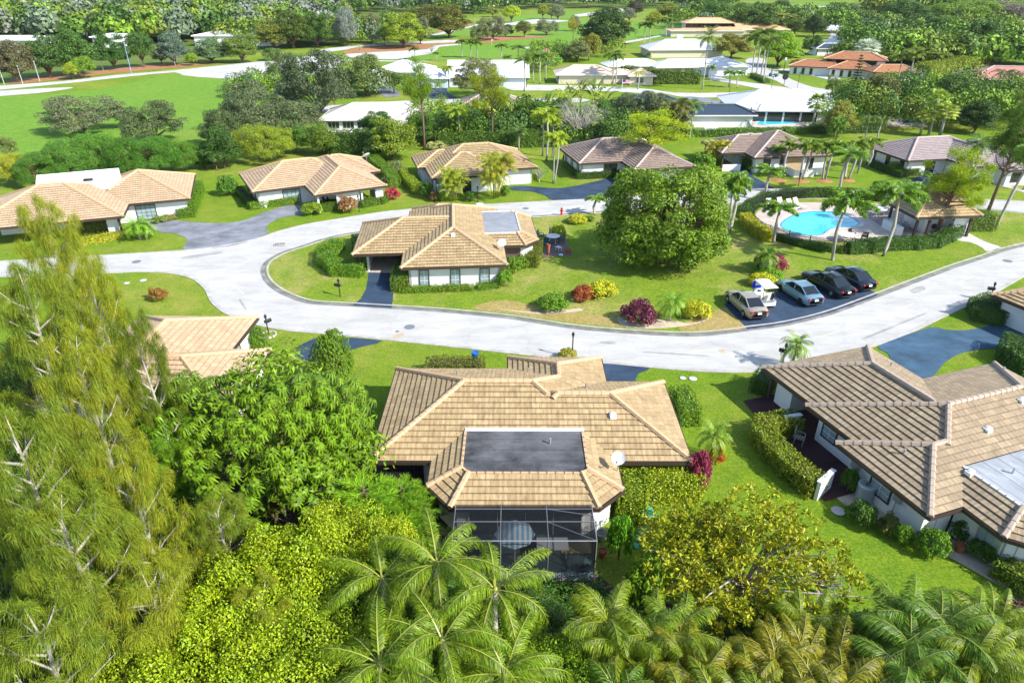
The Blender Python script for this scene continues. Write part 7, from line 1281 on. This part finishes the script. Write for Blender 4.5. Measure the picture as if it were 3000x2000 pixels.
sheet('patio_floor', [(p.x, p.y) for p in (Vector((A0.x + 8 + x0, A0.y - 3.55 + y0, 0)), Vector((A0.x + 8 + x1, A0.y - 3.55 + y0, 0)), Vector((A0.x + 8 + x1, A0.y - 3.55 + y1 + .6, 0)), Vector((A0.x + 8 + x0, A0.y - 3.55 + y1 + .6, 0)))], asphalt('teal grey patio paint', (.08, .14, .15), .3, 3), .05, world=True)
us = NT('striped umbrella cloth'); us.rough(.8); wv = us.n('TexWave', bands_direction='X'); wv.inputs['Scale'].default_value = 1.3; us.l(us.co(), wv.inputs[0]); us.base(us.ramp(wv.outputs['Fac'], [(.35, (.85, .86, .88)), (.6, (.25, .55, .75))]))
r = empty('patio_umbrella', (A0.x + 7.6, A0.y - 4.85, .05)); tag(r, 'white and blue patio umbrella under the dark screen', 'umbrella'); MB().lathe([(.95, 1.75), (.5, 2.0), (.03, 2.2)], n=8).build('canopy', us.mat, r); MB().tube([(0, 0, 0), (0, 0, 2.22)], .025, 6).build('pole', WTRIM, r)
r = empty('patio_table', (A0.x + 9.4, A0.y - 4.4, .05)); tag(r, 'white rectangular table under the dark screen', 'table'); MB().box((0, 0, .7), (1.5, .8, .05)).build('tabletop', WTRIM, r)
for sx, sy in ((-.65, -.3), (.65, -.3), (-.65, .3), (.65, .3)): MB().box((sx, sy, .34), (.05, .05, .68)).build('leg', WTRIM, r)
tag(MB().box((0, 0, .03), (1.5, .9, .05)).build('bath_mat', simple('cream mat', (.6, .5, .25), .9), loc=(A0.x + 10.6, A0.y - 3.9, .06)), 'cream mat on the patio under the dark screen', 'mat')
p = G(1765, 1590); pot(1765, 1630, .22, .4, 'terracotta pot at the right foot of the patio screen', z=.02); r = empty('wire_basket', (*G(1762, 1580)[:2], .02)); tag(r, 'grey wire basket beside the patio screen', 'basket'); MB().lathe([(.2, 0), (.28, .45), (.3, .46), (.25, .1), (.01, .05)], n=12).build('basket_body', METAL, r)
TEALS = simple('green stepping stone', (.04, .34, .24), .7)
for i, (x, y) in enumerate(((1892, 1525), (1886, 1546), (1879, 1561), (1870, 1580), (1862, 1600))):
    b = G(x, y); tag(MB().box((0, 0, .02), (.32, .3, .05), rz=.3 * i, taper=.93).build('stepping_stone', TEALS, loc=(b.x, b.y, .01)), ['topmost green stepping stone by the near house corner', 'second green stepping stone from the top', 'middle green stepping stone', 'fourth green stepping stone from the top', 'lowest green stepping stone, by the dark shrub'][i], 'stepping stone', 'green stepping stones right of the near house')
b = G(1888, 1490); tag(MB().box((0, 0, .03), (.9, 1.3, .06), taper=.96).build('stepping_slab', TEALS, loc=(b.x, b.y, .01), rz=.2), 'large green slab at the head of the stepping stones', 'slab')
b = G(2529, 1462); r = empty('air_conditioner', (b.x, b.y, .05), .3); tag(r, 'round pale air conditioner unit by the white wall', 'air conditioner'); m = MB()
m.lathe([(.44, 0), (.45, .05), (.45, .92), (.47, .95), (.46, 1.02), (.38, 1.04), (.36, .98), (.01, .96)], n=28); m.build('casing', simple('pale grey metal', (.42, .5, .52), .5), r)
s = MB()
for k in range(28): a = k * 6.283 / 28; s.box((.455 * math.cos(a), .455 * math.sin(a), .5), (.02, .05, .8), rz=a)
s.build('louvres', METAL, r); f = MB()
for k in range(5): a = k * 1.257; f.add([(.05 * math.cos(a), .05 * math.sin(a), .99), (.34 * math.cos(a), .34 * math.sin(a), .985), (.34 * math.cos(a + .7), .34 * math.sin(a + .7), 1.0), (.05 * math.cos(a + .7), .05 * math.sin(a + .7), 1.0)], [(0, 1, 2, 3)])
f.build('fan', METAL, r); MB().lathe([(.37, .965), (.01, .97)], n=24).build('fan_grille', BLACKM, r)
sheet('courtyard', [tuple((Matrix.Translation((Bh.location.x, Bh.location.y, 0)) @ Matrix.Rotation(R(-70.8), 4, 'Z') @ Vector((a * 1.018, c * 1.018, 0)))[:2]) for a, c in ((.2, -1.2), (9.6, -3.0), (9.6, -.5), (7.9, .5), (4.6, .6), (4.6, 8), (.3, 8))], MAROON, .05, world=True)
for x, y, x2, y2, lb in ((2295, 1268, 2330, 1262, 'low white wall at the head of the maroon courtyard'), (2390, 1462, 2425, 1430, 'low white wall at the foot of the maroon courtyard')):
    a, b = G(x, y), G(x2, y2); c = (a + b) / 2; tag(MB().box((0, 0, .6), ((b - a).length + .2, .2, 1.2)).box((0, 0, 1.22), ((b - a).length + .3, .28, .06)).build('low_wall', WHITEP, loc=(c.x, c.y, 0), rz=math.atan2(b.y - a.y, b.x - a.x)), lb, 'low wall')
chair(2340, 1300, 1.0, 'blue grey chair in the maroon courtyard', METAL, z=.05); pot(2808, 1615, .25, .42, 'terracotta pot in the shaded corner bed', z=.04); pot(2393, 1085, .2, .3, 'blue pot', z=.04) if False else None
pot(1393, 1080, .28, .45, 'blue pot on the reddish hedge behind the near roof', simple('blue glaze', (.02, .12, .45), .3), z=.9)
# ---- pools further away
def rpool(pts, deckpts, label, mat=WATER, z=.06):
    if deckpts: sheet('pool_terrace', deckpts, PAVER, z, 0)
    W = [G(*p) for p in pts]; c = sum(W, Vector()) / len(W); r = empty('swimming_pool', (c.x, c.y, 0)); tag(r, label, 'swimming pool'); L = [p - c for p in W]
    MB().add([(p.x, p.y, z + .05) for p in L], [tuple(range(len(L)))] if parea([(p.x, p.y) for p in L]) > 0 else [tuple(range(len(L)))[::-1]]).build('water', mat, r); ring(L, 0, .4, z, z + .09, 'coping', PATH, r)
rpool([(2215, 366), (2222, 358), (2322, 356), (2338, 364), (2240, 368)], [(2150, 345), (2200, 340), (2340, 338), (2380, 375), (2215, 378)], 'small rectangular turquoise pool before the white tile roofed house')
rpool([(1790, 372), (1830, 364), (1910, 372), (1890, 382), (1800, 384)], [(1770, 360), (1860, 352), (1960, 370), (1950, 392), (1770, 392)], 'pale turquoise pool seen through the pine left of the small dark roof')
rpool([(2640, 352), (2690, 348), (2700, 360), (2645, 364)], [(2600, 345), (2700, 340), (2720, 372), (2600, 372)], 'pool inside the white framed cage right of the street', WATERD)
rpool([(2650, 194), (2690, 196), (2740, 203), (2735, 207), (2690, 204)], [(2610, 193), (2690, 192), (2765, 204), (2735, 212), (2690, 214)], 'far dark blue pool beside the yellow green hedge bank', WATERD)
rpool([(935, 372), (1080, 376), (1078, 384), (935, 380)], [(925, 364), (1100, 366), (1095, 390), (925, 388)], 'narrow blue pool in front of the cream metal roofed house', WATER)
b = G(2645, 362); r = empty('pool_cage', (b.x, b.y, 0)); tag(r, 'white framed pool cage right of the tall conifer', 'pool cage')
for x_ in (-5, 0, 5):
    MB().tube([(x_, -3, 0), (x_, -3, 2.6), (x_, 0, 3.4), (x_, 3.5, 2.8)], .07, 5).build('frame', WTRIM, r)
for y_, z_ in ((-3, 2.6), (0, 3.4), (3.5, 2.8)): MB().tube([(-5, y_, z_), (5, y_, z_)], .07, 5).build('frame', WTRIM, r)
fence([(2082, 318), (2110, 338), (2150, 360), (2205, 385)], 1.3, 'green chain fence left of the white pool house', simple('green wire', (.06, .16, .12), .6), .5, 2.5, 0)
for i, (x, y) in enumerate(((2190, 372), (2205, 374))):
    lounger(x, y, 1.2, ['left lounger on the terrace of the white pool house', 'right lounger on the terrace of the white pool house'][i])
b = G(2194, 368); r = empty('closed_umbrella', (b.x, b.y, .06)); tag(r, 'closed green umbrella at the screened porch of the white pool house', 'umbrella'); MB().tube([(0, 0, 0), (0, 0, 3.2)], .04, 6).build('pole', METAL, r); MB().lathe([(.2, 1.5), (.17, 2.6), (.04, 3.3)], n=8).build('canopy', simple('green cloth', (.02, .12, .09), .8), r)
b = G(1416, 386); r = empty('closed_umbrella', (b.x, b.y, .06)); tag(r, 'closed red umbrella among the banana like palms', 'umbrella'); MB().tube([(0, 0, 0), (0, 0, 2.6)], .04, 6).build('pole', METAL, r); MB().lathe([(.3, .9), (.25, 2.0), (.04, 2.9)], n=8).build('canopy', simple('red cloth', (.4, .015, .02), .8), r)
def flag(x, y, tp_, label):
    b = G(x, y); h = height_at(b, tp_); r = empty('flag_pole', (b.x, b.y, 0)); tag(r, label, 'flag'); MB().tube([(0, 0, 0), (0, 0, h)], .05, 6).build('pole', WTRIM, r); m = MB(); w_, hh = 1.8, 1.0
    for k in range(7): m.box((.05 + w_ / 2, 0, h - .08 - hh * (k + .5) / 7), (w_, .03, hh / 7), k % 2)
    m.box((.05 + w_ * .2, 0, h - .08 - hh * .28), (w_ * .4, .05, hh * .55), 2); m.build('flag_cloth', [HR, WTRIM, simple('navy cloth', (.02, .03, .18), .8)], r)
flag(1822, 262, 232, 'flag with red and white stripes before the peach roofed house'); flag(2147, 200, 184, 'striped flag before the drive of the white sedan')
MB_ = MB().tube([(0, 0, 0), (0, 0, 2.2)], .03, 5); b = G(1440, 134); r = empty('golf_flag', (b.x, b.y, 0)); tag(r, 'small white golf flag on the putting green', 'golf flag'); MB_.build('pole', WTRIM, r); MB().add([(0, 0, 2.2), (.9, 0, 2.0), (0, 0, 1.7)], [(0, 1, 2)]).build('flag_cloth', WTRIM, r)
# ------------------------------------------------------------- air
hz = MB().box((0, 1500, 29), (7400, 3600, 60)); ho = hz.build('haze', None); ho.data.materials.clear()
hm = bpy.data.materials.new('haze air'); hm.use_nodes = True; ht = hm.node_tree; ht.nodes.remove(ht.nodes['Principled BSDF'])
pv = ht.nodes.new('ShaderNodeVolumePrincipled'); pv.inputs['Color'].default_value = (.86, .92, 1, 1); pv.inputs['Density'].default_value = .00006; pv.inputs['Anisotropy'].default_value = .3
ht.links.new(pv.outputs[0], ht.nodes['Material Output'].inputs['Volume']); ho.data.materials.append(hm); tag(ho, kind='stuff', label='thin pale haze over the whole neighbourhood')
